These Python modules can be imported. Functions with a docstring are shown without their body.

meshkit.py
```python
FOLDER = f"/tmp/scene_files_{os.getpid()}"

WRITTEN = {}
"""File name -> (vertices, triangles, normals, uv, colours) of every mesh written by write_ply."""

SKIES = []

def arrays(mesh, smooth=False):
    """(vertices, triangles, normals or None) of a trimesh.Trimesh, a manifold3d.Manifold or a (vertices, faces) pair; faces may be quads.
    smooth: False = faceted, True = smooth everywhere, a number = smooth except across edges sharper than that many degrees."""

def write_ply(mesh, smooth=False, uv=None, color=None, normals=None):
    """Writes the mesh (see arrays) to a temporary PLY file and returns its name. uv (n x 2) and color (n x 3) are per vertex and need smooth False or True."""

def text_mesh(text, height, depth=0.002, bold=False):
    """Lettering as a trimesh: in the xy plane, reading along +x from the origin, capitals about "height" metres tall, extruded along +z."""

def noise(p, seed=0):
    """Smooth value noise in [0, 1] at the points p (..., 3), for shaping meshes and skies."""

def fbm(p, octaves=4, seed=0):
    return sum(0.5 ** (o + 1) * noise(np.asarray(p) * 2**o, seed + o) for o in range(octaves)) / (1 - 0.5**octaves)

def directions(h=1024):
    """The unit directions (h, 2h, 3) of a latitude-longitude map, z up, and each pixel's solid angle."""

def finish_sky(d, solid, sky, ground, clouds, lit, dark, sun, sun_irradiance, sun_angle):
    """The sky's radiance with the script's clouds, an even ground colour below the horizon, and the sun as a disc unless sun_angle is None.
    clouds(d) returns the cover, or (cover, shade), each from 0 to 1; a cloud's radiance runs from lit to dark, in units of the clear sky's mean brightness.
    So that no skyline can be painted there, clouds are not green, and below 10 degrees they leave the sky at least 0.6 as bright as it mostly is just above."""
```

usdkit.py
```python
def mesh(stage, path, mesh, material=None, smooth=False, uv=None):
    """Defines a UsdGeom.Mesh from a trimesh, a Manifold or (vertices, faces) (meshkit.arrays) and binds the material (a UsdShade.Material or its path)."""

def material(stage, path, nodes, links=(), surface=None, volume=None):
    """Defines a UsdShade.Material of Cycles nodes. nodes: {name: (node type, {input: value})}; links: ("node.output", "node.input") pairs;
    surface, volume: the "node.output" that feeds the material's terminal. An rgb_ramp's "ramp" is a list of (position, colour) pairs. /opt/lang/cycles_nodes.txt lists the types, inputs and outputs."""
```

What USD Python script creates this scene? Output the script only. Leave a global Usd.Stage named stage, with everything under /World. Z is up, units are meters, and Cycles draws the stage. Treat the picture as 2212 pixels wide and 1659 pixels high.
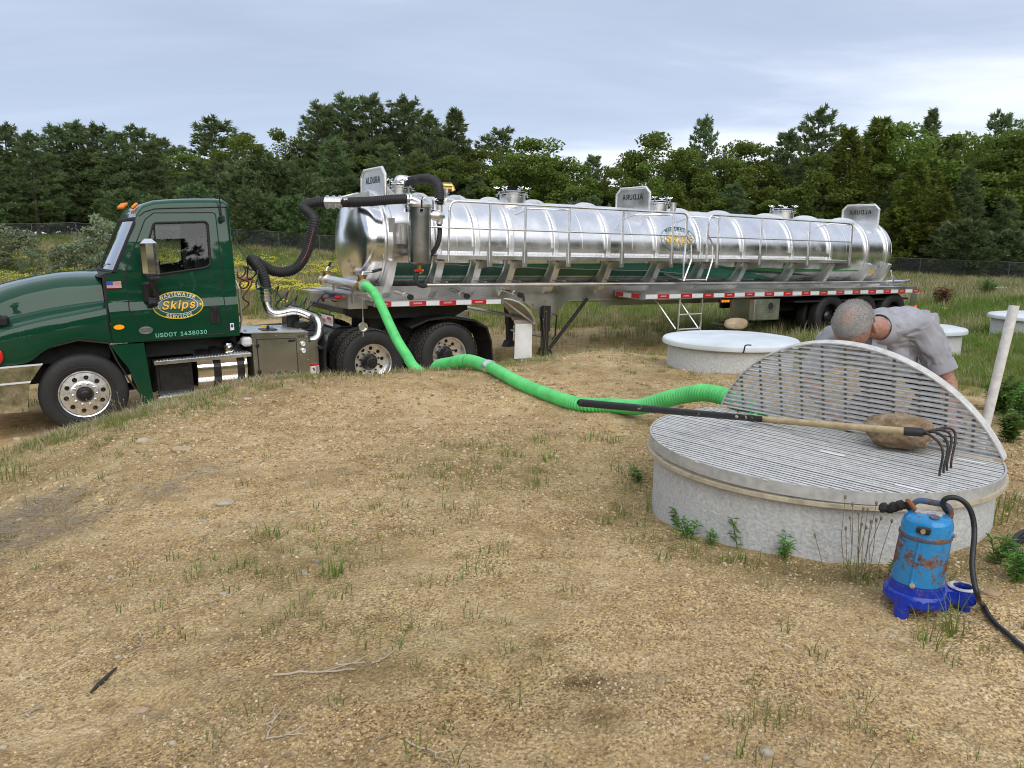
import math, zlib
import numpy as np, trimesh, manifold3d as m3, shapely
import shapely.geometry as sg
from scipy.interpolate import RBFInterpolator
from scipy.spatial import Delaunay
from pxr import Usd, UsdGeom, UsdShade, UsdLux, Sdf, Gf, Vt
import usdkit, meshkit

stage = Usd.Stage.CreateInMemory()
UsdGeom.SetStageUpAxis(stage, 'Z'); UsdGeom.SetStageMetersPerUnit(stage, 1.0)
UsdGeom.Xform.Define(stage, '/World'); UsdGeom.Scope.Define(stage, '/World/Looks')
RAD = math.radians
EYE = 2.5                                   # the lens stands 2.5 m above the yard the truck is parked in
# ------------------------------------------------------------------ camera
PITCH, ROLL, FPX = RAD(10.5), RAD(0.5), 1662.0
cp_, sp_, cr_, sr_ = math.cos(PITCH), math.sin(PITCH), math.cos(ROLL), math.sin(ROLL)
look = np.array([0, cp_, -sp_]); up0 = np.array([0, sp_, cp_]); rt0 = np.array([1.0, 0, 0])
rt = cr_ * rt0 + sr_ * up0; up = -sr_ * rt0 + cr_ * up0
cam = UsdGeom.Camera.Define(stage, '/World/camera')
cam.CreateHorizontalApertureAttr(36.0); cam.CreateVerticalApertureAttr(27.0)
cam.CreateFocalLengthAttr(36.0 * FPX / 2212.0)
cam.CreateClippingRangeAttr(Gf.Vec2f(0.05, 5000))
M4 = np.eye(4); M4[0, :3], M4[1, :3], M4[2, :3], M4[3, :3] = rt, up, -look, (0, 0, EYE)
cam.AddTransformOp().Set(Gf.Matrix4d(*M4.ravel().tolist()))
cam.CreateExposureAttr(0.8)
# ------------------------------------------------------------------ sky and sun
SUN_EL, SUN_AZ = RAD(36), RAD(163)          # azimuth from +y towards +x
sun_to = np.array([math.cos(SUN_EL) * math.sin(SUN_AZ), math.cos(SUN_EL) * math.cos(SUN_AZ), math.sin(SUN_EL)])
dome = UsdLux.DomeLight.Define(stage, '/World/sky')
def sky_material():
    n = {
     'sky': ('sky_texture', {'sky_type': 'single_scattering', 'sun_disc': False, 'sun_elevation': SUN_EL, 'sun_rotation': SUN_AZ}),
     'tc': ('texture_coordinate', {}), 'sep': ('separate_xyz', {}),
     'zz': ('math', {'math_type': 'maximum', 'value2': 0.02}), 'zo': ('math', {'math_type': 'add', 'value2': 0.12}),
     'dx': ('math', {'math_type': 'divide'}), 'dy': ('math', {'math_type': 'divide'}), 'pl': ('combine_xyz', {'z': 0.0}),
     'mp': ('mapping', {'scale': (0.42, 0.85, 1.0), 'location': (3.3, 1.7, 0.0), 'rotation': (0, 0, -0.16)}),
     'n1': ('noise_texture', {'scale': 0.8, 'detail': 7.0, 'roughness': 0.56, 'distortion': 0.35}),
     'n2': ('noise_texture', {'scale': 0.33, 'detail': 4.0, 'roughness': 0.5}),
     'nm': ('mix_float', {'fac': 0.45}),
     'st': ('map_range', {'from_min': 0.36, 'from_max': 0.62, 'to_min': 0.0, 'to_max': 1.0}),
     'tone': ('rgb_ramp', {'ramp': SKY_RAMP}),
     'hm': ('map_range', {'range_type': 'smoothstep', 'from_min': 0.0, 'from_max': 0.36, 'to_min': 1.25, 'to_max': 1.0}),
     'hv': ('vector_math', {'math_type': 'scale'}), 'mix': ('mix', {'fac': 0.9}),
     'bg': ('background_shader', {'strength': 0.085})}
    l = [('tc.generated', 'sep.vector'), ('sep.z', 'zz.value1'), ('zz.value', 'zo.value1'), ('sep.x', 'dx.value1'), ('zo.value', 'dx.value2'), ('sep.y', 'dy.value1'), ('zo.value', 'dy.value2'),
     ('dx.value', 'pl.x'), ('dy.value', 'pl.y'), ('pl.vector', 'mp.vector'), ('mp.vector', 'n1.vector'), ('mp.vector', 'n2.vector'),
     ('n1.fac', 'nm.a'), ('n2.fac', 'nm.b'), ('nm.result', 'st.value'), ('st.result', 'tone.fac'),
     ('sep.z', 'hm.value'), ('tone.color', 'hv.vector1'), ('hm.result', 'hv.scale'), ('sky.color', 'mix.color1'), ('hv.vector', 'mix.color2'), ('mix.color', 'bg.color')]
    return usdkit.material(stage, '/World/Looks/sky_look', n, l, surface='bg.background')
SKY_RAMP = [(0.0, (3.1, 3.65, 4.8)), (0.3, (3.6, 4.15, 5.3)), (0.5, (4.7, 5.2, 6.2)), (0.68, (5.9, 6.3, 7.1)), (1.0, (7.2, 7.5, 7.9))]
UsdShade.MaterialBindingAPI.Apply(dome.GetPrim()).Bind(sky_material())
dome.GetPrim().SetCustomDataByKey('kind', 'structure')
sun = UsdLux.DistantLight.Define(stage, '/World/sun')
sun.CreateIntensityAttr(0.4); sun.CreateAngleAttr(75.0); sun.CreateColorAttr(Gf.Vec3f(1.0, 0.95, 0.88))
sun.GetPrim().CreateAttribute('inputs:normalize', Sdf.ValueTypeNames.Bool).Set(True)
z_ = sun_to; x_ = np.cross([0, 0, 1], z_); x_ /= np.linalg.norm(x_); y_ = np.cross(z_, x_)
S4 = np.eye(4); S4[0, :3], S4[1, :3], S4[2, :3] = x_, y_, z_
sun.AddTransformOp().Set(Gf.Matrix4d(*S4.ravel().tolist()))

# ------------------------------------------------------------------ helpers: where a thing seen at (px, py) on a 2212 x 1659 print stands
def ray(px, py):
    x, y = px - 1106.0, py - 829.5
    x, y = cr_ * x + sr_ * y, -sr_ * x + cr_ * y
    return np.array([x, FPX * cp_ - y * sp_, -(y * cp_ + FPX * sp_)])
def at_y(px, py, Y):                         # at Y metres in front
    r = ray(px, py); return r / r[1] * Y + [0, 0, EYE]
def at_z(px, py, z):                         # at height z
    r = ray(px, py); return r / r[2] * (z - EYE) + [0, 0, EYE]
# ------------------------------------------------------------------ helpers: prims
_names = {}
def numbered(path):
    k = _names.get(path, 0); _names[path] = k + 1
    return path if k == 0 else '%s_%03d' % (path, k)
def tag(p, label=None, cat=None, group=None, kind=None):
    p = p.GetPrim() if hasattr(p, 'GetPrim') else p
    for k, v in (('label', label), ('category', cat), ('group', group), ('kind', kind)):
        if v: p.SetCustomDataByKey(k, v)
    return p
def mat4(o=(0, 0, 0), rot=None, scale=1.0):
    m = np.eye(4)
    if rot is not None: m[:3, :3] = np.asarray(rot)
    m[:3, :3] = m[:3, :3] * (np.asarray(scale)[:, None] if np.ndim(scale) else scale)
    m[3, :3] = o
    return m
def rotz(a):
    c, s = math.cos(a), math.sin(a); return np.array([[c, s, 0], [-s, c, 0], [0, 0, 1.0]])
def set_matrix(x, m):
    UsdGeom.Xformable(x).AddTransformOp().Set(Gf.Matrix4d(*np.asarray(m, float).ravel().tolist()))
def thing(name, label, cat, m=None, group=None):
    x = UsdGeom.Xform.Define(stage, numbered('/World/' + name))
    if m is not None: set_matrix(x, m)
    tag(x, label, cat, group)
    return x.GetPrim()
def part(name, mesh, mat, parent, label=None, smooth=False, uv=None, kind=None):
    p = usdkit.mesh(stage, numbered('%s/%s' % (parent.GetPath(), name)), mesh, mat, smooth=smooth, uv=uv).GetPrim()
    return tag(p, label, kind=kind)
def solo(name, mesh, mat, label=None, cat=None, group=None, kind=None, smooth=False):
    p = usdkit.mesh(stage, numbered('/World/' + name), mesh, mat, smooth=smooth).GetPrim()
    return tag(p, label, cat, group, kind)
def copy_of(src, name, label, cat, m, group=None):
    x = UsdGeom.Xform.Define(stage, numbered('/World/' + name))
    x.GetPrim().GetReferences().AddInternalReference(src if isinstance(src, Sdf.Path) else src.GetPath())
    x.ClearXformOpOrder(); op = x.AddTransformOp(opSuffix='place'); op.Set(Gf.Matrix4d(*np.asarray(m, float).ravel().tolist()))
    x.SetXformOpOrder([op]); x.GetPrim().SetInstanceable(True)
    tag(x, label, cat, group)
    return x.GetPrim()
# ------------------------------------------------------------------ helpers: shapes
def cat(*ms):
    out = []
    for m in ms:
        if isinstance(m, (list, tuple)) and not (len(m) == 2 and isinstance(m[0], np.ndarray)): out += list(m)
        else: out.append(m)
    res = []
    for m in out:
        if not isinstance(m, trimesh.Trimesh):
            v, f, _ = meshkit.arrays(m); m = trimesh.Trimesh(v, f, process=False)
        res.append(m)
    return trimesh.util.concatenate(res)
def box(lo, hi):
    lo, hi = np.minimum(lo, hi).astype(float), np.maximum(lo, hi).astype(float)
    m = trimesh.creation.box(hi - lo); m.apply_translation((lo + hi) / 2); return m
def rbox(lo, hi, b=0.01):                    # chamfered box
    lo, hi = np.minimum(lo, hi).astype(float), np.maximum(lo, hi).astype(float)
    b = min(b, (hi - lo).min() * 0.45); pts = []
    for s in np.ndindex(2, 2, 2):
        c = np.where(s, hi, lo); sg_ = np.where(s, -1, 1)
        for k in range(3):
            q = c + sg_ * b; q[k] = c[k]; pts.append(q)
    return trimesh.convex.convex_hull(np.array(pts))
def _frames(p):
    p = np.asarray(p, float); t = np.gradient(p, axis=0); t /= np.linalg.norm(t, axis=1, keepdims=True) + 1e-12
    a = np.cross(t[0], [0, 0, 1.0] if abs(t[0][2]) < 0.9 else [1.0, 0, 0]); a /= np.linalg.norm(a); A = [a]
    for k in range(1, len(p)):
        a = A[-1] - t[k] * (A[-1] @ t[k]); A.append(a / np.linalg.norm(a))
    A = np.array(A); return A, np.cross(t, A)
def tube(p, r, n=10, caps=True):
    p = np.asarray(p, float); A, B = _frames(p); r = np.broadcast_to(r, (len(p),)).astype(float)
    an = np.arange(n) * 2 * np.pi / n
    v = (p[:, None] + r[:, None, None] * (np.cos(an)[None, :, None] * A[:, None] + np.sin(an)[None, :, None] * B[:, None])).reshape(-1, 3)
    i, j = np.meshgrid(np.arange(len(p) - 1), np.arange(n), indexing='ij')
    q = np.stack([i * n + j, i * n + (j + 1) % n, (i + 1) * n + (j + 1) % n, (i + 1) * n + j], -1).reshape(-1, 4)
    f = np.vstack([q[:, [0, 1, 2]], q[:, [0, 2, 3]]])
    if caps:
        k = len(v); v = np.vstack([v, p[:1], p[-1:]]); e = (len(p) - 1) * n; jj = np.arange(n)
        f = np.vstack([f, np.stack([np.full(n, k), (jj + 1) % n, jj], 1), np.stack([np.full(n, k + 1), e + jj, e + (jj + 1) % n], 1)])
    return trimesh.Trimesh(v, f, process=False)
def cyl(a, b, r, n=16, r2=None): return tube([a, b], [r, r if r2 is None else r2], n)
def lathe(prof, n=32, axis='z', o=(0, 0, 0)):   # prof: (radius, height); closed where radius is 0
    prof = np.asarray(prof, float); an = np.arange(n) * 2 * np.pi / n
    v = np.stack([prof[:, 0][:, None] * np.cos(an), prof[:, 0][:, None] * np.sin(an), np.broadcast_to(prof[:, 1][:, None], (len(prof), n))], -1).reshape(-1, 3)
    i, j = np.meshgrid(np.arange(len(prof) - 1), np.arange(n), indexing='ij')
    q = np.stack([i * n + j, i * n + (j + 1) % n, (i + 1) * n + (j + 1) % n, (i + 1) * n + j], -1).reshape(-1, 4)
    f = np.vstack([q[:, [0, 1, 2]], q[:, [0, 2, 3]]])
    if axis == 'x': v = v[:, [2, 0, 1]]
    if axis == 'y': v = v[:, [1, 2, 0]]
    return trimesh.Trimesh(v + np.asarray(o, float), f, process=False)
def prism(poly, lo, hi, axis='y', holes=()):    # polygon in the other two axes (x z for y, y z for x, x y for z)
    g = poly if isinstance(poly, sg.Polygon) else sg.Polygon(poly, holes)
    m = trimesh.creation.extrude_polygon(g.buffer(0) if not g.is_valid else g, 1.0, engine='earcut'); v = np.array(m.vertices)
    h = lo + v[:, 2] * (hi - lo); f = np.array(m.faces)
    if axis == 'y': w = np.c_[v[:, 0], h, v[:, 1]]; f = f[:, ::-1]
    elif axis == 'x': w = np.c_[h, v[:, 0], v[:, 1]]
    else: w = np.c_[v[:, 0], v[:, 1], h]
    if hi < lo: f = f[:, ::-1]
    return trimesh.Trimesh(w, f, process=False)
def grid_mesh(P, close_u=False, close_v=False):  # P (n, m, 3)
    n, m = P.shape[:2]
    i, j = np.meshgrid(np.arange(n - (not close_u)), np.arange(m - (not close_v)), indexing='ij')
    q = np.stack([i * m + j, ((i + 1) % n) * m + j, ((i + 1) % n) * m + (j + 1) % m, i * m + (j + 1) % m], -1).reshape(-1, 4)
    return trimesh.Trimesh(P.reshape(-1, 3), np.vstack([q[:, [0, 1, 2]], q[:, [0, 2, 3]]]), process=False)
def smooth_path(p, n=60):
    from scipy.interpolate import CubicSpline
    p = np.asarray(p, float); d = np.r_[0, np.cumsum(np.linalg.norm(np.diff(p, axis=0), axis=1) ** 0.7)]
    return CubicSpline(d, p)(np.linspace(0, d[-1], n))
def even_path(p, step):
    p = np.asarray(p, float); d = np.r_[0, np.cumsum(np.linalg.norm(np.diff(p, axis=0), axis=1))]
    s = np.linspace(0, d[-1], max(2, int(d[-1] / step))); return np.stack([np.interp(s, d, p[:, k]) for k in range(3)], 1)
def round_poly(p, r): return sg.Polygon(p).buffer(-r).buffer(2 * r).buffer(-r)
_glyph = {}
def glyph(ch, bold):
    if (ch, bold) not in _glyph: _glyph[ch, bold] = meshkit.text_mesh(ch, 1.0, 0.02, bold)
    return _glyph[ch, bold].copy()
def advance(ch, bold):
    if ch == ' ': return 0.32
    return glyph(ch, bold).vertices[:, 0].max() + 0.12
def text_line(text, h, bold=False, shear=0.0, spread=1.0):        # flat lettering, centred on x, base at y = 0, z 0..0.02 h
    out, x = [], 0.0
    for ch in text:
        if ch != ' ':
            g = glyph(ch, bold); v = np.array(g.vertices); v[:, 0] += x + shear * v[:, 1]; out.append(trimesh.Trimesh(v, g.faces, process=False))
        x += advance(ch, bold) * spread
    m = trimesh.util.concatenate(out); m.vertices[:, 0] -= x / 2; m.vertices[:] = m.vertices * h
    return m
def arc_text(text, h, rx, ry, top=True, bold=True, spread=1.0):   # letters along an ellipse about the origin
    L = [advance(c, bold) * h * spread for c in text]; out = []; s = -sum(L) / 2
    th = np.linspace(-math.pi / 2, math.pi / 2, 400); ex, ey = rx * np.sin(th), ry * np.cos(th)
    arc = np.r_[0, np.cumsum(np.hypot(np.diff(ex), np.diff(ey)))]; arc -= arc[-1] / 2
    for c, l in zip(text, L):
        a = np.interp(s + l / 2, arc, th); px, py = rx * math.sin(a), ry * math.cos(a); tx, ty = rx * math.cos(a), -ry * math.sin(a)
        k = math.hypot(tx, ty); tx, ty = tx / k, ty / k
        if not top: py, ty = -py, -ty
        g = glyph(c, bold); v = np.array(g.vertices) * h; x, y = v[:, 0] - l / 2 / spread + 0.04 * h, v[:, 1]
        if not top: y = y - h
        out.append(trimesh.Trimesh(np.c_[px + x * tx - y * ty, py + x * ty + y * tx, v[:, 2]], g.faces, process=False)); s += l
    return trimesh.util.concatenate(out)
def ring_flat(rx, ry, w, n=64, d=0.002):
    a = np.linspace(0, 2 * np.pi, n, endpoint=False)
    o = np.c_[rx * np.cos(a), ry * np.sin(a)]; i = np.c_[(rx - w) * np.cos(a), (ry - w) * np.sin(a)]
    return prism(sg.Polygon(o, [i]), 0, d, 'z')
def disc_flat(rx, ry, n=64, d=0.002, at=(0, 0)):
    a = np.linspace(0, 2 * np.pi, n, endpoint=False); return prism(np.c_[at[0] + rx * np.cos(a), at[1] + ry * np.sin(a)], 0, d, 'z')
def mapped(m, fn, size=None):                   # bend flat lettering (x, y, z = thickness) on to a surface
    if size: v_, f_ = trimesh.remesh.subdivide_to_size(m.vertices, m.faces, size, max_iter=12); m = trimesh.Trimesh(v_, f_, process=False)
    v = np.array(m.vertices); return trimesh.Trimesh(fn(v[:, 0], v[:, 1], v[:, 2]), m.faces, process=False)
def flesh(chain, length=0.012, iters=8):        # joints with radii -> one smooth skin
    parts_ = []
    for (a, ra, b, rb) in chain:
        parts_.append(m3.Manifold.batch_hull([m3.Manifold.sphere(ra, 20).translate(list(map(float, a))), m3.Manifold.sphere(rb, 20).translate(list(map(float, b)))]))
    M = m3.Manifold.batch_boolean(parts_, m3.OpType.Add).refine_to_length(length)
    v, f, _ = meshkit.arrays(M); t = trimesh.Trimesh(v, f, process=True); trimesh.smoothing.filter_taubin(t, iterations=iters); return t
# ------------------------------------------------------------------ materials
L = '/World/Looks/'
def mk(name, nodes, links, **k): return usdkit.material(stage, L + name, nodes, links, surface='p.BSDF', **k)
def plain(name, col, rough=0.5, metal=0.0, var=0.12, scale=14.0, bump=0.0, bscale=60.0, **extra):
    """one colour with a little uneven tone, and fine relief if asked for"""
    hi = [min(1, c * (1 + var)) for c in col]; lo = [c * (1 - var) for c in col]
    n = {'tc': ('texture_coordinate', {}), 'n': ('noise_texture', {'scale': scale, 'detail': 5.0, 'roughness': 0.6}),
         'r': ('rgb_ramp', {'ramp': [(0.3, lo), (0.7, hi)]}),
         'rr': ('map_range', {'from_min': 0.3, 'from_max': 0.7, 'to_min': max(0.02, rough * 0.82), 'to_max': min(1, rough * 1.18)}),
         'p': ('principled_bsdf', {'metallic': metal, 'roughness': rough, **extra})}
    l = [('tc.object', 'n.vector'), ('n.fac', 'r.fac'), ('r.color', 'p.base_color'), ('n.fac', 'rr.value'), ('rr.result', 'p.roughness')]
    if bump:
        n['nb'] = ('noise_texture', {'scale': bscale, 'detail': 4.0}); n['b'] = ('bump', {'strength': bump, 'distance': 0.01})
        l += [('tc.object', 'nb.vector'), ('nb.fac', 'b.height'), ('b.normal', 'p.normal')]
    return mk(name, n, l)
def worn(name, base, dirt, amount=0.5, scale=6.0, rough=0.5, soft=0.12, bump=0.0, metal=0.0, scale2=30.0, **extra):
    n = {'tc': ('texture_coordinate', {}), 'n': ('noise_texture', {'scale': scale, 'detail': 8.0, 'roughness': 0.65, 'distortion': 0.4}),
         'm': ('map_range', {'from_min': amount, 'from_max': amount + soft}), 'x': ('mix', {'color1': base, 'color2': dirt}),
         'n2': ('noise_texture', {'scale': scale2, 'detail': 4.0}), 'v': ('hsv', {'saturation': 1.0}), 'vr': ('map_range', {'from_min': 0.3, 'from_max': 0.7, 'to_min': 0.82, 'to_max': 1.15}),
         'p': ('principled_bsdf', {'roughness': rough, 'metallic': metal, **extra})}
    l = [('tc.object', 'n.vector'), ('n.fac', 'm.value'), ('m.result', 'x.fac'), ('tc.object', 'n2.vector'), ('n2.fac', 'vr.value'), ('x.color', 'v.color'), ('vr.result', 'v.value'), ('v.color', 'p.base_color')]
    if bump:
        n['b'] = ('bump', {'strength': bump, 'distance': 0.01}); l += [('n2.fac', 'b.height'), ('b.normal', 'p.normal')]
    return mk(name, n, l)
green_paint = plain('green_paint', (0.0016, 0.044, 0.020), 0.45, 0.0, 0.05, 3.0, coat_weight=1.0, coat_roughness=0.025, coat_ior=1.45, specular_ior_level=0.08)
chrome = plain('chrome', (0.86, 0.86, 0.87), 0.05, 1.0, 0.02)
def brushed(name, col, rough, sc, bump=0.06, spots=0.08):
    n = {'tc': ('texture_coordinate', {}), 'mp': ('mapping', {'scale': sc}), 'n': ('noise_texture', {'scale': 3.0, 'detail': 6.0, 'roughness': 0.6}),
         'n2': ('noise_texture', {'scale': 1.7, 'detail': 4.0}), 'r': ('rgb_ramp', {'ramp': [(0.3, [c * (1 - spots) for c in col]), (0.7, [min(1, c * (1 + spots)) for c in col])]}),
         'rr': ('map_range', {'from_min': 0.3, 'from_max': 0.7, 'to_min': rough * 0.7, 'to_max': rough * 1.3}),
         'b': ('bump', {'strength': bump, 'distance': 0.01}), 'p': ('principled_bsdf', {'metallic': 1.0, 'anisotropic': 0.3})}
    return mk(name, n, [('tc.object', 'mp.vector'), ('mp.vector', 'n.vector'), ('tc.object', 'n2.vector'), ('n2.fac', 'r.fac'), ('r.color', 'p.base_color'), ('n2.fac', 'rr.value'), ('rr.result', 'p.roughness'), ('n.fac', 'b.height'), ('b.normal', 'p.normal')])
tank_metal = brushed('tank_metal', (0.90, 0.89, 0.88), 0.27, (0.25, 1.2, 1.2), 0.05)
head_metal = brushed('head_metal', (0.82, 0.82, 0.82), 0.20, (1, 1, 1), 0.015)
ring_metal = brushed('ring_metal', (0.84, 0.835, 0.82), 0.40, (9, 9, 9), 0.15, 0.14)
frame_metal = brushed('frame_metal', (0.50, 0.49, 0.475), 0.42, (1, 6, 6), 0.06, 0.12)
rail_metal = brushed('rail_metal', (0.76, 0.76, 0.76), 0.33, (3, 3, 3), 0.04)
tread_metal = brushed('tread_metal', (0.74, 0.74, 0.73), 0.30, (40, 40, 40), 0.3)
box_metal = brushed('box_metal', (0.36, 0.345, 0.30), 0.34, (1, 1, 30), 0.05, 0.05)
pipe_metal = brushed('pipe_metal', (0.62, 0.60, 0.56), 0.28, (5, 5, 5), 0.05, 0.15)
canister_metal = brushed('canister_metal', (0.50, 0.50, 0.50), 0.24, (8, 8, 0.5), 0.04, 0.1)
brass = plain('brass', (0.55, 0.38, 0.14), 0.3, 1.0, 0.2)
black_paint = plain('black_paint', (0.012, 0.012, 0.013), 0.35, 0.0, 0.2)
wheel_alloy = plain('wheel_alloy', (0.86, 0.87, 0.90), 0.32, 1.0, 0.04)
black_matte = plain('black_matte', (0.013, 0.013, 0.013), 0.75, 0.0, 0.3)
black_hose_mat = worn('black_hose_rubber', (0.016, 0.016, 0.017), (0.05, 0.047, 0.042), 0.58, 9.0, 0.62)
rubber = worn('tyre_rubber', (0.014, 0.014, 0.0145), (0.034, 0.031, 0.026), 0.54, 5.0, 0.68, 0.25)
tread_rubber = worn('tread_rubber', (0.045, 0.041, 0.035), (0.16, 0.125, 0.08), 0.50, 14.0, 0.9, 0.25)
amber = plain('amber_lens', (0.85, 0.24, 0.01), 0.2, 0.0, 0.1, coat_weight=0.8)
red_lens = plain('red_lens', (0.6, 0.02, 0.012), 0.2, 0.0, 0.1, coat_weight=0.8)
amber_lit = usdkit.material(stage, L + 'amber_lit', {'e': ('emission', {'color': (1.0, 0.30, 0.01), 'strength': 0.7})}, surface='e.emission')
red_lit = usdkit.material(stage, L + 'red_lit', {'e': ('emission', {'color': (1.0, 0.06, 0.03), 'strength': 1.6})}, surface='e.emission')
white_paint = worn('white_paint', (0.62, 0.63, 0.63), (0.5, 0.48, 0.43), 0.62, 2.0, 0.5, 0.3, scale2=3.0)
white_print = plain('white_print', (0.78, 0.78, 0.76), 0.4, 0.0, 0.03)
cream_print = plain('cream_print', (0.75, 0.72, 0.60), 0.4, 0.0, 0.03)
yellow_print = plain('yellow_print', (0.78, 0.46, 0.015), 0.4, 0.0, 0.04)
black_print = plain('black_print', (0.01, 0.012, 0.011), 0.4, 0.0, 0.03)
mint_print = plain('mint_print', (0.20, 0.55, 0.44), 0.4, 0.0, 0.03)
green_print = plain('green_print', (0.006, 0.075, 0.045), 0.35, 0.0, 0.03, coat_weight=0.4)
teal_print = plain('teal_print', (0.02, 0.22, 0.14), 0.35, 0.0, 0.05, coat_weight=0.4)
leaf_print = plain('leaf_print', (0.05, 0.27, 0.04), 0.35, 0.0, 0.05, coat_weight=0.4)
blue_print = plain('blue_print', (0.03, 0.06, 0.33), 0.4, 0.0, 0.03)
air_red = plain('air_red', (0.17, 0.010, 0.014), 0.45)
red_print = plain('red_print', (0.45, 0.012, 0.02), 0.35, 0.0, 0.05, coat_weight=0.5)
silver_print = plain('silver_print', (0.66, 0.68, 0.70), 0.35, 0.0, 0.05, coat_weight=0.5)
grey_badge = plain('grey_badge', (0.28, 0.30, 0.28), 0.35, 0.4, 0.1)
def pane(name, tint, fac=1.0):
    return usdkit.material(stage, L + name, {'t': ('transparent_bsdf', {'color': tint}), 'g': ('glossy_bsdf', {'color': (0.95, 0.97, 1.0), 'roughness': 0.01}), 'f': ('fresnel', {'IOR': 1.5}),
        'k': ('math', {'math_type': 'multiply', 'value2': fac}), 'm': ('mix_closure', {})}, [('f.fac', 'k.value1'), ('k.value', 'm.fac'), ('t.BSDF', 'm.closure1'), ('g.BSDF', 'm.closure2')], surface='m.closure')
window_glass = pane('window_glass', (0.72, 0.78, 0.75)); wind_glass = pane('windscreen_glass', (0.66, 0.74, 0.72), 1.5)
cab_trim = plain('cab_trim', (0.03, 0.03, 0.032), 0.7, 0.0, 0.2)
hose_green = worn('hose_green', (0.10, 0.60, 0.16), (0.15, 0.50, 0.17), 0.62, 4.0, 0.42, 0.3, scale2=8.0)
hose_green_dark = plain('hose_green_dark', (0.012, 0.11, 0.03), 0.7, 0.0, 0.1)
concrete = worn('concrete', (0.53, 0.54, 0.535), (0.36, 0.365, 0.34), 0.58, 7.0, 0.9, 0.25, bump=0.5, scale2=70.0)
lid_white = worn('lid_white', (0.62, 0.67, 0.70), (0.50, 0.54, 0.55), 0.58, 2.0, 0.42, 0.4, bump=0.02, scale2=2.5)
rim_grey = worn('rim_grey', (0.42, 0.42, 0.405), (0.33, 0.33, 0.30), 0.5, 4.0, 0.6, 0.3, bump=0.1)
grate_grey = worn('grate_grey', (0.55, 0.55, 0.535), (0.40, 0.40, 0.37), 0.56, 7.0, 0.6, 0.2, bump=0.1)
rod_grey = plain('rod_grey', (0.20, 0.20, 0.19), 0.7, 0.0, 0.2)
flange_tan = worn('flange_tan', (0.46, 0.40, 0.29), (0.25, 0.21, 0.14), 0.55, 8.0, 0.7, 0.2)
pvc = worn('pvc_pipe', (0.68, 0.67, 0.64), (0.42, 0.39, 0.33), 0.64, 10.0, 0.45, 0.15)
cardboard = plain('grey_plastic', (0.25, 0.25, 0.24), 0.6)
# ------------------------------------------------------------------ the ground: one sheet through surveyed heights
U_T, PITCH_T = RAD(31.98), RAD(1.468)        # the lorry's heading (its tail points away to the right) and slope
def body_frame(h, p):
    u = np.array([math.cos(h) * math.cos(p), math.sin(h) * math.cos(p), math.sin(p)]); v = np.array([-math.sin(h), math.cos(h), 0]); return np.stack([u, v, np.cross(u, v)])
T_ROT, T_O = body_frame(U_T, PITCH_T), np.array([-5.452, 9.659, EYE - 2.484])
R_ROT = body_frame(U_T, RAD(-0.75)); kp = T_O + np.array([4.5, 1.22, 0]) @ T_ROT; R_O = np.array([kp[0], kp[1], EYE - 0.035])
T_M, R_M = mat4(T_O, T_ROT), mat4(R_O, R_ROT)
def tw(u, v, w): return T_O + np.array([u, v, w]) @ T_ROT
def rw(u, v, w): return R_O + np.array([u, v, w]) @ R_ROT
survey = []
def S(p): survey.append(np.asarray(p, float))
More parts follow.
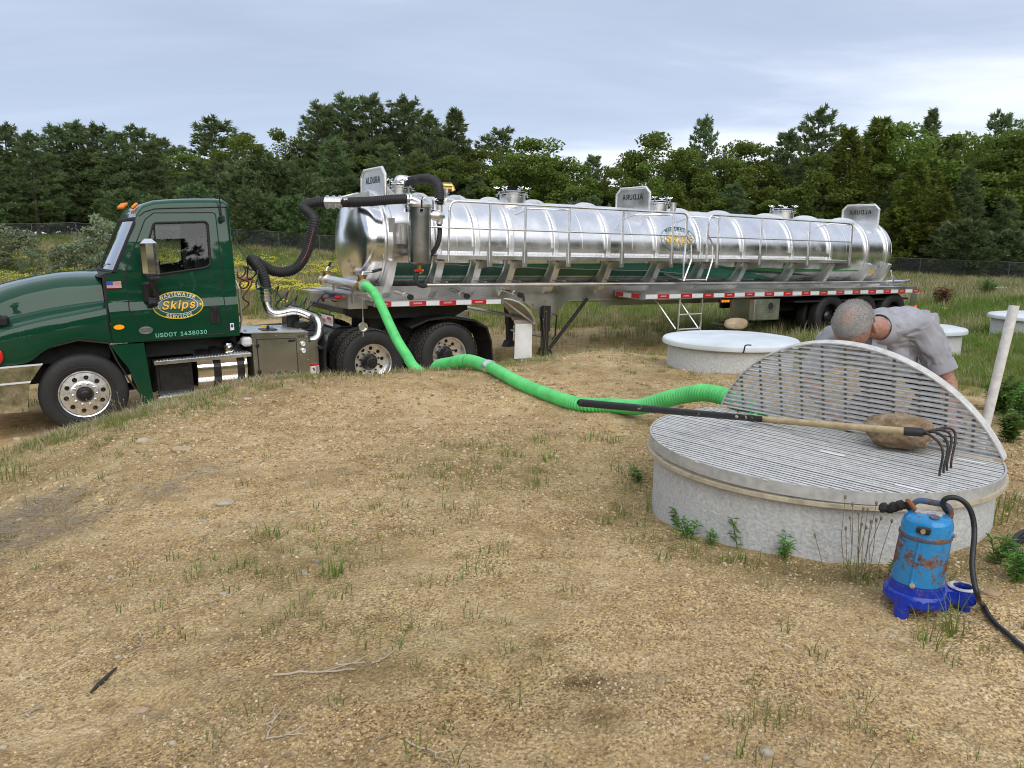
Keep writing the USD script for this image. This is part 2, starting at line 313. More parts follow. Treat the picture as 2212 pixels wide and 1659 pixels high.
for px, py, z in [(1106, 1659, -1.22), (0, 1659, -1.28), (2212, 1659, -1.2), (553, 1659, -1.24), (1659, 1659, -1.2), (1106, 1300, -1.22), (500, 1300, -1.27), (0, 1300, -1.42), (1700, 1400, -1.2), (2200, 1300, -1.2),
                  (0, 1100, -1.62), (300, 1100, -1.4), (700, 1050, -1.26), (1100, 1000, -1.22), (1390, 1000, -1.24), (700, 900, -1.3), (1000, 870, -1.24), (1250, 870, -1.2), (1960, 1330, -1.21),
                  (1405, 1085, -1.27), (1500, 1135, -1.24), (1850, 1205, -1.23), (2060, 1140, -1.21), (2190, 1050, -1.2), (2200, 900, -1.17), (2150, 800, -1.15), (1700, 800, -1.16), (1590, 788, -1.16), (1442, 777, -1.18),
                  (0, 980, -1.98), (120, 943, -1.82), (340, 880, -1.56), (560, 831, -1.42), (700, 814, -1.36), (900, 799, -1.27), (1050, 790, -1.25), (1180, 776, -1.24), (1300, 757, -1.26), (2060, 764, -1.2), (2180, 716, -1.25)]:
    S(at_z(px, py, EYE + z))
for u in (-3, -1, 0, 1, 2, 3, 4, 5):
    for v, dz in ((-0.55, 0.02), (0.1, 0), (1.2, 0), (2.5, 0), (4.5, 0.02)): S(tw(u, v, dz))
for u, z in ((3.0, -2.04), (5, -2.02), (7, -1.99), (9, -1.98), (11, -1.97), (13, -1.97), (15, -1.98)):
    for v in (-1.3, 0, 1.5, 4): S(rw(u, v, z))
for px, py, Y in [(600, 695, 23.3), (760, 690, 24), (60, 640, 26), (600, 600, 44), (100, 590, 44), (600, 565, 55), (100, 545, 55), (560, 521, 72), (150, 508, 72), (-200, 505, 70), (-600, 520, 60), (900, 545, 74), (1200, 560, 76), (1500, 574, 76), (1960, 588, 76), (2200, 594, 76), (2700, 610, 70),
                  (1300, 690, 24), (1560, 690, 24), (1900, 640, 34), (2050, 640, 35), (2200, 640, 35), (2200, 672, 21), (2050, 610, 55), (2200, 615, 55), (2600, 700, 14), (2500, 640, 34), (-500, 700, 20)]:
    S(at_y(px, py, Y))
for a in range(70, 300, 25):
    for r, z in ((3, -1.25), (9, -1.6), (30, -2.2), (90, -2.0)): S((r * math.sin(RAD(a)), r * math.cos(RAD(a)), EYE + z))
for a in range(-60, 61, 15): S((0.3 * math.sin(RAD(a)), 0.3 * math.cos(RAD(a)), EYE - 1.24))
for a in range(-70, 71, 10):
    for r in (95, 150, 400):
        k = np.clip((a + 35) / 70, 0, 1); S((r * math.sin(RAD(a)), r * math.cos(RAD(a)), EYE + 0.2 - 3.0 * k))
survey = np.array(survey)
def _lp(x, y):
    r = np.hypot(x, y) + 0.25; return np.stack([x / r * np.log(1 + r / 1.0), y / r * np.log(1 + r / 1.0)], -1)
_rbf = RBFInterpolator(_lp(survey[:, 0], survey[:, 1]), survey[:, 2], kernel='thin_plate_spline', smoothing=2e-4)
def ground_smooth(x, y):
    x, y = np.atleast_1d(np.asarray(x, float)), np.atleast_1d(np.asarray(y, float)); return _rbf(_lp(x, y).reshape(-1, 2)).reshape(x.shape)
# a polar sheet, fine near the lens and out to the horizon
_az = np.unique(np.r_[np.linspace(-180, -60, 40), np.linspace(-60, 60, 420), np.linspace(60, 180, 40)[:-1]])
_rr = np.r_[np.geomspace(0.15, 1.2, 14)[:-1], np.geomspace(1.2, 14, 230)[:-1], np.geomspace(14, 90, 90)[:-1], np.geomspace(90, 900, 20)]
_A, _R = np.meshgrid(np.radians(_az), _rr, indexing='ij'); _X, _Y = _R * np.sin(_A), _R * np.cos(_A)
_Z0 = ground_smooth(_X.ravel(), _Y.ravel()).reshape(_X.shape)
def _q(f, o, s): return meshkit.fbm(np.stack([_X * f, _Y * f, np.zeros_like(_X)], -1), o, s) - 0.5
_amp = np.clip(_R / 6, 0.35, 2.2)
_Z = _Z0 + 0.10 * _q(0.35, 3, 1) * np.clip(_amp, 0.4, 2.0) + 0.055 * _q(1.6, 4, 2) * (_R < 40) + 0.022 * _q(9, 3, 3) * (_R < 12)
# footprints and scuffs
for (hx, hy, hr, hd) in [(-0.98, 1.95, 0.10, 0.03), (-0.05, 2.05, 0.09, 0.02), (0.36, 2.05, 0.10, 0.022), (0.62, 2.35, 0.08, 0.02), (-0.3, 2.5, 0.12, 0.015), (0.9, 1.9, 0.1, 0.015), (0.2, 3.2, 0.15, 0.02), (-0.7, 3.4, 0.15, 0.02), (0.1, 2.9, .1, .02)]:
    _Z -= hd * np.exp(-((_X - hx) ** 2 + ((_Y - hy) * 1.3) ** 2) / hr ** 2 * 2)
from scipy.interpolate import RegularGridInterpolator
_gi = RegularGridInterpolator((np.radians(_az), np.log(_rr)), _Z, bounds_error=False, fill_value=None)
def ground(x, y):
    x, y = np.asarray(x, float), np.asarray(y, float); a, r = np.arctan2(x, y), np.log(np.clip(np.hypot(x, y), 0.15, 899)); g = _gi(np.stack([a, r], -1)); return float(np.ravel(g)[0]) if x.ndim == 0 else g
def on_ground(px, py, lo=1.2, hi=120):       # the spot of ground that is seen at this point of the print
    r = ray(px, py); t = np.geomspace(lo, hi, 1500) / r[1]; p = np.outer(t, r) + [0, 0, EYE]; g = ground(p[:, 0], p[:, 1]); k = np.nonzero(p[:, 2] < g)[0]
    k = k[0] if len(k) else len(t) - 1; return np.array([p[k, 0], p[k, 1], g[k]])
RISER_C, RISER_R = np.array([1.447, 3.56]), 0.775
# where grass grows thick: 0 bare sand, 1 field
def greenness(x, y):
    r = np.hypot(x, y); rel = np.stack([x - T_O[0], y - T_O[1]], -1) @ T_ROT[:2, :2].T; u, v = rel[..., 0], rel[..., 1]
    n = meshkit.fbm(np.stack([x * 0.12, y * 0.12, 0 * x], -1), 4, 11); n2 = meshkit.fbm(np.stack([x * 0.7, y * 0.7, 0 * x], -1), 4, 12)
    g = np.clip((v - 13.5 + 10 * (n - 0.5)) / 4.0, 0, 1)                                     # the field beyond the yard
    yard = np.clip((u - 5.5 + 5 * (n - 0.5)) / 4.0, 0, 1) * np.clip((v + 3.5) / 3, 0, 1) * 0.42           # beside the trailer
    right = np.clip((x - 1.9 - 0.10 * y + 2.2 * (n2 - 0.5)) / 1.2, 0, 1) * np.clip((y - 2.2) / 1.5, 0, 1) * 0.8
    edge = np.clip(1 - np.abs(v + 2.6 + 1.0 * (n2 - 0.5)) / 1.1, 0, 1) * 0.62 * (u < 4)          # the shoulder of the mound
    far = np.clip((r - 26) / 8, 0, 1)
    d = np.hypot(x - RISER_C[0], y - RISER_C[1]); ring = np.clip(1 - np.abs(d - 0.9) / 0.28, 0, 1) * 0.55
    left = np.clip((-x - 1.75 - 0.0 * y) / 0.8, 0, 1) * (y < 8) * 0.25
    pat = np.clip((n2 - 0.56) * 5, 0, 1) * 0.35
    return np.clip(np.maximum.reduce([g, yard, right, edge, far, ring, left, pat]) , 0, 1)
def ground_material():
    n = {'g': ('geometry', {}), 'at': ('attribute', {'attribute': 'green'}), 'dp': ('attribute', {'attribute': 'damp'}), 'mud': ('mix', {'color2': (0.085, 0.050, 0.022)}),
         'n1': ('noise_texture', {'scale': 0.9, 'detail': 8.0, 'roughness': 0.62}), 'n2': ('noise_texture', {'scale': 38.0, 'detail': 5.0, 'roughness': 0.7}), 'n3': ('noise_texture', {'scale': 7.0, 'detail': 6.0, 'roughness': 0.65}),
         'v': ('voronoi_texture', {'scale': 150.0, 'feature': 'f1'}), 'v2': ('voronoi_texture', {'scale': 75.0, 'feature': 'f1'}), 'n4': ('noise_texture', {'scale': 2.3, 'detail': 6.0, 'roughness': 0.6}), 'pm': ('map_range', {'from_min': 0.40, 'from_max': 0.62, 'to_min': 0.45, 'to_max': 1.0}),
         'sand': ('rgb_ramp', {'ramp': [(0.25, (0.34, 0.235, 0.115)), (0.45, (0.48, 0.35, 0.185)), (0.6, (0.56, 0.43, 0.245)), (0.8, (0.63, 0.51, 0.32))]}),
         'peb': ('rgb_ramp', {'ramp': [(0.2, (0.36, 0.33, 0.28)), (0.4, (0.85, 0.82, 0.77)), (0.6, (1.02, 0.99, 0.94)), (0.8, (1.45, 1.42, 1.32))]}),  # pebble tones; the dark end paints shade in the gravel gaps
         'mul': ('mix', {'mix_type': 'multiply', 'fac': 0.75}), 'dirt': ('rgb_ramp', {'ramp': [(0.42, (1, 1, 1)), (0.66, (0.60, 0.55, 0.49))]}), 'mul2': ('mix', {'mix_type': 'multiply', 'fac': 0.75}),
         'grass': ('rgb_ramp', {'ramp': [(0.3, (0.060, 0.070, 0.020)), (0.5, (0.115, 0.115, 0.036)), (0.7, (0.19, 0.155, 0.062))]}),
         'gm': ('math', {'math_type': 'multiply', 'value2': 0.9}), 'x': ('mix', {}), 'ad': ('math', {'math_type': 'add'}), 'ad2': ('math', {'math_type': 'multiply_add', 'value2': 0.6}),
         'b': ('bump', {'strength': 0.6, 'distance': 0.015}), 'p': ('principled_bsdf', {'roughness': 0.95, 'specular_ior_level': 0.15})}
    l = [('g.position', k + '.vector') for k in ('n1', 'n2', 'n3', 'n4', 'v', 'v2')] + [('n4.fac', 'pm.value'), ('pm.result', 'mul.fac')] + [('n3.fac', 'sand.fac'), ('v.color', 'bw.color'), ('bw.val', 'peb.fac'), ('sand.color', 'mul.color1'), ('peb.color', 'mul.color2'), ('n1.fac', 'dirt.fac'),
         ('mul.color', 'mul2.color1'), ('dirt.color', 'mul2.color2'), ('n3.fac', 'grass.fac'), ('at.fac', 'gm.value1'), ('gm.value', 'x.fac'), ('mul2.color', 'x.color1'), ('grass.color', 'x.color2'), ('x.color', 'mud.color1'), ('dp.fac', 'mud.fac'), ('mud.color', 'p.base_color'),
         ('n2.fac', 'ad2.value1'), ('v2.distance', 'ad2.value3'), ('ad2.value', 'b.height'), ('b.normal', 'p.normal')]
    n['bw'] = ('rgb_to_bw', {}); n.pop('ad')
    return mk('ground_look', n, l)
ground_look = ground_material()
_V = np.stack([_X, _Y, _Z], -1).reshape(-1, 3); na, nr = _X.shape
_i, _j = np.meshgrid(np.arange(na), np.arange(nr - 1), indexing='ij'); _i2 = (_i + 1) % na
_Q = np.stack([_i * nr + _j, _i * nr + _j + 1, _i2 * nr + _j + 1, _i2 * nr + _j], -1).reshape(-1, 4)
_F = np.vstack([_Q[:, [0, 1, 2]], _Q[:, [0, 2, 3]]])
_c = len(_V); _V = np.vstack([_V, [[0, 0, ground_smooth(0.0, 0.0)[0]]]]); _ii = np.arange(na); _F = np.vstack([_F, np.stack([np.full(na, _c), _ii * nr, ((_ii + 1) % na) * nr], 1)])
_nrm = np.cross(_V[_F[0, 1]] - _V[_F[0, 0]], _V[_F[0, 2]] - _V[_F[0, 0]])
if _nrm[2] < 0: _F = _F[:, ::-1]
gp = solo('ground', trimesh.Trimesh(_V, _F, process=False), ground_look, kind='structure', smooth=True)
_damp = np.zeros_like(_X)  # damp and mossy soil, with the shade of a kicked hole painted in
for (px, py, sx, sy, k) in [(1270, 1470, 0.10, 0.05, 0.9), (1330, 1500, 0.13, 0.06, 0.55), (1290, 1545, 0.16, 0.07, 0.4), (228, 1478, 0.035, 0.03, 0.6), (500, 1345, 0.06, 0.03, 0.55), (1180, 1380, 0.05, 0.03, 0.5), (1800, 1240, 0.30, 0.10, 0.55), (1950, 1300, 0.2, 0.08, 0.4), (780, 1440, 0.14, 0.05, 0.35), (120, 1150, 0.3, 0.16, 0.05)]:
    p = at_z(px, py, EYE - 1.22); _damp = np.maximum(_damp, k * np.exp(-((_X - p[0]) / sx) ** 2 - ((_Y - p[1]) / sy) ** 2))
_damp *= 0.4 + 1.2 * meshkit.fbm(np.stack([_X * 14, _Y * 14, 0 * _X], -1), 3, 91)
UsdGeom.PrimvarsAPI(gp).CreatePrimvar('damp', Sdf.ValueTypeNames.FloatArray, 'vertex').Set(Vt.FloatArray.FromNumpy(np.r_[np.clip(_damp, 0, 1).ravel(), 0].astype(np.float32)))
UsdGeom.PrimvarsAPI(gp).CreatePrimvar('green', Sdf.ValueTypeNames.FloatArray, 'vertex').Set(Vt.FloatArray.FromNumpy(np.r_[greenness(_X, _Y).ravel(), 0].astype(np.float32)))
# ------------------------------------------------------------------ the green road tractor, in its own frame: u to the rear from the front axle, v away from the lens, w up
def crop(ox, oy, s): return lambda x, y: ((x / s + ox) / 1.8228, (y / s + oy) / 1.8228)
def on_plane(px, py, O, ROT, k, val):       # local point of a body where axis k has this value
    r = ray(px, py); o = O - [0, 0, EYE]; t = (val + o @ ROT[k]) / (r @ ROT[k]); return ROT @ (t * r - o)
def tv(p, v): return on_plane(p[0], p[1], T_O, T_ROT, 1, v)
def rv(p, v): return on_plane(p[0], p[1], R_O, R_ROT, 1, v)
c2, c3, c4, c1, cX, cS, cB = crop(900, 600, 1.843), crop(1800, 650, 2.074), crop(2600, 700, 2.011), crop(0, 700, 1.659), crop(900, 880, 4.1475), crop(1130, 1130, 7.3733), crop(960, 1240, 6.3794)
truck = thing('tractor_unit', 'dark green day cab road tractor with a bright wheel and an oval door logo', 'truck', T_M)
VC = 1.22                                    # centre line
def fw(v): return 2 * VC - v
def mirror(m):
    v = np.array(m.vertices); v[:, 1] = fw(v[:, 1]); return trimesh.Trimesh(v, np.array(m.faces)[:, ::-1], process=False)
def side_v(w): return np.interp(w, [0.9, 1.12, 1.28, 1.48, 1.54, 1.58, 1.63, 1.70, 1.78, 2.05, 2.45, 2.85], [0.085, 0.070, 0.054, 0.045, 0.048, 0.058, 0.074, 0.082, 0.086, 0.090, 0.125, 0.175])
def skin(poly, off=0.0, bands=None, flip=False):
    bands = np.unique(np.r_[np.arange(0.9, 3.0, 0.05), 1.48, 1.52, 1.54, 1.56, 1.58, 1.605, 1.63, 1.665]) if bands is None else bands
    out = []
    for a, b in zip(bands[:-1], bands[1:]):
        g = poly.intersection(sg.box(-5, a, 9, b))
        for q in getattr(g, 'geoms', [g]):
            if q.area > 1e-6 and q.geom_type == 'Polygon':
                V, F = trimesh.creation.triangulate_polygon(q, engine='earcut'); out.append(trimesh.Trimesh(np.c_[V[:, 0], side_v(V[:, 1]) - off, V[:, 1]], F, process=False))
    m = trimesh.util.concatenate(out); m.merge_vertices(); n = m.face_normals[:, 1].mean()
    if n > 0: m.invert()
    return m
shell_poly = sg.Polygon([(0.385, 1.125), (1.985, 1.10), (1.99, 2.865), (1.05, 2.845), (0.95, 2.82), (0.83, 2.73), (0.52, 2.04), (0.385, 2.0)])
window_poly = round_poly([(0.815, 2.05), (0.84, 2.17), (1.03, 2.655), (1.70, 2.67), (1.68, 2.09), (1.60, 2.055), (1.0, 1.985), (0.86, 1.99)], 0.05)
door_poly = round_poly([(0.62, 1.56), (0.80, 1.145), (1.81, 1.145), (1.815, 2.79), (1.04, 2.785), (0.93, 2.70), (0.635, 2.07)], 0.05)
def edge_tube(poly, off, r, n=6):
    p = np.array(poly.exterior.coords)[:-1]; q = []
    for a, b in zip(p, np.roll(p, -1, 0)):
        k = max(1, int(np.linalg.norm(b - a) / 0.06)); q += [a + (b - a) * i / k for i in range(k)]
    q = np.array(q + [q[0]]); return tube(np.c_[q[:, 0], side_v(q[:, 1]) - off, q[:, 1]], r, n, False)
near = skin(shell_poly.difference(door_poly)); door = skin(door_poly.difference(window_poly), 0.004)
# roof cap
RU = np.array([0.835, 0.84, 0.865, 0.93, 1.06, 1.3, 1.6, 1.84, 1.94, 1.985, 1.995])
RW = np.array([2.725, 2.775, 2.84, 2.905, 2.952, 2.975, 2.985, 2.985, 2.975, 2.935, 2.87])
RS = np.array([2.70, 2.72, 2.745, 2.80, 2.842, 2.852, 2.86, 2.866, 2.868, 2.868, 2.866])
rows = []
for u, W, s in zip(RU, RW, RS):
    h = W - s; e = 0.172
    half = [(e, s), (e + 0.004, s + 0.25 * h), (e + 0.02, s + 0.55 * h), (e + 0.06, s + 0.82 * h), (e + 0.14, s + 0.96 * h), (e + 0.4, W), (VC, W + 0.012)]
    prof = half + [(fw(a), b) for a, b in half[-2::-1]]
    bow = lambda v: -0.075 * (1 - ((v - VC) / 1.06) ** 2) * np.clip((1.0 - u) / 0.3, 0, 1)
    rows.append([(u + bow(v), v, w) for v, w in prof])
roof = grid_mesh(np.array(rows)); roof = roof if roof.face_normals[:, 2].mean() > 0 else trimesh.Trimesh(roof.vertices, np.array(roof.faces)[:, ::-1], process=False)
rear = cat(box((1.955, 0.12, 1.10), (1.98, fw(0.12), 2.86)))
firewall = prism([(0.385, 1.13), (0.40, 1.99), (0.52, 2.035), (0.55, 1.98), (0.45, 1.9), (0.43, 1.13)], 0.10, fw(0.10))
cab = part('cab_shell', cat(near, mirror(skin(shell_poly.difference(window_poly))), rear, firewall), green_paint, truck, smooth=35)
part('roof', roof, green_paint, truck, smooth=40)
part('roof_seam', tube([(u, 0.165, s - 0.004) for u, s in zip(RU[2:], RS[2:])], 0.008, 6), black_matte, truck)
dr = part('door', door, green_paint, truck, smooth=35)
part('door_seam', edge_tube(door_poly, 0.001, 0.008), black_matte, dr)
part('window_seal', edge_tube(window_poly, 0.006, 0.016), black_matte, dr)
part('window_pane', skin(window_poly, -0.01, np.array([1.9, 2.05, 2.25, 2.45, 2.7])), window_glass, dr)
part('window_divider', tube([(1.005, side_v(1.99) + 0.004, 1.99), (1.03, side_v(2.64) + 0.004, 2.64)], 0.013, 6), black_matte, dr)
hp = tv(c1(1403, 895), 0.05)
part('door_handle', cat(rbox((hp[0] - 0.07, 0.036, hp[2] - 0.125), (hp[0] + 0.07, 0.06, hp[2] + 0.125), 0.03), rbox((hp[0] - 0.02, 0.018, hp[2] - 0.08), (hp[0] + 0.02, 0.04, hp[2] + 0.09), 0.012)), black_paint, dr)
# far window pane and seals
part('far_window_seal', mirror(edge_tube(window_poly, 0.002, 0.016)), black_matte, cab); part('far_window_pane', mirror(skin(window_poly, -0.01, np.array([1.9, 2.2, 2.7]))), window_glass, cab)
# windscreen
wsr = []
for t in np.linspace(0, 1, 10):
    a = np.array([0.50 + 0.33 * t, 2.04 + 0.67 * t]); e = 0.10 + 0.075 * t
    wsr.append([(a[0] - 0.085 * (1 - ((v - VC) / (VC - e)) ** 2) * (1 - .2 * t), v, a[1]) for v in np.linspace(e, fw(e), 15)])
wsr = np.array(wsr); ws = grid_mesh(wsr)
wp = part('windscreen', ws, wind_glass, truck, smooth=True)
loop = np.vstack([wsr[0], wsr[1:-1, -1], wsr[-1][::-1], wsr[1:-1, 0][::-1], wsr[0][:1]])
part('windscreen_seal', tube(loop, 0.026, 6, False), black_matte, wp)
part('wiper', cat(tube([(0.42, 1.05, 2.05), (0.475, 0.80, 2.12), (0.485, 0.55, 2.13)], 0.008, 6)), black_matte, wp)
part('wiper', cat(tube([(0.40, 1.75, 2.05), (0.45, 1.5, 2.13), (0.45, 1.25, 2.13)], 0.008, 6)), black_matte, wp)
part('cowl_grille', prism([(0.30, 1.985), (0.40, 2.03), (0.51, 2.045), (0.53, 1.99), (0.40, 1.95)], 0.13, fw(0.13)), black_matte, truck)
# inside the cab
part('dashboard', cat(prism([(0.55, 1.95), (0.80, 1.98), (0.92, 1.86), (0.86, 1.5), (0.55, 1.4)], 0.2, fw(0.2)), lathe([(0.18, 0), (0.205, 0.01), (0.205, 0.03), (0.18, 0.04), (0.175, 0.02), (0.18, 0)], 24, 'z', (0, 0, 0)).apply_transform(trimesh.transformations.rotation_matrix(0.9, [0, -1, 0])).apply_translation((1.02, 0.72, 1.98))), cab_trim, cab)
for k, vv in enumerate((0.45, 1.45)):
    part('seat', cat(rbox((1.15, vv, 1.45), (1.7, vv + 0.52, 1.62), 0.05), rbox((1.62, vv + 0.03, 1.55), (1.80, vv + 0.49, 2.32), 0.06), rbox((1.66, vv + 0.13, 2.30), (1.78, vv + 0.39, 2.50), 0.05)), cab_trim, cab)
part('cab_lining', cat(box((0.42, 0.16, 1.12), (1.94, fw(0.16), 1.16)), box((1.92, 0.2, 1.2), (1.945, fw(0.2), 2.82)), prism(sg.Polygon([(0.62, 1.2), (1.93, 1.2), (1.93, 2.78), (1.05, 2.78), (0.66, 2.07)]).difference(window_poly.buffer(0.015)), 0.20, 0.205), prism(sg.Polygon([(0.62, 1.2), (1.93, 1.2), (1.93, 2.78), (1.05, 2.78), (0.66, 2.07)]).difference(window_poly.buffer(0.015)), fw(0.205), fw(0.20)), box((0.95, 0.2, 2.80), (1.93, fw(0.2), 2.82))), cab_trim, cab)
part('sun_visor', rbox((0.86, 0.30, 2.50), (0.875, 1.0, 2.66), 0.005), cab_trim, cab)
# hood
HU = np.array([-1.22, -1.16, -1.0, -0.8, -0.62, -0.52, -0.42, -0.28, -0.12, 0.05, 0.2, 0.30, 0.355])
def warch(u):
    a = 0.51 + math.sqrt(max(0.70 ** 2 - (u + 0.02) ** 2, 0)); return float(np.interp(u, [-9, -0.64, -0.52], [0.96, 0.96, max(a, 0.98)])) if u < -0.5 else a
hr = []
for u in HU:
    wt = np.interp(u, [-1.22, -1.16, -1.0, -0.75, -0.4, -0.1, 0.2, 0.355], [1.55, 1.68, 1.80, 1.90, 1.98, 2.025, 2.035, 2.03]); wf = np.interp(u, [-1.22, -1.1, -0.8, -0.3, 0.355], [1.16, 1.26, 1.40, 1.50, 1.585]); wc = np.interp(u, [-1.22, -0.8, 0.355], [1.46, 1.665, 1.80])
    k = np.interp(u, [-0.8, 0.0, 0.355], [1.0, 0.85, 0.55]); wa = min(warch(u), wf - 0.10); e = np.interp(u, [-1.22, -1.0, -0.6, 0.355], [0.20, 0.06, -0.005, 0.045])
    half = [(e + 0.02, wa), (e, wa + 0.03), (e + 0.005, 0.5 * (wa + wf)), (e + 0.012, wf - 0.05), (e + 0.04, wf + 0.0), (e + 0.04 + 0.12 * k, wf + 0.04), (e + 0.05 + 0.24 * k, wf + 0.06), (e + 0.055 + 0.31 * k, wf + 0.10), (e + 0.06 + 0.34 * k, wc - 0.02), (e + 0.075 + 0.37 * k, wc + 0.05), (e + 0.13 + 0.40 * k, wc + 0.6 * (wt - wc)), (e + 0.28 + 0.40 * k, wt - 0.03), (0.95, wt - 0.004), (VC, wt + 0.006)]
    hr.append([(u, v, w) for v, w in half + [(fw(a), b) for a, b in half[-2::-1]]])
hr = np.array(hr)
for k, d in ((0, 0.06), (1, 0.02)): hr[k, :, 0] += 0.25 * np.abs((hr[k, :, 1] - VC) / 1.2) ** 2 * (1 if k == 0 else 0.6)
hood = grid_mesh(hr); hood = hood if hood.face_normals[:, 2].mean() > 0 else trimesh.Trimesh(hood.vertices, np.array(hood.faces)[:, ::-1], process=False)
hood = hood.subdivide_loop(2) if hasattr(hood, 'subdivide_loop') else hood
hd = part('hood', hood, green_paint, truck, smooth=40)
part('hood_gap', cat(prism([(0.352, 1.13), (0.352, 1.97), (0.384, 1.99), (0.384, 1.13)], 0.085, 0.11), tube([(0.368, 0.072, 1.14), (0.368, 0.07, 1.55), (0.368, 0.1, 1.75), (0.368, 0.11, 1.96)], 0.012, 6)), black_matte, truck)
part('wheel_well', cat(prism([(-0.64, 0.9), (0.36, 0.9), (0.36, 1.12), (0.1, 1.22), (-0.3, 1.2), (-0.6, 1.02)], 0.34, fw(0.34)), prism(sg.Polygon([(-0.64, 0.42), (-0.64, 1.0), (-0.4, 1.14), (0, 1.22), (0.34, 1.15), (0.42, 0.9), (0.6, 0.5)]).difference(sg.Polygon([(-0.62, 0.42), (-0.62, 0.99), (-0.4, 1.12), (0, 1.2), (0.33, 1.13), (0.40, 0.9), (0.58, 0.5)])), 0.03, 0.6), box((-0.6, 0.55, 0.62), (0.9, 0.9, 0.95))), black_matte, truck)
part('fender_skirt', prism([(0.36, 1.10), (0.75, 1.105), (0.80, 0.27), (0.655, 0.285), (0.61, 0.55), (0.53, 0.80), (0.42, 0.98)], 0.05, 0.085), green_paint, truck)
part('front_bumper', cat(prism([(-1.35, 0.40), (-0.645, 0.37), (-0.575, 0.735), (-1.35, 0.735)], 0.0, fw(0.0)), prism([(-1.38, 0.745), (-0.565, 0.745), (-0.42, 0.945), (-1.38, 0.945)], 0.008, fw(0.008))), chrome, truck)
part('bumper_strip', cat(prism([(-1.38, 0.73), (-0.572, 0.73), (-0.565, 0.748), (-1.38, 0.748)], -0.004, 0.02), prism([(-1.38, 0.935), (-0.425, 0.935), (-0.415, 0.955), (-1.38, 0.955)], -0.002, 0.02)), silver_print, truck)
part('grille', cat(box((-1.2, 0.75, 0.95), (-1.18, fw(0.75), 1.6)), *[box((-1.215, 0.78, z), (-1.19, fw(0.78), z + 0.03)) for z in np.arange(1.0, 1.56, 0.08)]), chrome, truck)
hl = trimesh.creation.icosphere(3, 1.0); hl.apply_scale((0.19, 0.16, 0.155)); hl.apply_translation((-0.955, 0.14, 1.09))
h2 = part('headlight', hl, chrome, truck, smooth=True); mk_ = trimesh.creation.icosphere(2, 1.0); mk_.apply_scale((0.09, 0.03, 0.11)); mk_.apply_translation((-0.90, 0.005, 1.09)); part('side_marker', mk_, red_lens, h2, smooth=True)
part('headlight', mirror(hl), chrome, truck, smooth=True)
def hood_mirror():
    a = rbox((-0.98, -0.16, 1.93), (-0.765, 0.05, 2.27), 0.07)
    return a
hm = part('hood_mirror', hood_mirror(), chrome, truck); part('bracket', cat(tube([(-0.86, -0.04, 1.95), (-0.85, 0.05, 1.72), (-0.80, 0.2, 1.50)], 0.03, 8), rbox((-0.84, 0.12, 1.42), (-0.70, 0.22, 1.56), 0.03)), black_paint, hm)
# marker lights
for (x, y, v) in [(852, 187, 0.42), (786, 186, 0.75), (772, 187, 0.98), (762, 188, 1.2)]:
    p = tv(c1(x, y), v); m = rbox((-0.045, -0.038, -0.02), (0.06, 0.038, 0.024), 0.016); m.apply_transform(trimesh.transformations.rotation_matrix(-0.75, [0, 1, 0])); m.apply_translation(p + [0.045, 0, 0]); part('marker_light', m, amber, truck)
# door mirror
mm = part('door_mirror', cat(rbox((0.79, -0.34, 1.97), (0.985, -0.20, 2.455), 0.055)), chrome, truck)
part('mirror_trim', rbox((0.84, -0.335, 1.93), (1.0, -0.21, 1.985), 0.02), black_paint, mm)
part('mirror_arm', cat(tube([(0.89, -0.27, 1.95), (0.89, -0.2, 1.85), (0.90, -0.02, 1.72)], 0.035, 10), rbox((0.80, -0.02, 1.63), (0.985, 0.075, 1.905), 0.03), tube([(0.9, -0.05, 1.6), (0.9, 0.0, 1.68)], 0.06, 10)), black_paint, mm)
part('glazing_bar', tube([(0.83, 0.066, 2.02), (0.80, 0.06, 2.28)], 0.01, 6), black_paint, mm)
# lettering and badges on the door
def on_door(u0, w0, off=0.009): return lambda x, y, z: np.c_[u0 + x, side_v(w0 + y) - off - z * 0.15, w0 + y]
lu, lw = 1.215, 1.575; OD = on_door(lu, lw)
lg = part('door_logo', mapped(disc_flat(0.312, 0.178), lambda x, y, z: on_door(lu, lw, 0.0055)(x, y, z), 0.025), green_print, truck)
part('outer_ring', mapped(ring_flat(0.318, 0.184, 0.012), OD, 0.025), yellow_print, lg); part('inner_ring', mapped(ring_flat(0.252, 0.118, 0.007), OD, 0.025), cream_print, lg)
part('arched_word', mapped(arc_text('WASTEWATER', 0.042, 0.262, 0.128, True, True, 0.98), OD, 0.025), cream_print, lg); part('arched_word', mapped(arc_text('SERVICES', 0.042, 0.262, 0.128, False, True, 1.0), OD, 0.025), cream_print, lg)
part('dot', mapped(cat(disc_flat(0.015, 0.015, 16, 0.002, (-0.283, 0.0)), disc_flat(0.015, 0.015, 16, 0.002, (0.283, 0.0))), OD, 0.025), yellow_print, lg)
sk = text_line('Skips', 0.105, True, 0.28); sk.apply_translation((0, -0.045, 0)); sh = sk.copy(); sh.apply_translation((0.006, -0.008, 0)); big = text_line('Skips', 0.105, True, 0.28); 
part('word_shadow', mapped(cat(*[trimesh.Trimesh(np.array(sk.vertices) + [dx, dy, 0], sk.faces, process=False) for dx, dy in ((0.007, -0.006), (-0.006, 0.005), (0.006, 0.004), (-0.005, -0.006))]), on_door(lu, lw, 0.0075), 0.025), black_print, lg); part('word', mapped(sk, on_door(lu, lw, 0.0105), 0.025), yellow_print, lg)
part('number_lettering', mapped(text_line('USDOT  1438030', 0.052, True), on_door(1.225, 1.165)), mint_print, truck)
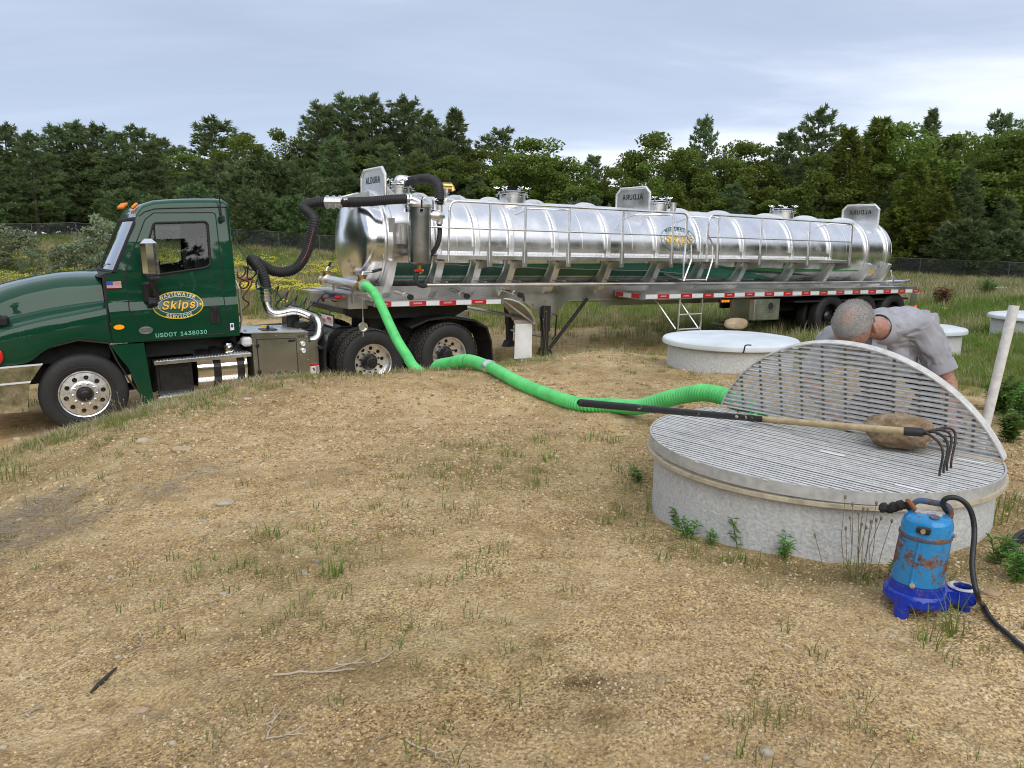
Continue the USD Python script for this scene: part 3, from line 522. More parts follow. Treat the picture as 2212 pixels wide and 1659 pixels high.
part('oval_badge', mapped(cat(disc_flat(0.085, 0.05, 40)), on_door(0.79, 1.27)), grey_badge, truck); part('badge_word', mapped(cat(text_line('CERTIFIED', 0.018, True).apply_translation((0, 0.006, 0)), text_line('CLEAN IDLE', 0.018, True).apply_translation((0, -0.02, 0))), on_door(0.79, 1.27, 0.012)), black_print, truck)
fu, fw_ = 0.478, 1.88; FL = on_door(fu, fw_, 0.006); FL2 = on_door(fu, fw_, 0.0085)
fl = part('flag_decal', mapped(prism(sg.box(-0.085, -0.045, 0.085, 0.045), 0, 0.002, 'z'), FL), white_print, truck)
part('stripe', mapped(cat(*[prism(sg.box(-0.085 if k > 2 or k > 6 else -0.085, 0.045 - 0.0138 * k - 0.007, 0.085, 0.045 - 0.0138 * k), 0, 0.002, 'z') for k in range(7)]), FL2), red_print, fl); part('canton', mapped(prism(sg.box(-0.085, -0.003, -0.012, 0.045), 0, 0.002, 'z'), on_door(fu, fw_, 0.0105)), blue_print, fl)
st_ = part('corner_decal', mapped(prism(sg.box(-0.026, -0.05, 0.026, 0.05), 0, 0.002, 'z'), on_door(1.885, 1.235, 0.004)), white_print, truck); part('decal_mark', mapped(disc_flat(0.017, 0.026, 12, 0.002), on_door(1.885, 1.245, 0.007)), blue_print, st_)
bl = trimesh.creation.icosphere(2, 1.0); bl.apply_scale((0.062, 0.02, 0.032)); bl.apply_translation((0.478, 0.045, 1.335)); part('side_blinker', bl, amber_lit, truck, smooth=True)
part('grab_handle', tube([(2.03, 0.25, 1.12), (2.05, 0.2, 1.3), (2.05, 0.2, 1.75), (2.03, 0.28, 1.85)], 0.016, 8), rail_metal, truck)
a0 = tv(c1(1450, 265), 0.10)
part('aerial_base', rbox(a0 - [0.03, 0.05, 0.05], a0 + [0.03, 0.02, 0.04], 0.015), black_paint, truck)
for k, (vv, top) in enumerate(((0.12, 1.02), (2.3, 0.86))):
    part('whip_aerial', tube([(a0[0], vv, a0[2]), (a0[0] - 0.01, vv, a0[2] + 0.35), (a0[0] - 0.05, vv, a0[2] + top)], [0.010, 0.008, 0.004], 6), black_paint, truck)
# steps, tank, boxes under the cab
for w in (0.84, 0.355):
    s = part('step', rbox((0.84, -0.03, w - 0.035), (2.10, 0.16, w + 0.015), 0.006), rail_metal, truck)
    part('tread', cat(*[rbox((0.87 + 0.041 * k, -0.02, w + 0.013), (0.892 + 0.041 * k, 0.15, w + 0.027), 0.006) for k in range(30)]), tread_metal, s)
tk = part('fuel_tank', lathe([(0, 1.36), (0.24, 1.365), (0.30, 1.40), (0.305, 1.44), (0.305, 2.04), (0.30, 2.07), (0.24, 2.10), (0, 2.105)], 40, 'x', (0, 0.44, 0.63)), chrome, truck, smooth=35)
for uu in (1.66, 1.98): part('strap', lathe([(0.309, uu - 0.05), (0.314, uu - 0.05), (0.314, uu + 0.05), (0.309, uu + 0.05)], 40, 'x', (0, 0.44, 0.63)), black_paint, tk)
part('filler_cap', cat(cyl((1.86, 0.30, 0.90), (1.86, 0.27, 0.98), 0.075, 20), cyl((1.86, 0.27, 0.98), (1.86, 0.262, 1.0), 0.05, 16)), chrome, tk)
part('battery_box', cat(rbox((0.86, 0.13, 0.36), (1.33, 0.7, 0.80), 0.015), rbox((0.9, 0.12, 0.42), (1.29, 0.14, 0.74), 0.01)), black_paint, truck)
part('chassis_side', cat(box((0.8, 0.4, 0.86), (2.0, 0.9, 1.10)), box((-0.9, 0.80, 0.62), (6.1, 0.90, 0.92)), box((-0.9, fw(0.90), 0.62), (6.1, fw(0.80), 0.92)), box((0.7, 0.75, 0.3), (3.0, 1.7, 1.05)), box((3.0, 0.85, 0.75), (6.0, fw(0.85), 0.90))), black_matte, truck)
part('white_bottle', rbox((2.02, 0.10, 0.93), (2.16, 0.26, 1.06), 0.03), white_paint, truck)
part('air_cleaner', tube([(2.0, 0.3, 0.95), (2.1, 0.3, 1.05), (2.12, 0.35, 1.12)], 0.03, 8), black_paint, truck)
# vacuum pump cabinet behind the cab
nb = part('pump_cabinet', cat(prism([(2.155, 0.40), (2.155, 1.10), (2.945, 1.055), (2.965, 1.05), (2.965, 0.40)], 0.12, 0.85)), box_metal, truck)
part('cabinet_top', prism([(2.04, 1.122), (2.04, 1.128), (2.975, 1.072), (2.975, 1.058), (2.15, 1.108)], 0.11, 1.15), rail_metal, nb)
part('cabinet_extension', box((2.967, 0.20, 0.40), (3.13, 0.8, 0.93)), box_metal, nb)
cd = part('cabinet_door', prism([(2.23, 0.44), (2.225, 1.012), (2.775, 0.985), (2.775, 0.44)], 0.108, 0.12), box_metal, nb)
part('door_gap', cat(*[tube([(a[0], 0.117, a[1]), (b[0], 0.117, b[1])], 0.006, 5) for a, b in (((2.222, 0.435), (2.218, 1.018)), ((2.218, 1.018), (2.782, 0.99)), ((2.782, 0.99), (2.782, 0.435)), ((2.782, 0.435), (2.222, 0.435)))]), black_matte, nb)
part('door_hinge', cat(rbox((2.20, 0.098, 0.52), (2.25, 0.122, 0.575), 0.008)), black_paint, nb); part('door_hinge', cat(rbox((2.20, 0.098, 0.90), (2.25, 0.122, 0.955), 0.008)), black_paint, nb)
part('black_label', box((2.665, 0.104, 0.942), (2.765, 0.109, 0.975)), black_print, nb); part('black_label', box((2.665, 0.104, 0.462), (2.765, 0.109, 0.492)), black_print, nb)
part('gauge_plate', box((2.82, 0.112, 0.72), (2.925, 0.118, 0.965)), box_metal, nb)
for w in (0.90, 0.80):
    g = part('gauge', lathe([(0, 0), (0.036, 0), (0.036, -0.035), (0.031, -0.038), (0.030, -0.03), (0, -0.03)], 28, 'y', (2.875, 0.112, w)), chrome, nb); part('dial', lathe([(0, -0.0315), (0.0295, -0.0315)], 24, 'y', (2.875, 0.112, w)), white_print, g); part('needle', tube([(2.858, 0.079, w - 0.004), (2.893, 0.079, w + 0.006)], 0.0028, 4), black_print, g)
for uu, ww in ((2.175, 0.5), (2.175, 0.7), (2.175, 0.95), (2.3, 1.055), (2.5, 1.045), (2.7, 1.035), (2.945, 0.5), (2.945, 0.65), (2.945, 0.85), (2.945, 1.0), (2.84, 0.955), (2.905, 0.955), (2.84, 0.73), (2.905, 0.73)):
    part('rivet', cyl((uu, 0.12, ww), (uu, 0.107, ww), 0.008, 8), chrome, nb)
def flat_sign(u0, w0, v): return lambda x, y, z: np.c_[u0 + x, v - z * 0.1, w0 + y]
part('maker_letters', mapped(text_line('NVE', 0.036, True), flat_sign(2.86, 0.992, 0.117)), black_print, nb)
part('model_letters', mapped(cat(text_line('Challenger 304', 0.022, True, 0.2).apply_translation((0, 0.03, 0)), text_line('PRO PAK', 0.022, True, 0.2)), flat_sign(2.50, 0.475, 0.106)), black_print, nb)
wl = part('warning_label', box((2.98, 0.194, 0.42), (3.125, 0.199, 0.575)), white_print, nb); part('red_band', box((2.98, 0.190, 0.54), (3.125, 0.1945, 0.575)), red_print, wl); part('pictogram', cat(prism([(3.02, 0.5), (3.05, 0.515), (3.06, 0.47), (3.045, 0.45), (3.035, 0.48)], 0.190, 0.1935), *[box((3.07, 0.190, 0.44 + 0.016 * k), (3.118, 0.1935, 0.447 + 0.016 * k)) for k in range(6)]), black_print, wl)
part('yellow_lever', cat(rbox((2.36, 0.42, 1.15), (2.46, 0.45, 1.175), 0.01)), yellow_print, nb); part('valve_plate', cat(rbox((2.36, 0.32, 1.105), (2.58, 0.6, 1.12), 0.005), rbox((2.45, 0.41, 1.11), (2.49, 0.46, 1.17), 0.01)), black_paint, nb)
part('black_valve_box', cat(rbox((2.93, 0.55, 1.08), (3.10, 0.85, 1.17), 0.012), rbox((2.86, 0.8, 1.0), (3.05, 1.1, 1.36), 0.01)), black_paint, truck)
# stainless pipe from the hose to the pump
pp = [tv(cX(612, 1250), 0.75), tv(cX(625, 1330), 0.74), tv(cX(680, 1440), 0.72), tv(cX(790, 1475), 0.70), tv(cX(950, 1450), 0.66), tv(cX(1130, 1440), 0.60), tv(cX(1370, 1530), 0.50), tv(cS(830, 900), 0.42), tv(cS(920, 1030), 0.36), tv(cS(940, 1220), 0.32), tv(cB(1850, 560), 0.28), tv(cB(1740, 640), 0.27), tv(cB(1610, 650), 0.27)]
pipe = part('stainless_pipe', tube(smooth_path(pp, 70), 0.062, 20), pipe_metal, truck, smooth=True)
for k in (3, 4, 5, 7, 9): 
    P_ = smooth_path(pp, 70); i_ = int(np.argmin(np.linalg.norm(P_ - pp[k], axis=1))); part('weld', tube([P_[i_ - 1] * 0.2 + P_[i_] * 0.8, P_[i_], P_[i_] * 0.8 + P_[min(i_ + 1, 69)] * 0.2], [0.0625, 0.0645, 0.0625], 20), frame_metal, pipe)
part('coupling', cat(cyl(pp[0] - [0, 0, 0.02], pp[0] + [0, 0, 0.16], 0.078, 12), *[lathe([(0.078, 0), (0.088, 0), (0.088, 0.012), (0.078, 0.012)], 20, 'z', pp[0] + [0, 0, z]) for z in (0.0, 0.06, 0.12)]), rail_metal, pipe)
part('pipe_flange', cyl(pp[-1] - [0.03, 0, 0], pp[-1] + [0.02, 0, 0], 0.072, 20), black_paint, pipe)
# wheels
def tyre_mesh(w=0.28, tread=False):
    p = [(0.30, 0.035), (0.33, 0.012), (0.39, 0.0), (0.45, 0.006), (0.485, 0.022), (0.505, 0.045), (0.515, 0.075), (0.517, w / 2)]
    p = p + [(r, w - v) for r, v in p[-2::-1]]
    if not tread:
        q = []
        for r, v in p: q.append((r, v))
        p = q
    return lathe(p + [p[0]], 72, 'y')
def lug_blocks(w=0.28):
    out = []
    for row, (v0, v1, sh) in enumerate(((0.03, 0.09, 0), (0.10, 0.135, 0.5), (0.145, 0.18, 0), (0.19, 0.25, 0.5))):
        for k in range(46):
            a = 2 * math.pi * (k + sh) / 46; b = rbox((-0.026, v0, 0.0), (0.026, v1, 0.017 if row in (1, 2) else 0.012), 0.004); b.apply_translation((0, 0, 0.512)); b.apply_transform(trimesh.transformations.rotation_matrix(a, [0, 1, 0])); out.append(b)
    return cat(*out)
def wheel_disc(lip_v, disc_v, r_in=0.095, thick=0.018, holes=10, dish=0.0):
    a = np.linspace(0, 2 * np.pi, 72, endpoint=False); o = np.c_[0.277 * np.cos(a), 0.277 * np.sin(a)]; hs = [np.c_[r_in * np.cos(a), r_in * np.sin(a)]]
    b = np.linspace(0, 2 * np.pi, 16, endpoint=False)
    hs += [np.c_[0.215 * math.cos(t) + 0.030 * np.cos(b), 0.215 * math.sin(t) + 0.030 * np.sin(b)] for t in 2 * np.pi * (np.arange(holes) + 0.25) / holes]
    d = prism(sg.Polygon(o, hs), disc_v, disc_v + thick, 'y').subdivide().subdivide(); dvv = np.array(d.vertices); dvv[:, 1] += 0.16 * (np.hypot(dvv[:, 0], dvv[:, 2]) - 0.2) * (0.5 if lip_v > disc_v else -0.6); d.vertices = dvv
    lip = lathe([(0.276, disc_v + 0.01), (0.278, lip_v + 0.03), (0.286, lip_v + 0.005), (0.300, lip_v - 0.004), (0.306, lip_v + 0.006), (0.302, lip_v + 0.03)], 72, 'y')
    return d, lip
def front_wheel(parent, o, far=False):
    f = (lambda m: mirror(m)) if far else (lambda m: m)
    def mv(m): m = m.copy(); m.apply_translation(o); return f(m)
    d, lip = wheel_disc(0.03, 0.028)
    boss = lathe([(0.175, 0.03), (0.168, 0.014), (0.155, 0.008), (0.105, 0.006), (0.098, 0.012), (0.095, 0.03)], 48, 'y')
    w = part('front_wheel', mv(cat(d, lip, boss)), wheel_alloy, parent, smooth=30)
    part('tyre', mv(cat(tyre_mesh(), lathe([(0.345, 0.0), (0.35, -0.002), (0.355, 0.0)], 72, 'y'))), rubber, w, smooth=30)
    part('hub', mv(lathe([(0.094, 0.05), (0.092, 0.0), (0.085, -0.012), (0.06, -0.016), (0.055, -0.035), (0.035, -0.042), (0, -0.042)], 32, 'y')), black_paint, w, smooth=30)
    part('backing', mv(lathe([(0, 0.06), (0.277, 0.06)], 40, 'y')), black_matte, w)
    for k in range(10):
        t = 2 * math.pi * k / 10; part('lug_nut', mv(lathe([(0.017, 0.008), (0.017, -0.006), (0.013, -0.022), (0.007, -0.028), (0, -0.028)], 10, 'y', (0.137 * math.cos(t), 0, 0.137 * math.sin(t)))), chrome, w, smooth=40)
front_wheel(truck, (0, 0.0, 0.51)); front_wheel(truck, (0, 0.0, 0.51), True)
def drive_wheel(parent, o, far=False):
    f = (lambda m: mirror(m)) if far else (lambda m: m)
    def mv(m): m = m.copy(); m.apply_translation(o); return f(m)
    d, lip = wheel_disc(0.03, 0.205, 0.13)
    w = part('drive_wheel', mv(cat(d, lip)), rail_metal if far else wheel_alloy, parent, smooth=30)
    part('tyre', mv(tyre_mesh()), rubber, w, smooth=30); part('tread_blocks', mv(lug_blocks()), tread_rubber, w)
    inner = tyre_mesh(); inner.apply_translation((0, 0.33, 0)); it = lug_blocks(); it.apply_translation((0, 0.33, 0)); part('inner_tyre', mv(inner), rubber, w, smooth=30); part('inner_tread_blocks', mv(it), tread_rubber, w)
    part('hub', mv(cat(lathe([(0.135, 0.22), (0.132, 0.19), (0.112, 0.18), (0.100, 0.12), (0.088, 0.10), (0.085, 0.075), (0.06, 0.068), (0, 0.068)], 32, 'y'), *[cyl((0.07 * math.cos(t), 0.08, 0.07 * math.sin(t)), (0.07 * math.cos(t), 0.062, 0.07 * math.sin(t)), 0.009, 8) for t in 2 * np.pi * np.arange(8) / 8])), black_paint, w, smooth=30)
    part('backing', mv(lathe([(0, 0.235), (0.277, 0.235)], 40, 'y')), black_matte, w)
    for k in range(10):
        t = 2 * math.pi * (k + 0.5) / 10; part('lug_nut', mv(cyl((0.16 * math.cos(t), 0.215, 0.16 * math.sin(t)), (0.16 * math.cos(t), 0.175, 0.16 * math.sin(t)), 0.016, 8)), black_paint, w)
for uu in (3.93, 5.25):
    drive_wheel(truck, (uu, 0.0, 0.51)); drive_wheel(truck, (uu, 0.0, 0.51), True)
# rear of the frame: flap, fifth wheel, fender
qf = part('quarter_fender', cat(prism([(3.17, 0.32), (3.175, 0.80), (3.24, 1.00), (3.36, 1.11), (3.45, 1.135), (3.45, 1.12), (3.37, 1.095), (3.255, 0.99), (3.19, 0.79), (3.185, 0.32)], 0.02, 0.62), box((3.12, 0.05, 0.80), (3.18, 0.6, 0.83))), black_paint, truck)
part('quarter_fender', cat(prism([(3.17, 0.32), (3.175, 0.80), (3.24, 1.00), (3.36, 1.11), (3.45, 1.135), (3.45, 1.12), (3.37, 1.095), (3.255, 0.99), (3.19, 0.79), (3.185, 0.32)], fw(0.62), fw(0.02))), black_paint, truck)
def dealer_plate(v0, v1):
    q = part('dealer_plate', box((3.33, v0, 1.10), (3.345, v1, 1.30)), black_paint, truck); part('white_panel', box((3.326, v0 + 0.03, 1.13), (3.3315, v1 - 0.03, 1.275)), white_print, q)
    c = (v0 + v1) / 2; F_ = lambda x, y, z: np.c_[3.3245 - z * 0.1, c - x, 1.165 + y]
    part('red_block', box((3.3235, c - 0.21, 1.215), (3.3265, c - 0.03, 1.255)), red_print, q); part('plate_letters', mapped(text_line('AmeriTruck', 0.062, True), F_), red_print, q)
dealer_plate(0.02, 0.60); dealer_plate(fw(0.60), fw(0.02))
part('fifth_wheel', cat(prism([(4.1, 1.10), (4.15, 1.20), (4.9, 1.22), (5.15, 1.12), (5.0, 1.08), (4.2, 1.06)], 0.75, fw(0.75)), box((4.2, 0.8, 0.88), (4.9, fw(0.8), 1.1))), black_paint, truck)
part('rear_fender', cat(prism([(4.55, 1.03), (4.9, 1.13), (5.25, 1.15), (5.75, 1.06), (5.98, 0.92), (6.06, 0.68), (6.08, 0.30), (6.055, 0.30), (6.035, 0.67), (5.955, 0.90), (5.74, 1.03), (5.25, 1.12), (4.9, 1.10), (4.6, 1.0)], 0.03, 0.62), prism([(4.3, 0.9), (4.5, 1.02), (4.9, 1.12), (5.3, 1.14), (5.8, 1.02), (6.0, 0.85), (6.0, 0.6), (4.3, 0.6)], 0.62, 0.64)), black_paint, truck)
part('axle', cat(*[cyl((uu, 0.3, 0.51), (uu, fw(0.3), 0.51), 0.1, 12) for uu in (0, 3.93, 5.25)]), black_matte, truck)
# ------------------------------------------------------------------ the aluminium tank trailer: u to the rear from the kingpin, v away, w up from the tank's axis
tr = thing('tank_trailer', 'long polished aluminium tank trailer with ribs, side walkway and red and white reflective tape', 'tank trailer', R_M)
RT, RR = 0.79, 0.845
RINGS = [-0.10, 0.74, 1.46, 2.14, 3.08, 4.28, 5.50, 6.70, 7.95, 9.52, 10.87, 12.30, 13.10]
part('tank_shell', lathe([(RT, u) for u in np.linspace(-0.2, 13.25, 80)], 96, 'x'), tank_metal, tr, smooth=True)
hp_ = [(r_, -0.60 + r_ * r_ / 3.9) for r_ in np.linspace(0, 0.66, 14)] + [(0.66 + 0.13 * math.sin(a), -0.488 + 0.15 * (1 - math.cos(a)) + 0.025 * math.sin(a)) for a in np.linspace(0.2, math.pi / 2, 9)] + [(RT, -0.24), (RT, -0.2)]
part('front_head', lathe(hp_, 96, 'x'), head_metal, tr, smooth=True)
part('rear_head', lathe([(RT, 13.25), (RT - 0.003, 13.30)] + [(RT * math.sin(a), 13.25 + 0.40 * math.cos(a) ** 0.9) for a in np.linspace(1.35, 0.08, 18)] + [(0, 13.65)], 96, 'x'), head_metal, tr, smooth=True)
for u in RINGS:
    part('rib', lathe([(RT - 0.01, u - 0.085), (RT + 0.006, u - 0.082), (RT + 0.012, u - 0.06), (RR - 0.006, u - 0.045), (RR, u - 0.035), (RR, u + 0.035), (RR - 0.006, u + 0.045), (RT + 0.012, u + 0.06), (RT + 0.006, u + 0.082), (RT - 0.01, u + 0.085)], 96, 'x'), ring_metal, tr, smooth=30)
for u in (1.1, 3.7, 4.9, 6.1, 7.3, 8.7, 10.2, 11.5): part('weld_seam', lathe([(RT + 0.0, u - 0.008), (RT + 0.003, u), (RT + 0.0, u + 0.008)], 96, 'x'), ring_metal, tr, smooth=True)
# posts that carry the tank on its frame
for u in RINGS:
    for s in (-1, 1):
        part('saddle_post', cat(prism([(s * 0.93, -0.28), (s * 0.86, -0.25), (s * 0.40, -0.86), (s * 0.52, -0.90), (s * 0.64, -0.80), (s * 0.80, -0.55)], u - 0.065, u + 0.065, 'x')), ring_metal, tr)
for s in (-1, 1):
    part('frame_rail', cat(box((-0.55, s * 0.50, -1.00), (13.75, s * 0.53, -0.70)), box((-0.55, s * 0.47, -1.015), (13.75, s * 0.58, -1.0)), box((4.4, s * 0.495, -1.12), (13.7, s * 0.525, -1.0))), frame_metal, tr)
part('belly_plate', cat(box((-0.5, -0.5, -0.78), (13.7, 0.5, -0.76))), frame_metal, tr)
# painted swoosh along the lower side
def side_patch(top, bot, us, off):
    us = np.asarray(us, float); P = np.zeros((len(us), 9, 3))
    for i, u in enumerate(us):
        for j, w in enumerate(np.linspace(top(u), bot(u), 9)): P[i, j] = (u, -math.sqrt((RT + off) ** 2 - min(w * w, 0.6)), w)
    m = grid_mesh(P); return m if m.face_normals[:, 1].mean() < 0 else trimesh.Trimesh(m.vertices, np.array(m.faces)[:, ::-1], process=False)
UU = np.linspace(0.02, 8.6, 90); I = lambda xs, ys: (lambda u: np.interp(u, xs, ys))
part('dark_stripe', side_patch(I([0, 4, 7, 8.6], [-0.31, -0.40, -0.46, -0.50]), I([0, 5, 7, 8.6], [-0.525, -0.545, -0.565, -0.53]), UU, 0.003), green_print, tr)
part('teal_line', side_patch(I([0, 8.6], [-0.565, -0.575]), I([0, 8.6], [-0.585, -0.59]), UU, 0.003), teal_print, tr)
part('teal_swoosh', side_patch(I([0.6, 2, 4, 6, 7.4, 9.3], [-0.31, -0.325, -0.31, -0.29, -0.33, -0.62]), I([0.6, 2, 4, 5.2, 6.5, 9.3], [-0.318, -0.37, -0.405, -0.43, -0.55, -0.625]), np.linspace(0.6, 9.3, 90), 0.006), teal_print, tr)
part('white_line', side_patch(I([0.6, 2, 4, 5.5, 7], [-0.322, -0.376, -0.412, -0.44, -0.53]), I([0.6, 2, 4, 5.5, 7], [-0.326, -0.384, -0.42, -0.448, -0.535]), np.linspace(0.6, 7, 60), 0.0075), white_print, tr)
part('dark_fin', side_patch(I([6.9, 8.4, 10.6], [-0.33, -0.40, -0.55]), I([6.9, 8.2, 10.6], [-0.345, -0.47, -0.56]), np.linspace(6.9, 10.6, 40), 0.008), green_print, tr)
part('leaf_streak', side_patch(I([7.2, 9.5, 13.0], [-0.36, -0.40, -0.44]), I([7.2, 9.5, 13.0], [-0.365, -0.47, -0.445]), np.linspace(7.2, 13.0, 50), 0.010), leaf_print, tr)
part('yellow_label', side_patch(I([12.5, 12.9], [-0.40, -0.40]), I([12.5, 12.9], [-0.50, -0.50]), [12.58, 12.7, 12.82], 0.012), yellow_print, tr)
# logo on the tank side
TU, TA = 6.10, math.asin(0.19 / RT)
def on_tank(off): return lambda x, y, z: np.c_[TU + x, -(RT + off + z * 0.1) * np.cos(TA + y / RT), (RT + off + z * 0.1) * np.sin(TA + y / RT)]
lg2 = part('side_logo', mapped(cat(ring_flat(0.47, 0.262, 0.010)), on_tank(0.004)), green_print, tr); part('inner_ring', mapped(ring_flat(0.385, 0.175, 0.007), on_tank(0.004)), green_print, lg2)
part('arched_word', mapped(arc_text('WASTEWATER', 0.060, 0.395, 0.188, True, True, 0.98), on_tank(0.004)), green_print, lg2); part('arched_word', mapped(arc_text('SERVICES', 0.060, 0.395, 0.188, False, True), on_tank(0.004)), green_print, lg2)
for x in (-0.425, 0.425): part('dot', mapped(disc_flat(0.022, 0.022, 16, 0.002, (x, 0)), on_tank(0.004)), yellow_print, lg2)
sk = text_line('Skips', 0.175, True, 0.28); sk.apply_translation((0, -0.075, 0)); part('word_shadow', mapped(cat(*[trimesh.Trimesh(np.array(sk.vertices) + [dx, dy, 0], sk.faces, process=False) for dx, dy in ((0.012, -0.010), (-0.006, 0.006))]), on_tank(0.003)), green_print, lg2); part('word', mapped(sk, on_tank(0.008)), yellow_print, lg2)
# roll-over guards with cut lettering
for u, vc in ((-0.1, -0.12), (5.36, -0.19), (12.85, -0.14)):
    f = [(-0.50, 0.60), (-0.50, 1.06), (-0.38, 1.165), (0.38, 1.165), (0.50, 1.06), (0.50, 0.60)]
    g = part('rollover_guard', prism(sg.Polygon([(a + vc, b) for a, b in f]).buffer(-0.01), u - 0.006, u + 0.006, 'x'), rail_metal, tr)
    part('rim', cat(tube([(u, a + vc, b) for a, b in f], 0.028, 10)), ring_metal, g); part('gusset', cat(prism([(u, 0.72), (u + 0.3, 0.74), (u, 1.0)], vc - 0.3, vc - 0.29), prism([(u, 0.72), (u + 0.3, 0.74), (u, 1.0)], vc + 0.29, vc + 0.3)), ring_metal, g)
    tx = text_line('ALDURA', 0.10, True, 0.06); sgn = -1 if u < 0 else 1
    part('cut_letters', mapped(tx, (lambda uu, vv, s: (lambda x, y, z: np.c_[uu - 0.009 + z * 0.0 - z * 0.1, vv + s * x, 0.945 + y]))(u, vc, sgn)), black_print, g)
    bar = [box((u - 0.0125, vc - 0.26, 0.945 + z), (u - 0.0115, vc + 0.26, 0.945 + z + 0.006)) for z in (0.035, 0.065)]
# manways
def manway(u, v, r=0.24):
    m = part('manway', lathe([(r, 0.70), (r, 0.90), (r + 0.03, 0.905), (r + 0.03, 0.925), (0, 0.925)], 36, 'z', (u, v, 0)), rail_metal, tr, smooth=30)
    part('hatch_lid', lathe([(r + 0.03, 0.928), (r + 0.03, 0.945), (r * 0.8, 0.965), (0, 0.975)], 36, 'z', (u, v, 0)), chrome, m, smooth=30)
    for k in range(6):
        t = 2 * math.pi * (k + 0.5) / 6; x, y = u + (r + 0.045) * math.cos(t), v + (r + 0.045) * math.sin(t)
        part('clamp', cat(cyl((x, y, 0.86), (x, y, 1.01), 0.014, 8), *[tube([(x + 0.055 * math.cos(b), y + 0.055 * math.sin(b), 1.03), (x, y, 1.0), (x - 0.055 * math.cos(b), y - 0.055 * math.sin(b), 1.03)], 0.009, 6) for b in (t, t + 1.57)], rbox((x - 0.02, y - 0.02, 0.86), (x + 0.02, y + 0.02, 0.90), 0.005)), chrome, m)
manway(0.36, -0.1, 0.19); manway(2.59, -0.1); manway(6.12, -0.1, 0.2); manway(9.98, -0.1, 0.25)
part('vent_cap', lathe([(0.06, 0.75), (0.06, 0.9), (0.07, 0.9), (0.07, 0.93), (0, 0.94)], 16, 'z', (6.45, -0.2, 0)), rail_metal, tr)
# walkway with toe board and hand rails
def walk(u0, u1):
    w = part('walkway', cat(box((u0, -1.20, -0.245), (u1, -1.185, -0.185)), box((u0, -1.185, -0.20), (u1, -0.70, -0.188))), rail_metal, tr)
    part('grip_tread', cat(*[rbox((u0 + 0.03 + 0.06 * k, -1.17, -0.19), (u0 + 0.06 + 0.06 * k, -0.85, -0.178), 0.004) for k in range(int((u1 - u0 - 0.05) / 0.06))]), tread_metal, w)
    return part('toe_board', box((u0, -0.83, -0.115), (u1, -0.82, -0.045)), frame_metal, w)
walk(0.52, 6.62); walk(6.62, 11.06)
for u in (1.48, 2.17, 3.08, 4.29, 5.52, 6.75, 8.01, 9.55, 11.04):
    part('walkway_bracket', cat(prism([(-1.21, -0.17), (-1.21, -0.36), (-1.15, -0.37), (-0.72, -0.42), (-0.72, -0.25), (-1.15, -0.25)], u - 0.008, u + 0.008, 'x'), box((u - 0.05, -1.215, -0.36), (u + 0.05, -1.205, -0.06))), frame_metal, tr)
    part('rail_post', tube([(u - 0.01, -1.22, -0.30), (u, -1.205, 0.665)], 0.019, 8), rail_metal, tr)
part('rail_post', tube([(0.72, -1.215, -0.28), (0.735, -1.205, 0.50)], 0.019, 8), rail_metal, tr)
def bend(pts, r=0.12, n=6):
    pts = np.asarray(pts, float); out = [pts[0]]
    for a, b, c in zip(pts[:-2], pts[1:-1], pts[2:]):
        p, q = b + (a - b) / np.linalg.norm(a - b) * r, b + (c - b) / np.linalg.norm(c - b) * r
        for t in np.linspace(0, 1, n): out.append((1 - t) ** 2 * p + 2 * t * (1 - t) * b + t * t * q)
    return np.array(out + [pts[-1]])
part('top_rail', tube(bend([(0.735, -1.205, 0.40), (0.74, -1.205, 0.665), (5.88, -1.205, 0.67), (5.88, -1.205, 0.02), (5.84, -1.215, -0.25), (5.84, -1.225, -0.62)], 0.14), 0.021, 8), rail_metal, tr)
part('mid_rail', tube([(0.735, -1.205, 0.25), (5.88, -1.205, 0.245)], 0.017, 8), rail_metal, tr)
part('top_rail', tube(bend([(6.46, -1.205, -0.2), (6.46, -1.205, 0.67), (11.05, -1.205, 0.645), (11.05, -1.215, -0.30)], 0.16), 0.021, 8), rail_metal, tr)
part('mid_rail', tube([(6.46, -1.205, 0.24), (11.05, -1.205, 0.235)], 0.017, 8), rail_metal, tr)
part('rail_return', tube(bend([(0.735, -1.205, 0.25), (0.30, -1.15, 0.26), (0.25, -0.8, 0.26)], 0.08), 0.016, 8), rail_metal, tr)
for (ua, ub) in ((3.08, 2.30), (5.52, 4.7), (6.75, 6.1), (11.04, 10.4)): part('rail_brace', tube(bend([(ua, -1.205, 0.62), (ub + 0.1, -0.95, 0.62), (ub, -0.68, 0.52)], 0.08), 0.013, 8), rail_metal, tr)
# boarding ladder
for ub, uo in ((5.84, 0.16), (6.44, 0.14)): part('ladder_upright', tube(bend([(ub + 0.02, -1.21, 0.28), (ub + uo, -1.24, 0.10), (ub + uo, -1.26, -0.22), (ub, -1.25, -0.62)], 0.05), 0.019, 8), rail_metal, tr)
part('ladder_rung', tube([(5.84, -1.25, -0.60), (6.44, -1.25, -0.60)], 0.019, 8), rail_metal, tr); part('ladder_rung', tube([(5.84, -1.25, -0.60), (5.75, -0.8, -0.50)], 0.019, 8), rail_metal, tr)
for ub in (5.76, 6.37):
    part('lower_ladder_upright', tube([(ub, -1.26, -0.96), (ub - 0.02, -1.27, -1.60)], 0.018, 8), rail_metal, tr); part('lower_ladder_brace', tube([(ub - 0.30, -0.85, -0.96), (ub - 0.04, -1.22, -1.55)], 0.017, 8), rail_metal, tr)
for w in (-1.27, -1.56): part('ladder_rung', tube([(5.75, -1.265, w), (6.36, -1.265, w)], 0.018, 8), rail_metal, tr)
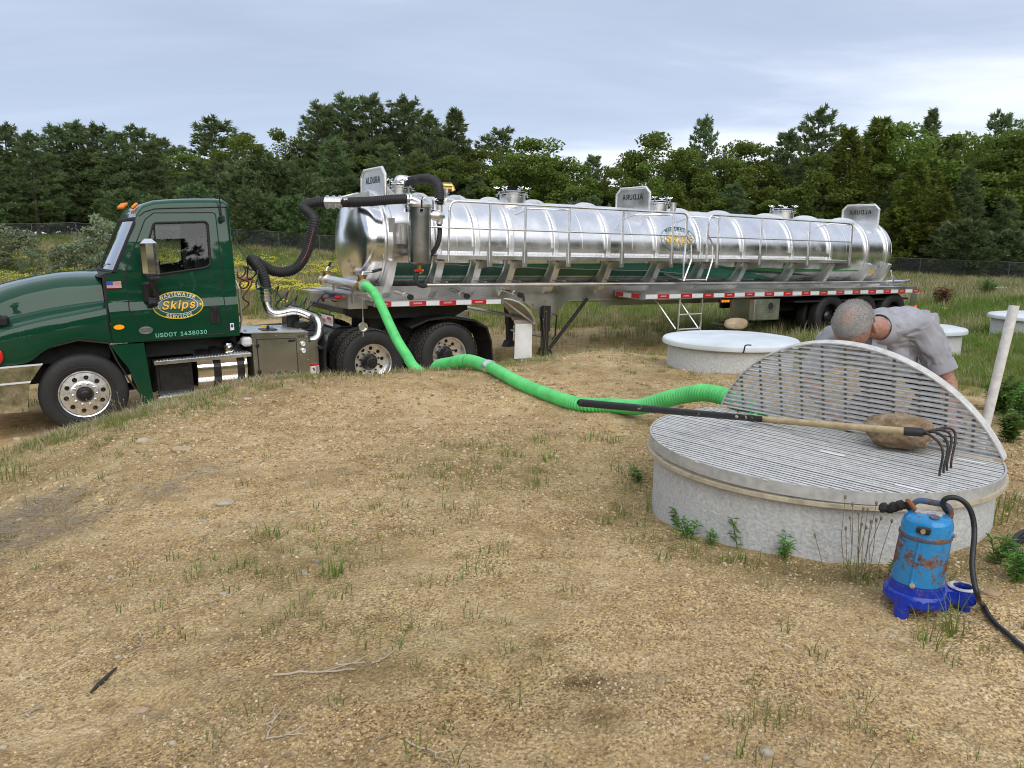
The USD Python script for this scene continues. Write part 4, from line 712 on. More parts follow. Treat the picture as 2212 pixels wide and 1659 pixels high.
# hose trays: front deck over the drive wheels and long rear deck
dk = part('front_deck', cat(box((-0.58, -1.29, -0.905), (1.72, 0.9, -0.885)), box((-0.58, -1.295, -0.97), (1.72, -1.285, -0.88)), box((-0.58, -1.29, -0.96), (-0.565, 0.9, -0.88))), frame_metal, tr)
cv = [(1.72, -0.885), (1.85, -0.90), (2.0, -0.945), (2.14, -1.02), (2.26, -1.13), (2.335, -1.24), (2.37, -1.32)]
cvi = [(a - 0.012, b - 0.014) for a, b in cv]
part('curved_fender', cat(prism(cv + cvi[::-1], -1.295, -0.55), tube([(a, -1.295, b) for a, b in cv], 0.014, 6)), tread_metal, dk)
rd = part('rear_deck', cat(box((4.72, -1.29, -0.835), (13.72, 1.29, -0.82)), box((4.72, -1.295, -0.965), (13.72, -1.283, -0.80)), box((4.72, -1.30, -0.815), (13.72, -1.27, -0.80)), box((13.70, -1.29, -0.96), (13.72, 1.29, -0.80)), prism([(-0.56, -0.80), (-1.295, -0.80), (-1.295, -0.96), (-0.56, -0.93)], 4.70, 4.715, 'x'), prism([(4.57, -0.92), (4.8, -0.97), (5.4, -1.02), (5.5, -0.96)], -0.8, -0.79)), frame_metal, tr)
def tape(par, us, w0, w1, v, start_red, letters=True):
    for k, (a, b) in enumerate(zip(us[:-1], us[1:])):
        red = (k % 2 == 0) == start_red
        q = part('reflector', box((a, v - 0.003, w0), (b, v, w1)), red_print if red else silver_print, par)
        if red and letters: part('tape_letters', mapped(text_line('ALDURA', 0.024, True), (lambda uc: (lambda x, y, z: np.c_[uc + x, v - 0.0035 - z * 0.1, (w0 + w1) / 2 - 0.008 + y]))((a + b) / 2)), silver_print, q)
tape(dk, [-0.56, -0.30, 0.0, 0.29, 0.52, 0.82, 1.10, 1.38, 1.66][0:9], -0.965, -0.893, -1.296, True)
ud = [4.84]
while ud[-1] < 13.55: ud.append(ud[-1] + (0.30 if len(ud) % 2 else 0.30))
tape(rd, ud, -0.945, -0.865, -1.296, False)
for k, (va, vb) in enumerate(((-0.60, -0.82), (-0.82, -1.05), (-1.05, -1.28))): part('reflector', box((4.697, va, -0.935 + 0.0), (4.70, vb, -0.85)), red_print if k != 1 else silver_print, rd)
lm = part('side_lamp', rbox((6.84, -1.30, -1.07), (7.12, -1.24, -0.985), 0.015), black_paint, tr)
for a, b in ((6.87, 6.93), (6.95, 7.01), (7.03, 7.09)): part('lamp_lens', rbox((a, -1.315, -1.05), (b, -1.295, -1.005), 0.008), amber_lit, lm)
# pipes along the tray and across the nose
part('tray_pipe', cyl((0.36, -1.10, -0.655), (12.7, -1.10, -0.70), 0.034, 12), pipe_metal, tr)
for u in RINGS[1:-1]: part('pipe_clip', box((u - 0.02, -1.13, -0.62), (u + 0.02, -0.75, -0.60)), frame_metal, tr)
part('rear_valve', cat(cyl((12.7, -1.1, -0.70), (13.25, -1.1, -0.70), 0.055, 14), cyl((12.95, -1.1, -0.78), (12.95, -1.1, -0.55), 0.05, 12), tube([(12.95, -1.1, -0.55), (12.85, -1.12, -0.42)], 0.02, 6), tube([(13.2, -1.1, -0.70), (13.7, -1.1, -0.66)], [0.05, 0.02], 10)), rail_metal, tr)
for u in (0.02, 1.02, 2.05): 
    a, b = np.array((u, -0.75, -0.77)), np.array((u + 0.02, -1.22, -0.83)); q = part('hose_hook', cyl(a, b, 0.04, 12), pipe_metal, tr); part('end_cap', cyl(b, b + [0.002, -0.06, -0.006], 0.045, 12), black_matte, q); part('clamp_band', cyl(a * 0.35 + b * 0.65, a * 0.3 + b * 0.7, 0.046, 12), rail_metal, q)
cpipe = part('cross_pipe', cyl((-0.85, 0.02, -0.61), (-0.85, -1.42, -0.64), 0.068, 20), rail_metal, tr)
def ball_valve(v, tip):
    b = part('ball_valve', cat(cyl((-0.85, v - 0.09, -0.63), (-0.85, v + 0.09, -0.63), 0.085, 14), cyl((-0.85, v, -0.60), (-0.85, v, -0.50), 0.06, 12), cyl((-0.85, v, -0.50), (-0.85, v, -0.475), 0.075, 6)), brass, tr)
    part('flange_ring', cat(cyl((-0.85, v - 0.12, -0.63), (-0.85, v - 0.095, -0.63), 0.10, 18), cyl((-0.85, v + 0.095, -0.63), (-0.85, v + 0.12, -0.63), 0.10, 18)), rail_metal, b)
    h = part('lever', tube([(-0.85, v, -0.49), (-0.83, v + 0.02, -0.44), np.array((-0.85, v, -0.47)) * 0.5 + np.array(tip) * 0.5], 0.016, 8), rail_metal, b); part('grip', tube([np.array((-0.85, v, -0.47)) * 0.45 + np.array(tip) * 0.55, tip], 0.024, 8), black_paint, h)
pA, pB = on_plane(*c2(740, 800), R_O, R_ROT, 0, -0.75), on_plane(*c2(1105, 848), R_O, R_ROT, 0, -0.45)
ball_valve(0.08, pA); ball_valve(-1.52, pB)
part('support_strap', cat(box((-0.86, -1.15, -0.92), (-0.84, -1.09, -0.62)), box((-0.86, -0.3, -0.9), (-0.84, -0.24, -0.6)), prism([(-0.88, -0.66), (-0.55, -0.86), (-0.55, -0.92), (-0.88, -0.72)], -1.2, -1.18)), frame_metal, tr)
nbx = part('nose_box', cat(box((-0.86, -0.95, -1.02), (-0.55, 0.95, -0.80)), box((-0.88, -0.97, -0.81), (-0.54, 0.97, -0.785)), prism([(-1.12, -0.80), (-0.86, -0.80), (-0.86, -0.86), (-1.12, -0.83)], 0.1, 0.6)), frame_metal, tr)
part('upper_coupler', cat(box((-0.9, -0.8, -1.10), (1.3, 0.8, -1.02)), prism([(-0.9, -1.10), (1.3, -1.10), (1.1, -1.20), (-0.4, -1.20), (-0.8, -1.13)], -0.75, 0.75)), black_paint, tr)
for w, mtl in ((-0.86, red_lens), (-0.84, blue_print)): part('air_coupling', cat(cyl((-0.87, -0.62 if w == -0.86 else -0.35, w), (-0.96, -0.62 if w == -0.86 else -0.35, w), 0.03, 10)), mtl, nbx)
# moisture trap canister with its own hoses
cn = part('moisture_trap', lathe([(0, -0.335), (0.12, -0.33), (0.17, -0.305), (0.18, -0.29), (0.18, 0.545)], 40, 'z', (0.27, -1.10, 0)), canister_metal, tr, smooth=35)
part('trap_lid', lathe([(0.20, 0.545), (0.205, 0.56), (0.205, 0.59), (0.15, 0.60), (0, 0.605)], 36, 'z', (0.27, -1.10, 0)), rail_metal, cn, smooth=30)
for k in range(4):
    t = math.pi / 4 + k * math.pi / 2 + 0.5; x, y = 0.27 + 0.21 * math.cos(t), -1.10 + 0.21 * math.sin(t)
    part('clamp', cat(cyl((x, y, 0.47), (x, y, 0.66), 0.013, 8), *[tube([(x + 0.06 * math.cos(b), y + 0.06 * math.sin(b), 0.69), (x, y, 0.65), (x - 0.06 * math.cos(b), y - 0.06 * math.sin(b), 0.69)], 0.009, 6) for b in (0, 1.57)], rbox((x - 0.022, y - 0.022, 0.47), (x + 0.022, y + 0.022, 0.52), 0.005)), chrome, cn)
part('trap_bracket', cat(box((-0.03, -0.98, -0.02), (0.12, -0.76, 0.30)), box((-0.13, -0.83, -0.08), (-0.03, -0.80, 0.38)), box((0.0, -0.95, 0.0), (0.03, -1.05, 0.27))), frame_metal, cn)
dv = part('drain_valve', cat(cyl((0.27, -1.10, -0.32), (0.27, -1.10, -0.48), 0.04, 12), cyl((0.22, -1.10, -0.43), (0.32, -1.10, -0.43), 0.035, 10)), brass, cn); part('red_handle', rbox((0.16, -1.165, -0.445), (0.30, -1.13, -0.405), 0.012), red_lens, dv)
part('drain_hose', tube(smooth_path([(0.25, -1.10, -0.46), (0.20, -1.11, -0.52), (0.20, -1.12, -0.60), (0.26, -1.12, -0.655), (0.38, -1.10, -0.658)], 24), 0.036, 12), black_hose_mat, cn, smooth=True)
ck = part('check_valve', cat(cyl((0.605, -1.12, 0.30), (0.605, -1.12, 0.62), 0.058, 16), lathe([(0, -0.13), (0.05, -0.12), (0.085, -0.02), (0.085, 0.02), (0.05, 0.12), (0, 0.13)], 20, 'x', (0.54, -1.16, 0.43))), rail_metal, tr, smooth=30)
def ribbed(path, r, pitch=0.03, depth=0.006, n=18):
    P = even_path(path, pitch / 4); k = np.arange(len(P)); rr = r + depth * np.array([0, 0.8, 1, 0.8])[k % 4] - depth; return tube(P, rr, n)
def hose_part(name, path, r, par, label=None): 
    h = part(name, ribbed(path, r), black_hose_mat, par, label, smooth=40); return h
h1 = hose_part('trap_hose', smooth_path([(0.08, -1.08, 0.665), (-0.15, -1.0, 0.65), (-0.40, -0.78, 0.62), (-0.60, -0.5, 0.61), (-0.68, -0.30, 0.61)], 60), 0.076, tr)
part('hose_clamp', cat(cyl((0.10, -1.08, 0.665), (0.13, -1.085, 0.665), 0.084, 18), cyl((0.05, -1.075, 0.665), (0.08, -1.08, 0.665), 0.082, 18)), chrome, h1)
part('trap_inlet', cat(cyl((0.13, -1.09, 0.665), (0.25, -1.10, 0.62), 0.08, 16)), rail_metal, cn)
h2 = hose_part('manway_hose', smooth_path([(0.50, -0.15, 1.0), (0.56, -0.5, 1.03), (0.60, -0.85, 1.0), (0.615, -1.05, 0.90), (0.605, -1.12, 0.72), (0.605, -1.12, 0.62)], 70), 0.078, tr)
part('hose_clamp', cat(cyl((0.605, -1.12, 0.60), (0.605, -1.12, 0.63), 0.086, 18), cyl((0.605, -1.12, 0.655), (0.605, -1.12, 0.68), 0.086, 18)), chrome, h2)
part('manway_elbow', tube(smooth_path([(0.36, -0.1, 0.95), (0.37, -0.11, 1.03), (0.46, -0.14, 1.03), (0.56, -0.2, 1.03)], 16), 0.075, 16), rail_metal, tr, smooth=True)
part('thin_hose', tube(smooth_path([(0.605, -1.12, 0.30), (0.61, -1.12, 0.18), (0.58, -1.12, 0.0), (0.50, -1.05, -0.16), (0.40, -0.98, -0.22)], 24), 0.038, 12), black_hose_mat, tr, smooth=True)
rq = rv(c2(1580, 300), -0.1)[0] - 0.78
def sh_u(m): return m.apply_translation((rq, 0, 0))
nv = part('relief_valve', sh_u( cat(cyl((0.78, -0.1, 0.74), (0.78, -0.1, 0.92), 0.04, 12), cyl((0.78, -0.1, 0.86), (0.78, -0.1, 0.95), 0.06, 10))), rail_metal, tr); part('valve_head', sh_u(cat(cyl((0.70, -0.12, 0.98), (0.86, -0.14, 0.98), 0.055, 12), cyl((0.78, -0.1, 0.92), (0.78, -0.1, 1.0), 0.05, 10), cyl((0.86, -0.14, 0.98), (0.88, -0.16, 0.90), 0.045, 8))), brass, nv)
part('hose_saddle', cat(cyl((-0.68, -0.30, 0.61), (-0.90, -0.12, 0.61), 0.084, 18), *[lathe([(0.088, -0.012), (0.105, -0.01), (0.105, 0.01), (0.088, 0.012)], 18, 'x', (x, -0.30 - 0.82 * (x + 0.68), 0.61)) for x in (-0.72, -0.80, -0.88)]), rail_metal, tr)
part('hose_cradle', cat(prism([(-0.66, 0.55), (-0.30, 0.72), (-0.30, 0.80), (-0.75, 0.68)], -0.45, -0.43), prism([(-0.66, 0.55), (-0.30, 0.72), (-0.30, 0.80), (-0.75, 0.68)], 0.05, 0.07), prism([(-0.5, 0.58), (-0.68, 0.66), (-0.70, 0.64), (-0.52, 0.56)], -0.5, 0.1)), rail_metal, tr)
# landing gear
gp_ = part('gear_plate', cat(prism([(2.58, -0.86), (3.52, -0.86), (3.52, -1.02), (3.22, -1.26), (2.95, -1.26), (2.60, -1.02)], -0.60, -0.585), *[rbox((a, -0.607, -0.965), (a + 0.14, -0.60, -0.935), 0.01) for a in (2.68, 3.24)]), frame_metal, tr)
for v in (-0.62, 0.62):
    s = 1 if v > 0 else -1
    lg_ = part('landing_leg', cat(box((2.96, v - 0.07, -1.55), (3.10, v + 0.07, -1.08)), box((2.98, v - 0.055, -1.93), (3.08, v + 0.055, -1.5)), box((2.93, v - 0.06 + 0.0, -1.30), (2.98, v + 0.06, -1.10)), prism([(2.90, -2.02), (3.17, -2.02), (3.10, -1.86), (2.97, -1.86)], v - 0.1, v + 0.1)), black_matte, tr)
    part('foot', cat(box((2.86, v - 0.13, -2.045), (3.21, v + 0.13, -2.02))), black_paint, lg_)
part('diagonal_brace', cat(tube([(4.0, -0.60, -0.97), (3.16, -0.62, -1.86)], 0.034, 10)), black_matte, tr); part('gear_crank', cat(tube([(3.12, -0.70, -1.22), (3.2, -0.74, -1.25), (3.18, -0.74, -1.62), (3.12, -0.72, -1.70)], 0.016, 6)), black_paint, tr)
part('cross_tube', cat(cyl((3.03, -0.6, -1.65), (3.03, 0.6, -1.65), 0.03, 10), cyl((2.3, -1.2, -1.25), (2.3, 1.2, -1.22), 0.03, 10)), frame_metal, tr)
for v0, v1, wb in ((-1.29, -0.66, -1.93), (0.66, 1.29, -2.0)):
    fl_ = part('mud_flap', box((2.12, v0, wb), (2.13, v1, -1.30)) if v0 > 0 else prism([(2.01, wb), (2.02, -1.30), (2.36, -1.31), (2.37, wb)], -1.20, -1.19), white_paint, tr)
    part('flap_bar', (box((2.10, v0, -1.34), (2.14, v1, -1.26)) if v0 > 0 else prism([(1.99, -1.32), (1.99, -1.26), (2.37, -1.28), (2.37, -1.33)], -1.205, -1.185)), frame_metal, fl_)
part('fender_brace', cat(prism([(1.72, -0.92), (1.74, -0.90), (2.36, -1.30), (2.34, -1.32)], -1.25, -1.22)), frame_metal, tr)
# tool box, screens and running gear under the rear deck
part('mesh_cabinet', cat(box((7.32, -1.18, -1.55), (7.36, -1.12, -1.0)), box((7.36, -1.14, -1.52), (7.90, -1.12, -1.0)), box((7.32, -1.18, -1.56), (7.95, -0.6, -1.53))), box_metal, tr)
tb = part('tread_plate_box', rbox((7.98, -1.20, -1.47), (8.78, -0.65, -1.01), 0.01), tread_metal, tr)
part('plate_bumps', cat(*[rbox((8.01 + 0.052 * a + 0.026 * (b % 2), -1.205, -1.44 + 0.036 * b), (8.035 + 0.052 * a + 0.026 * (b % 2), -1.195, -1.430 + 0.036 * b), 0.003) for a in range(14) for b in range(12)]), rail_metal, tb)
part('round_hole', cyl((8.48, -1.208, -1.17), (8.48, -1.20, -1.17), 0.075, 20), black_matte, tb)
part('slider_frame', cat(box((8.8, -0.55, -1.35), (13.5, -0.45, -1.0)), box((8.8, 0.45, -1.35), (13.5, 0.55, -1.0)), box((9.3, -1.18, -1.12), (13.6, 1.18, -1.08))), black_matte, tr)
for u in (10.55, 11.8, 13.0):
    for far in (False, True):
        f = (lambda m: trimesh.Trimesh(np.array(m.vertices) * [1, -1, 1], np.array(m.faces)[:, ::-1], process=False)) if far else (lambda m: m)
        def mv(m): m = m.copy(); m.apply_translation((u, -1.22, -1.46)); return f(m)
        d, lip = wheel_disc(0.03, 0.17, 0.13); w = part('trailer_wheel', mv(cat(d, lip)), black_paint, tr, smooth=30); ty = tyre_mesh(); t2 = tyre_mesh(); t2.apply_translation((0, 0.33, 0)); part('tyre', mv(ty), rubber, w, smooth=30); part('inner_tyre', mv(t2), rubber, w, smooth=30); part('hub', mv(lathe([(0.13, 0.19), (0.12, 0.1), (0.07, 0.06), (0, 0.06)], 20, 'y')), black_paint, w)
    part('axle_tube', cyl((u, -1.1, -1.46), (u, 1.1, -1.46), 0.07, 12), black_matte, tr)
part('rear_flap', prism([(13.60, -1.26), (13.60, -1.10), (13.64, -0.98), (13.86, -0.98), (13.84, -1.12), (13.80, -1.26)], -1.24, -1.23), rail_metal, tr)
part('tail_lamp', cyl((13.84, -1.26, -1.30), (13.84, -1.24, -1.30), 0.03, 12), red_lit, tr)
part('dust_cap', cat(tube([(-0.85, -1.53, -0.72), (-0.85, -1.53, -1.10)], 0.006, 5), lathe([(0.055, -0.02), (0.07, -0.02), (0.07, 0.02), (0.055, 0.02), (0.05, 0.0), (0.055, -0.02)], 20, 'y', (-0.85, -1.53, -1.24)), lathe([(0, 0.015), (0.055, 0.015)], 16, 'y', (-0.85, -1.53, -1.24)), tube([(-0.85, -1.53, -1.10), (-0.85, -1.53, -1.17)], 0.014, 6), box((-0.86, -1.535, -1.38), (-0.84, -1.525, -1.31))), rail_metal, tr)
# ------------------------------------------------------------------ hoses and air lines between the two
def wp_(p, v, far=False): return T_O + tv(p, v) @ T_ROT
bh = [wp_(cX(610, 1120), 0.75), wp_(cX(595, 950), 0.76), wp_(cX(500, 740), 0.80), wp_(cX(400, 620), 0.88), wp_(cX(395, 590), 1.05), wp_(cX(560, 690), 1.25), wp_(cX(760, 780), 1.30), wp_(cX(950, 785), 1.28), wp_(cX(1120, 705), 1.22), wp_(cX(1260, 500), 1.15), wp_(cX(1330, 280), 1.10), wp_(cX(1385, 60), 1.05), wp_(c2(615, 470), 1.08), rw(-1.20, 0.04, 0.53), rw(-1.04, -0.02, 0.60), rw(-0.88, -0.14, 0.61)]
sh_ = thing('black_suction_hose', 'thick black ribbed hose looping from behind the cab up to the tank nose', 'hose')
part('hose', ribbed(smooth_path(bh, 220), 0.082, 0.036, 0.007), black_hose_mat, sh_, smooth=40)
part('hose_clamp', cat(cyl(bh[0] - [0, 0, 0.02], bh[0] + [0, 0, 0.01], 0.092, 18), cyl(bh[0] + [0, 0, 0.03], bh[0] + [0, 0, 0.05], 0.092, 18)), chrome, sh_)
tb_ = smooth_path(bh, 220); q_ = tb_[118:160]; part('red_tracer', tube(q_ + np.array([0.03, -0.075, 0.01]), 0.006, 5), plain('tracer_red', (0.35, 0.08, 0.06), 0.6), sh_)
def coil(p0, p1, turns, r, off, droop=0.0, n=26):
    t = np.linspace(0, 1, int(turns * n)); ax = p1 - p0; ax = ax / np.linalg.norm(ax); s = np.cross(ax, [0, 0, 1]); s /= np.linalg.norm(s); upv = np.cross(s, ax); a = 2 * np.pi * turns * t + off; k = r * np.minimum(1, np.minimum(t, 1 - t) * 8 + 0.1)
    return p0 + np.outer(t, p1 - p0) + np.outer(k * np.cos(a), s) + np.outer(k * np.sin(a), upv) - np.outer(4 * droop * t * (1 - t), [0, 0, 1])
cabb, tank_ = wp_(cX(250, 720), 1.1), rw(-0.98, -0.60, -0.87)
for k, (nm, mt, col) in enumerate((('red_air_line', air_red, 'red'), ('blue_air_line', plain('air_blue', (0.02, 0.06, 0.12), 0.45), 'dark blue'))):
    s_ = coil(cabb + [0, 0, 0.0], wp_(cX(1420, 1330), 0.95), 7.5, 0.115, 0.6 + 0.12 * k, 0.14)
    e_ = smooth_path(np.array([s_[-1], s_[-1] + [0.12, 0.05, 0.12], wp_(cX(1560, 1225), 0.9) + [0, 0, -0.03 * k], tank_ - [0.15, 0.1, 0.0] + [0, 0, 0.02 * k], tank_ + [0, 0.22 * k, 0.02 * k]]), 24)
    b_ = smooth_path(np.array([wp_(cX(150, 880), 0.9), wp_(cX(230, 860), 1.0), wp_(cX(275, 760), 1.05), wp_(cX(240, 690), 1.08), s_[0]]), 20)
    solo(nm, tube(np.vstack([b_[:-1], s_, e_[1:]]), 0.011, 8), mt, '%s coiled air line sagging between the cab back and the tank trailer nose' % col, 'air line', smooth=True)
gp2 = np.array([wp_(cX(80, 130), 1.3), wp_(cX(200, 430), 1.25), wp_(cX(290, 580), 1.2), wp_(cX(330, 730), 1.15), wp_(cX(470, 780), 0.70), wp_(cX(480, 930), 0.66), wp_(cX(560, 1050), 0.62), wp_(cX(700, 1075), 0.66), wp_(cX(840, 1265), 0.8), wp_(cX(770, 1340), 0.85), wp_(cX(830, 1400), 0.9), wp_(cX(950, 1385), 0.95), wp_(cS(960, 820), 1.0), wp_(cS(1200, 950), 1.0), wp_(cS(1250, 740), 0.98), wp_(cS(1400, 540), 0.95), rw(-0.95, -0.45, -0.92)])
solo('green_electric_cable', tube(smooth_path(gp2, 120), 0.010, 8), plain('cable_green', (0.015, 0.07, 0.04), 0.45), 'thin dark green electric cable winding round the black hose to the trailer', 'cable', smooth=True)
gl = np.array([wp_(cX(150, 800), 0.4), wp_(cX(190, 900), 0.35), wp_(cX(330, 985), 0.5), wp_(cX(240, 1060), 0.5), wp_(cX(180, 1000), 0.5), wp_(cX(370, 900), 0.6), wp_(cX(320, 1080), 0.5), wp_(cX(240, 1230), 0.45), wp_(cX(330, 1300), 0.5), wp_(cX(250, 1400), 0.5), wp_(cX(190, 1640), 0.5)])
solo('spare_air_line', tube(smooth_path(gl, 90), 0.012, 8), plain('air_maroon', (0.12, 0.012, 0.015), 0.45), 'looped maroon air line hanging against the back of the cab', 'air line', smooth=True)
# ------------------------------------------------------------------ the open chamber in the foreground
PHI, CO, LIFT = -0.81, 0.318, RAD(105)
RIM = EYE - 0.925
cdir = np.array([math.cos(PHI), math.sin(PHI), 0]); cnrm = np.array([-math.sin(PHI), math.cos(PHI), 0])      # along the bars; towards the opening
tilt = np.array([0.019, -0.001, 1.0]); tilt /= np.linalg.norm(tilt)
d_ = cdir - tilt * (cdir @ tilt); d_ /= np.linalg.norm(d_); n_ = np.cross(tilt, d_)
G_ROT = np.stack([d_, n_, tilt]); G_O = np.array([RISER_C[0], RISER_C[1], RIM])
def gw(a, b, c): return G_O + np.array([a, b, c]) @ G_ROT
def ring_wall(r0, r1, z0, z1, n=96, o=(0, 0, 0)): return lathe([(r1, z0), (r1, z1), (r0, z1), (r0, z0), (r1, z0)], n, 'z', o)
def riser(name, label, c, r, z0, z1, group=None, rough_seed=0):
    t = thing(name, label, 'concrete riser', mat4((c[0], c[1], 0)), group)
    m = ring_wall(r - 0.09, r, z0 - 0.5, z1, 128); m = m.subdivide(); m = m.subdivide() if r < 0.8 else m
    v = np.array(m.vertices); k = (meshkit.fbm(v * 9.0 + 3 + rough_seed, 3) - 0.5) * 0.012; rr = np.hypot(v[:, 0], v[:, 1]); v[:, :2] += v[:, :2] / rr[:, None] * k[:, None]; m.vertices = v
    return t, part('riser_wall', m, concrete, t, smooth=40)
zb = EYE - 1.25
ch, cw = riser('concrete_riser', 'near pale round concrete riser carrying the open grate', RISER_C, RISER_R - 0.025, zb, RIM - 0.052)
part('sealing_ring', ring_wall(RISER_R - 0.10, RISER_R + 0.012, RIM - 0.066, RIM - 0.050), flange_tan, ch)
part('dark_bottom', lathe([(0, zb - 0.45), (RISER_R - 0.1, zb - 0.45)], 48, 'z'), black_matte, ch)
# flat part of the grate
BAR, PIT, DEEP = 0.0155, 0.0302, 0.036
gr = thing('round_grate', 'large round light grey bar grate lying over the near concrete riser', 'grate', mat4(G_O, G_ROT))
ai = np.linspace(math.pi - math.asin(CO / RISER_R), 2 * math.pi + math.asin(CO / RISER_R), 110)
def band(rs, angs, z0, z1):
    P = []
    for a in angs:
        c, s = math.cos(a), math.sin(a); P.append([(rs[0] * c, rs[0] * s, z0), (rs[1] * c, rs[1] * s, z0), (rs[1] * c, rs[1] * s, z1), (rs[0] * c, rs[0] * s, z1)])
    return grid_mesh(np.array(P), close_v=True)
part('rim_band', band((RISER_R - 0.006, RISER_R + 0.001), ai, -0.047, 0.003), rim_grey, gr, smooth=30)
rng = np.random.default_rng(5)
s = -RISER_R + 0.02
while s < CO - 0.004:
    h = math.sqrt(max(RISER_R ** 2 - s * s, 0)) - 0.008
    if h > 0.03: part('bar', cat(rbox((-h, s - BAR / 2, -0.0035), (h, s + BAR / 2, rng.uniform(-0.001, 0.0015)), 0.002), box((-h, s - 0.0025, -DEEP), (h, s + 0.0025, -0.003))), grate_grey, gr)
    s += PIT
for x in np.arange(-0.69, 0.7, 0.115):
    h = math.sqrt(RISER_R ** 2 - x * x) - 0.01; part('cross_rod', tube([(x, -h, -0.021), (x, min(h, CO), -0.021)], 0.006, 6), rod_grey, gr)
for (x, y) in ((-0.42, -0.05), (0.10, -0.16), (0.52, -0.41), (0.55, 0.22)): part('white_label', box((x, y - 0.011, 0.0022), (x + 0.11, y + 0.011, 0.003)), white_print, gr)
# lifted part
lr = G_ROT.copy(); lr[1] = math.cos(LIFT) * G_ROT[1] + math.sin(LIFT) * G_ROT[2]; lr[2] = np.cross(lr[0], lr[1])
lg3 = thing('raised_grate_half', 'half of the light grey bar grate tipped up and leaning on a boulder', 'grate', mat4(G_O + CO * G_ROT[1] + 0.012 * G_ROT[2], lr))
hf = math.sqrt(RISER_R ** 2 - CO ** 2); al = np.linspace(math.asin(CO / RISER_R), math.pi - math.asin(CO / RISER_R), 90)
m_ = band((RISER_R - 0.006, RISER_R + 0.001), al, -0.045, 0.003); m_.apply_translation((0, -CO, 0)); part('rim_band', m_, grate_grey, lg3, smooth=30)
part('hinge_bar', rbox((-hf, -0.004, -0.042), (hf, 0.004, 0.003), 0.002), grate_grey, lg3)
s = CO + 0.020
while s < RISER_R - 0.012:
    h = math.sqrt(RISER_R ** 2 - s * s) - 0.006
    if h > 0.03: part('bar', rbox((-h, s - CO - 0.005, -0.0255), (h, s - CO + 0.005, 0.0), 0.002), grate_grey, lg3)
    s += 0.0262
for x in np.arange(-0.69, 0.7, 0.115):
    h = math.sqrt(RISER_R ** 2 - x * x) - CO - 0.01
    if h > 0.02: part('cross_rod', tube([(x, 0, -0.020), (x, h, -0.020)], 0.0075, 6), rod_grey, lg3)
part('wire_tie', tube(smooth_path([(-0.60, 0.0, 0.01), (-0.57, -0.01, 0.03), (-0.54, -0.03, 0.012), (-0.5, -0.02, 0.02)], 12), 0.004, 5), brass, lg3)
# boulder
def rock(seed, scale, sub=4, rough=0.22, flat=0.0):
    m = trimesh.creation.icosphere(sub, 1.0); v = np.array(m.vertices); r = 1 + rough * 2.0 * (meshkit.fbm(v * 1.1 + seed * 7.3, 4, seed) - 0.5) + rough * 0.25 * (meshkit.fbm(v * 5 + seed, 3, seed + 3) - 0.5)
    v = v * r[:, None]; v = np.sign(v) * np.abs(v) ** 0.86; v = v * np.asarray(scale)
    if flat: v[:, 2] = np.maximum(v[:, 2], -flat * scale[2])
    m.vertices = v; return m
def rock_mat(name, a, b, c, sc=9.0):
    n = {'tc': ('texture_coordinate', {}), 'n': ('noise_texture', {'scale': sc, 'detail': 9.0, 'roughness': 0.68, 'distortion': 0.5}), 'r': ('rgb_ramp', {'ramp': [(0.3, a), (0.5, b), (0.68, c)]}), 'n2': ('noise_texture', {'scale': sc * 7, 'detail': 4.0}),
         'b': ('bump', {'strength': 0.5, 'distance': 0.01}), 'p': ('principled_bsdf', {'roughness': 0.85, 'specular_ior_level': 0.3})}
    return mk(name, n, [('tc.object', 'n.vector'), ('n.fac', 'r.fac'), ('r.color', 'p.base_color'), ('tc.object', 'n2.vector'), ('n2.fac', 'b.height'), ('b.normal', 'p.normal')])
rock_brown = rock_mat('rock_brown', (0.10, 0.065, 0.035), (0.24, 0.17, 0.10), (0.44, 0.40, 0.33), 9.0)
rock_tan = rock_mat('rock_tan', (0.24, 0.17, 0.095), (0.38, 0.28, 0.17), (0.50, 0.41, 0.28), 7.0)
rock_pale = rock_mat('rock_pale', (0.34, 0.29, 0.21), (0.44, 0.385, 0.29), (0.53, 0.48, 0.39), 8.0)
rock_grey = rock_mat('rock_grey', (0.24, 0.205, 0.155), (0.35, 0.31, 0.245), (0.45, 0.405, 0.33), 8.0)
rock_slate = rock_mat('rock_slate', (0.15, 0.125, 0.095), (0.215, 0.185, 0.145), (0.30, 0.265, 0.21), 8.0)
rock_pink = rock_mat('rock_pink', (0.30, 0.20, 0.14), (0.40, 0.28, 0.195), (0.47, 0.36, 0.26), 8.0)
bp = at_z(1958, 975, RIM + 0.002)
tag(solo('boulder', rock(5, (0.148, 0.105, 0.080), 5, 0.30, 0.9).apply_transform(trimesh.transformations.rotation_matrix(-0.35, [0, 0, 1])).apply_translation(bp + [0.0, 0.075, 0.078]), rock_brown, smooth=True), 'rounded brown boulder resting on the near grate behind the cultivator tines', 'boulder')
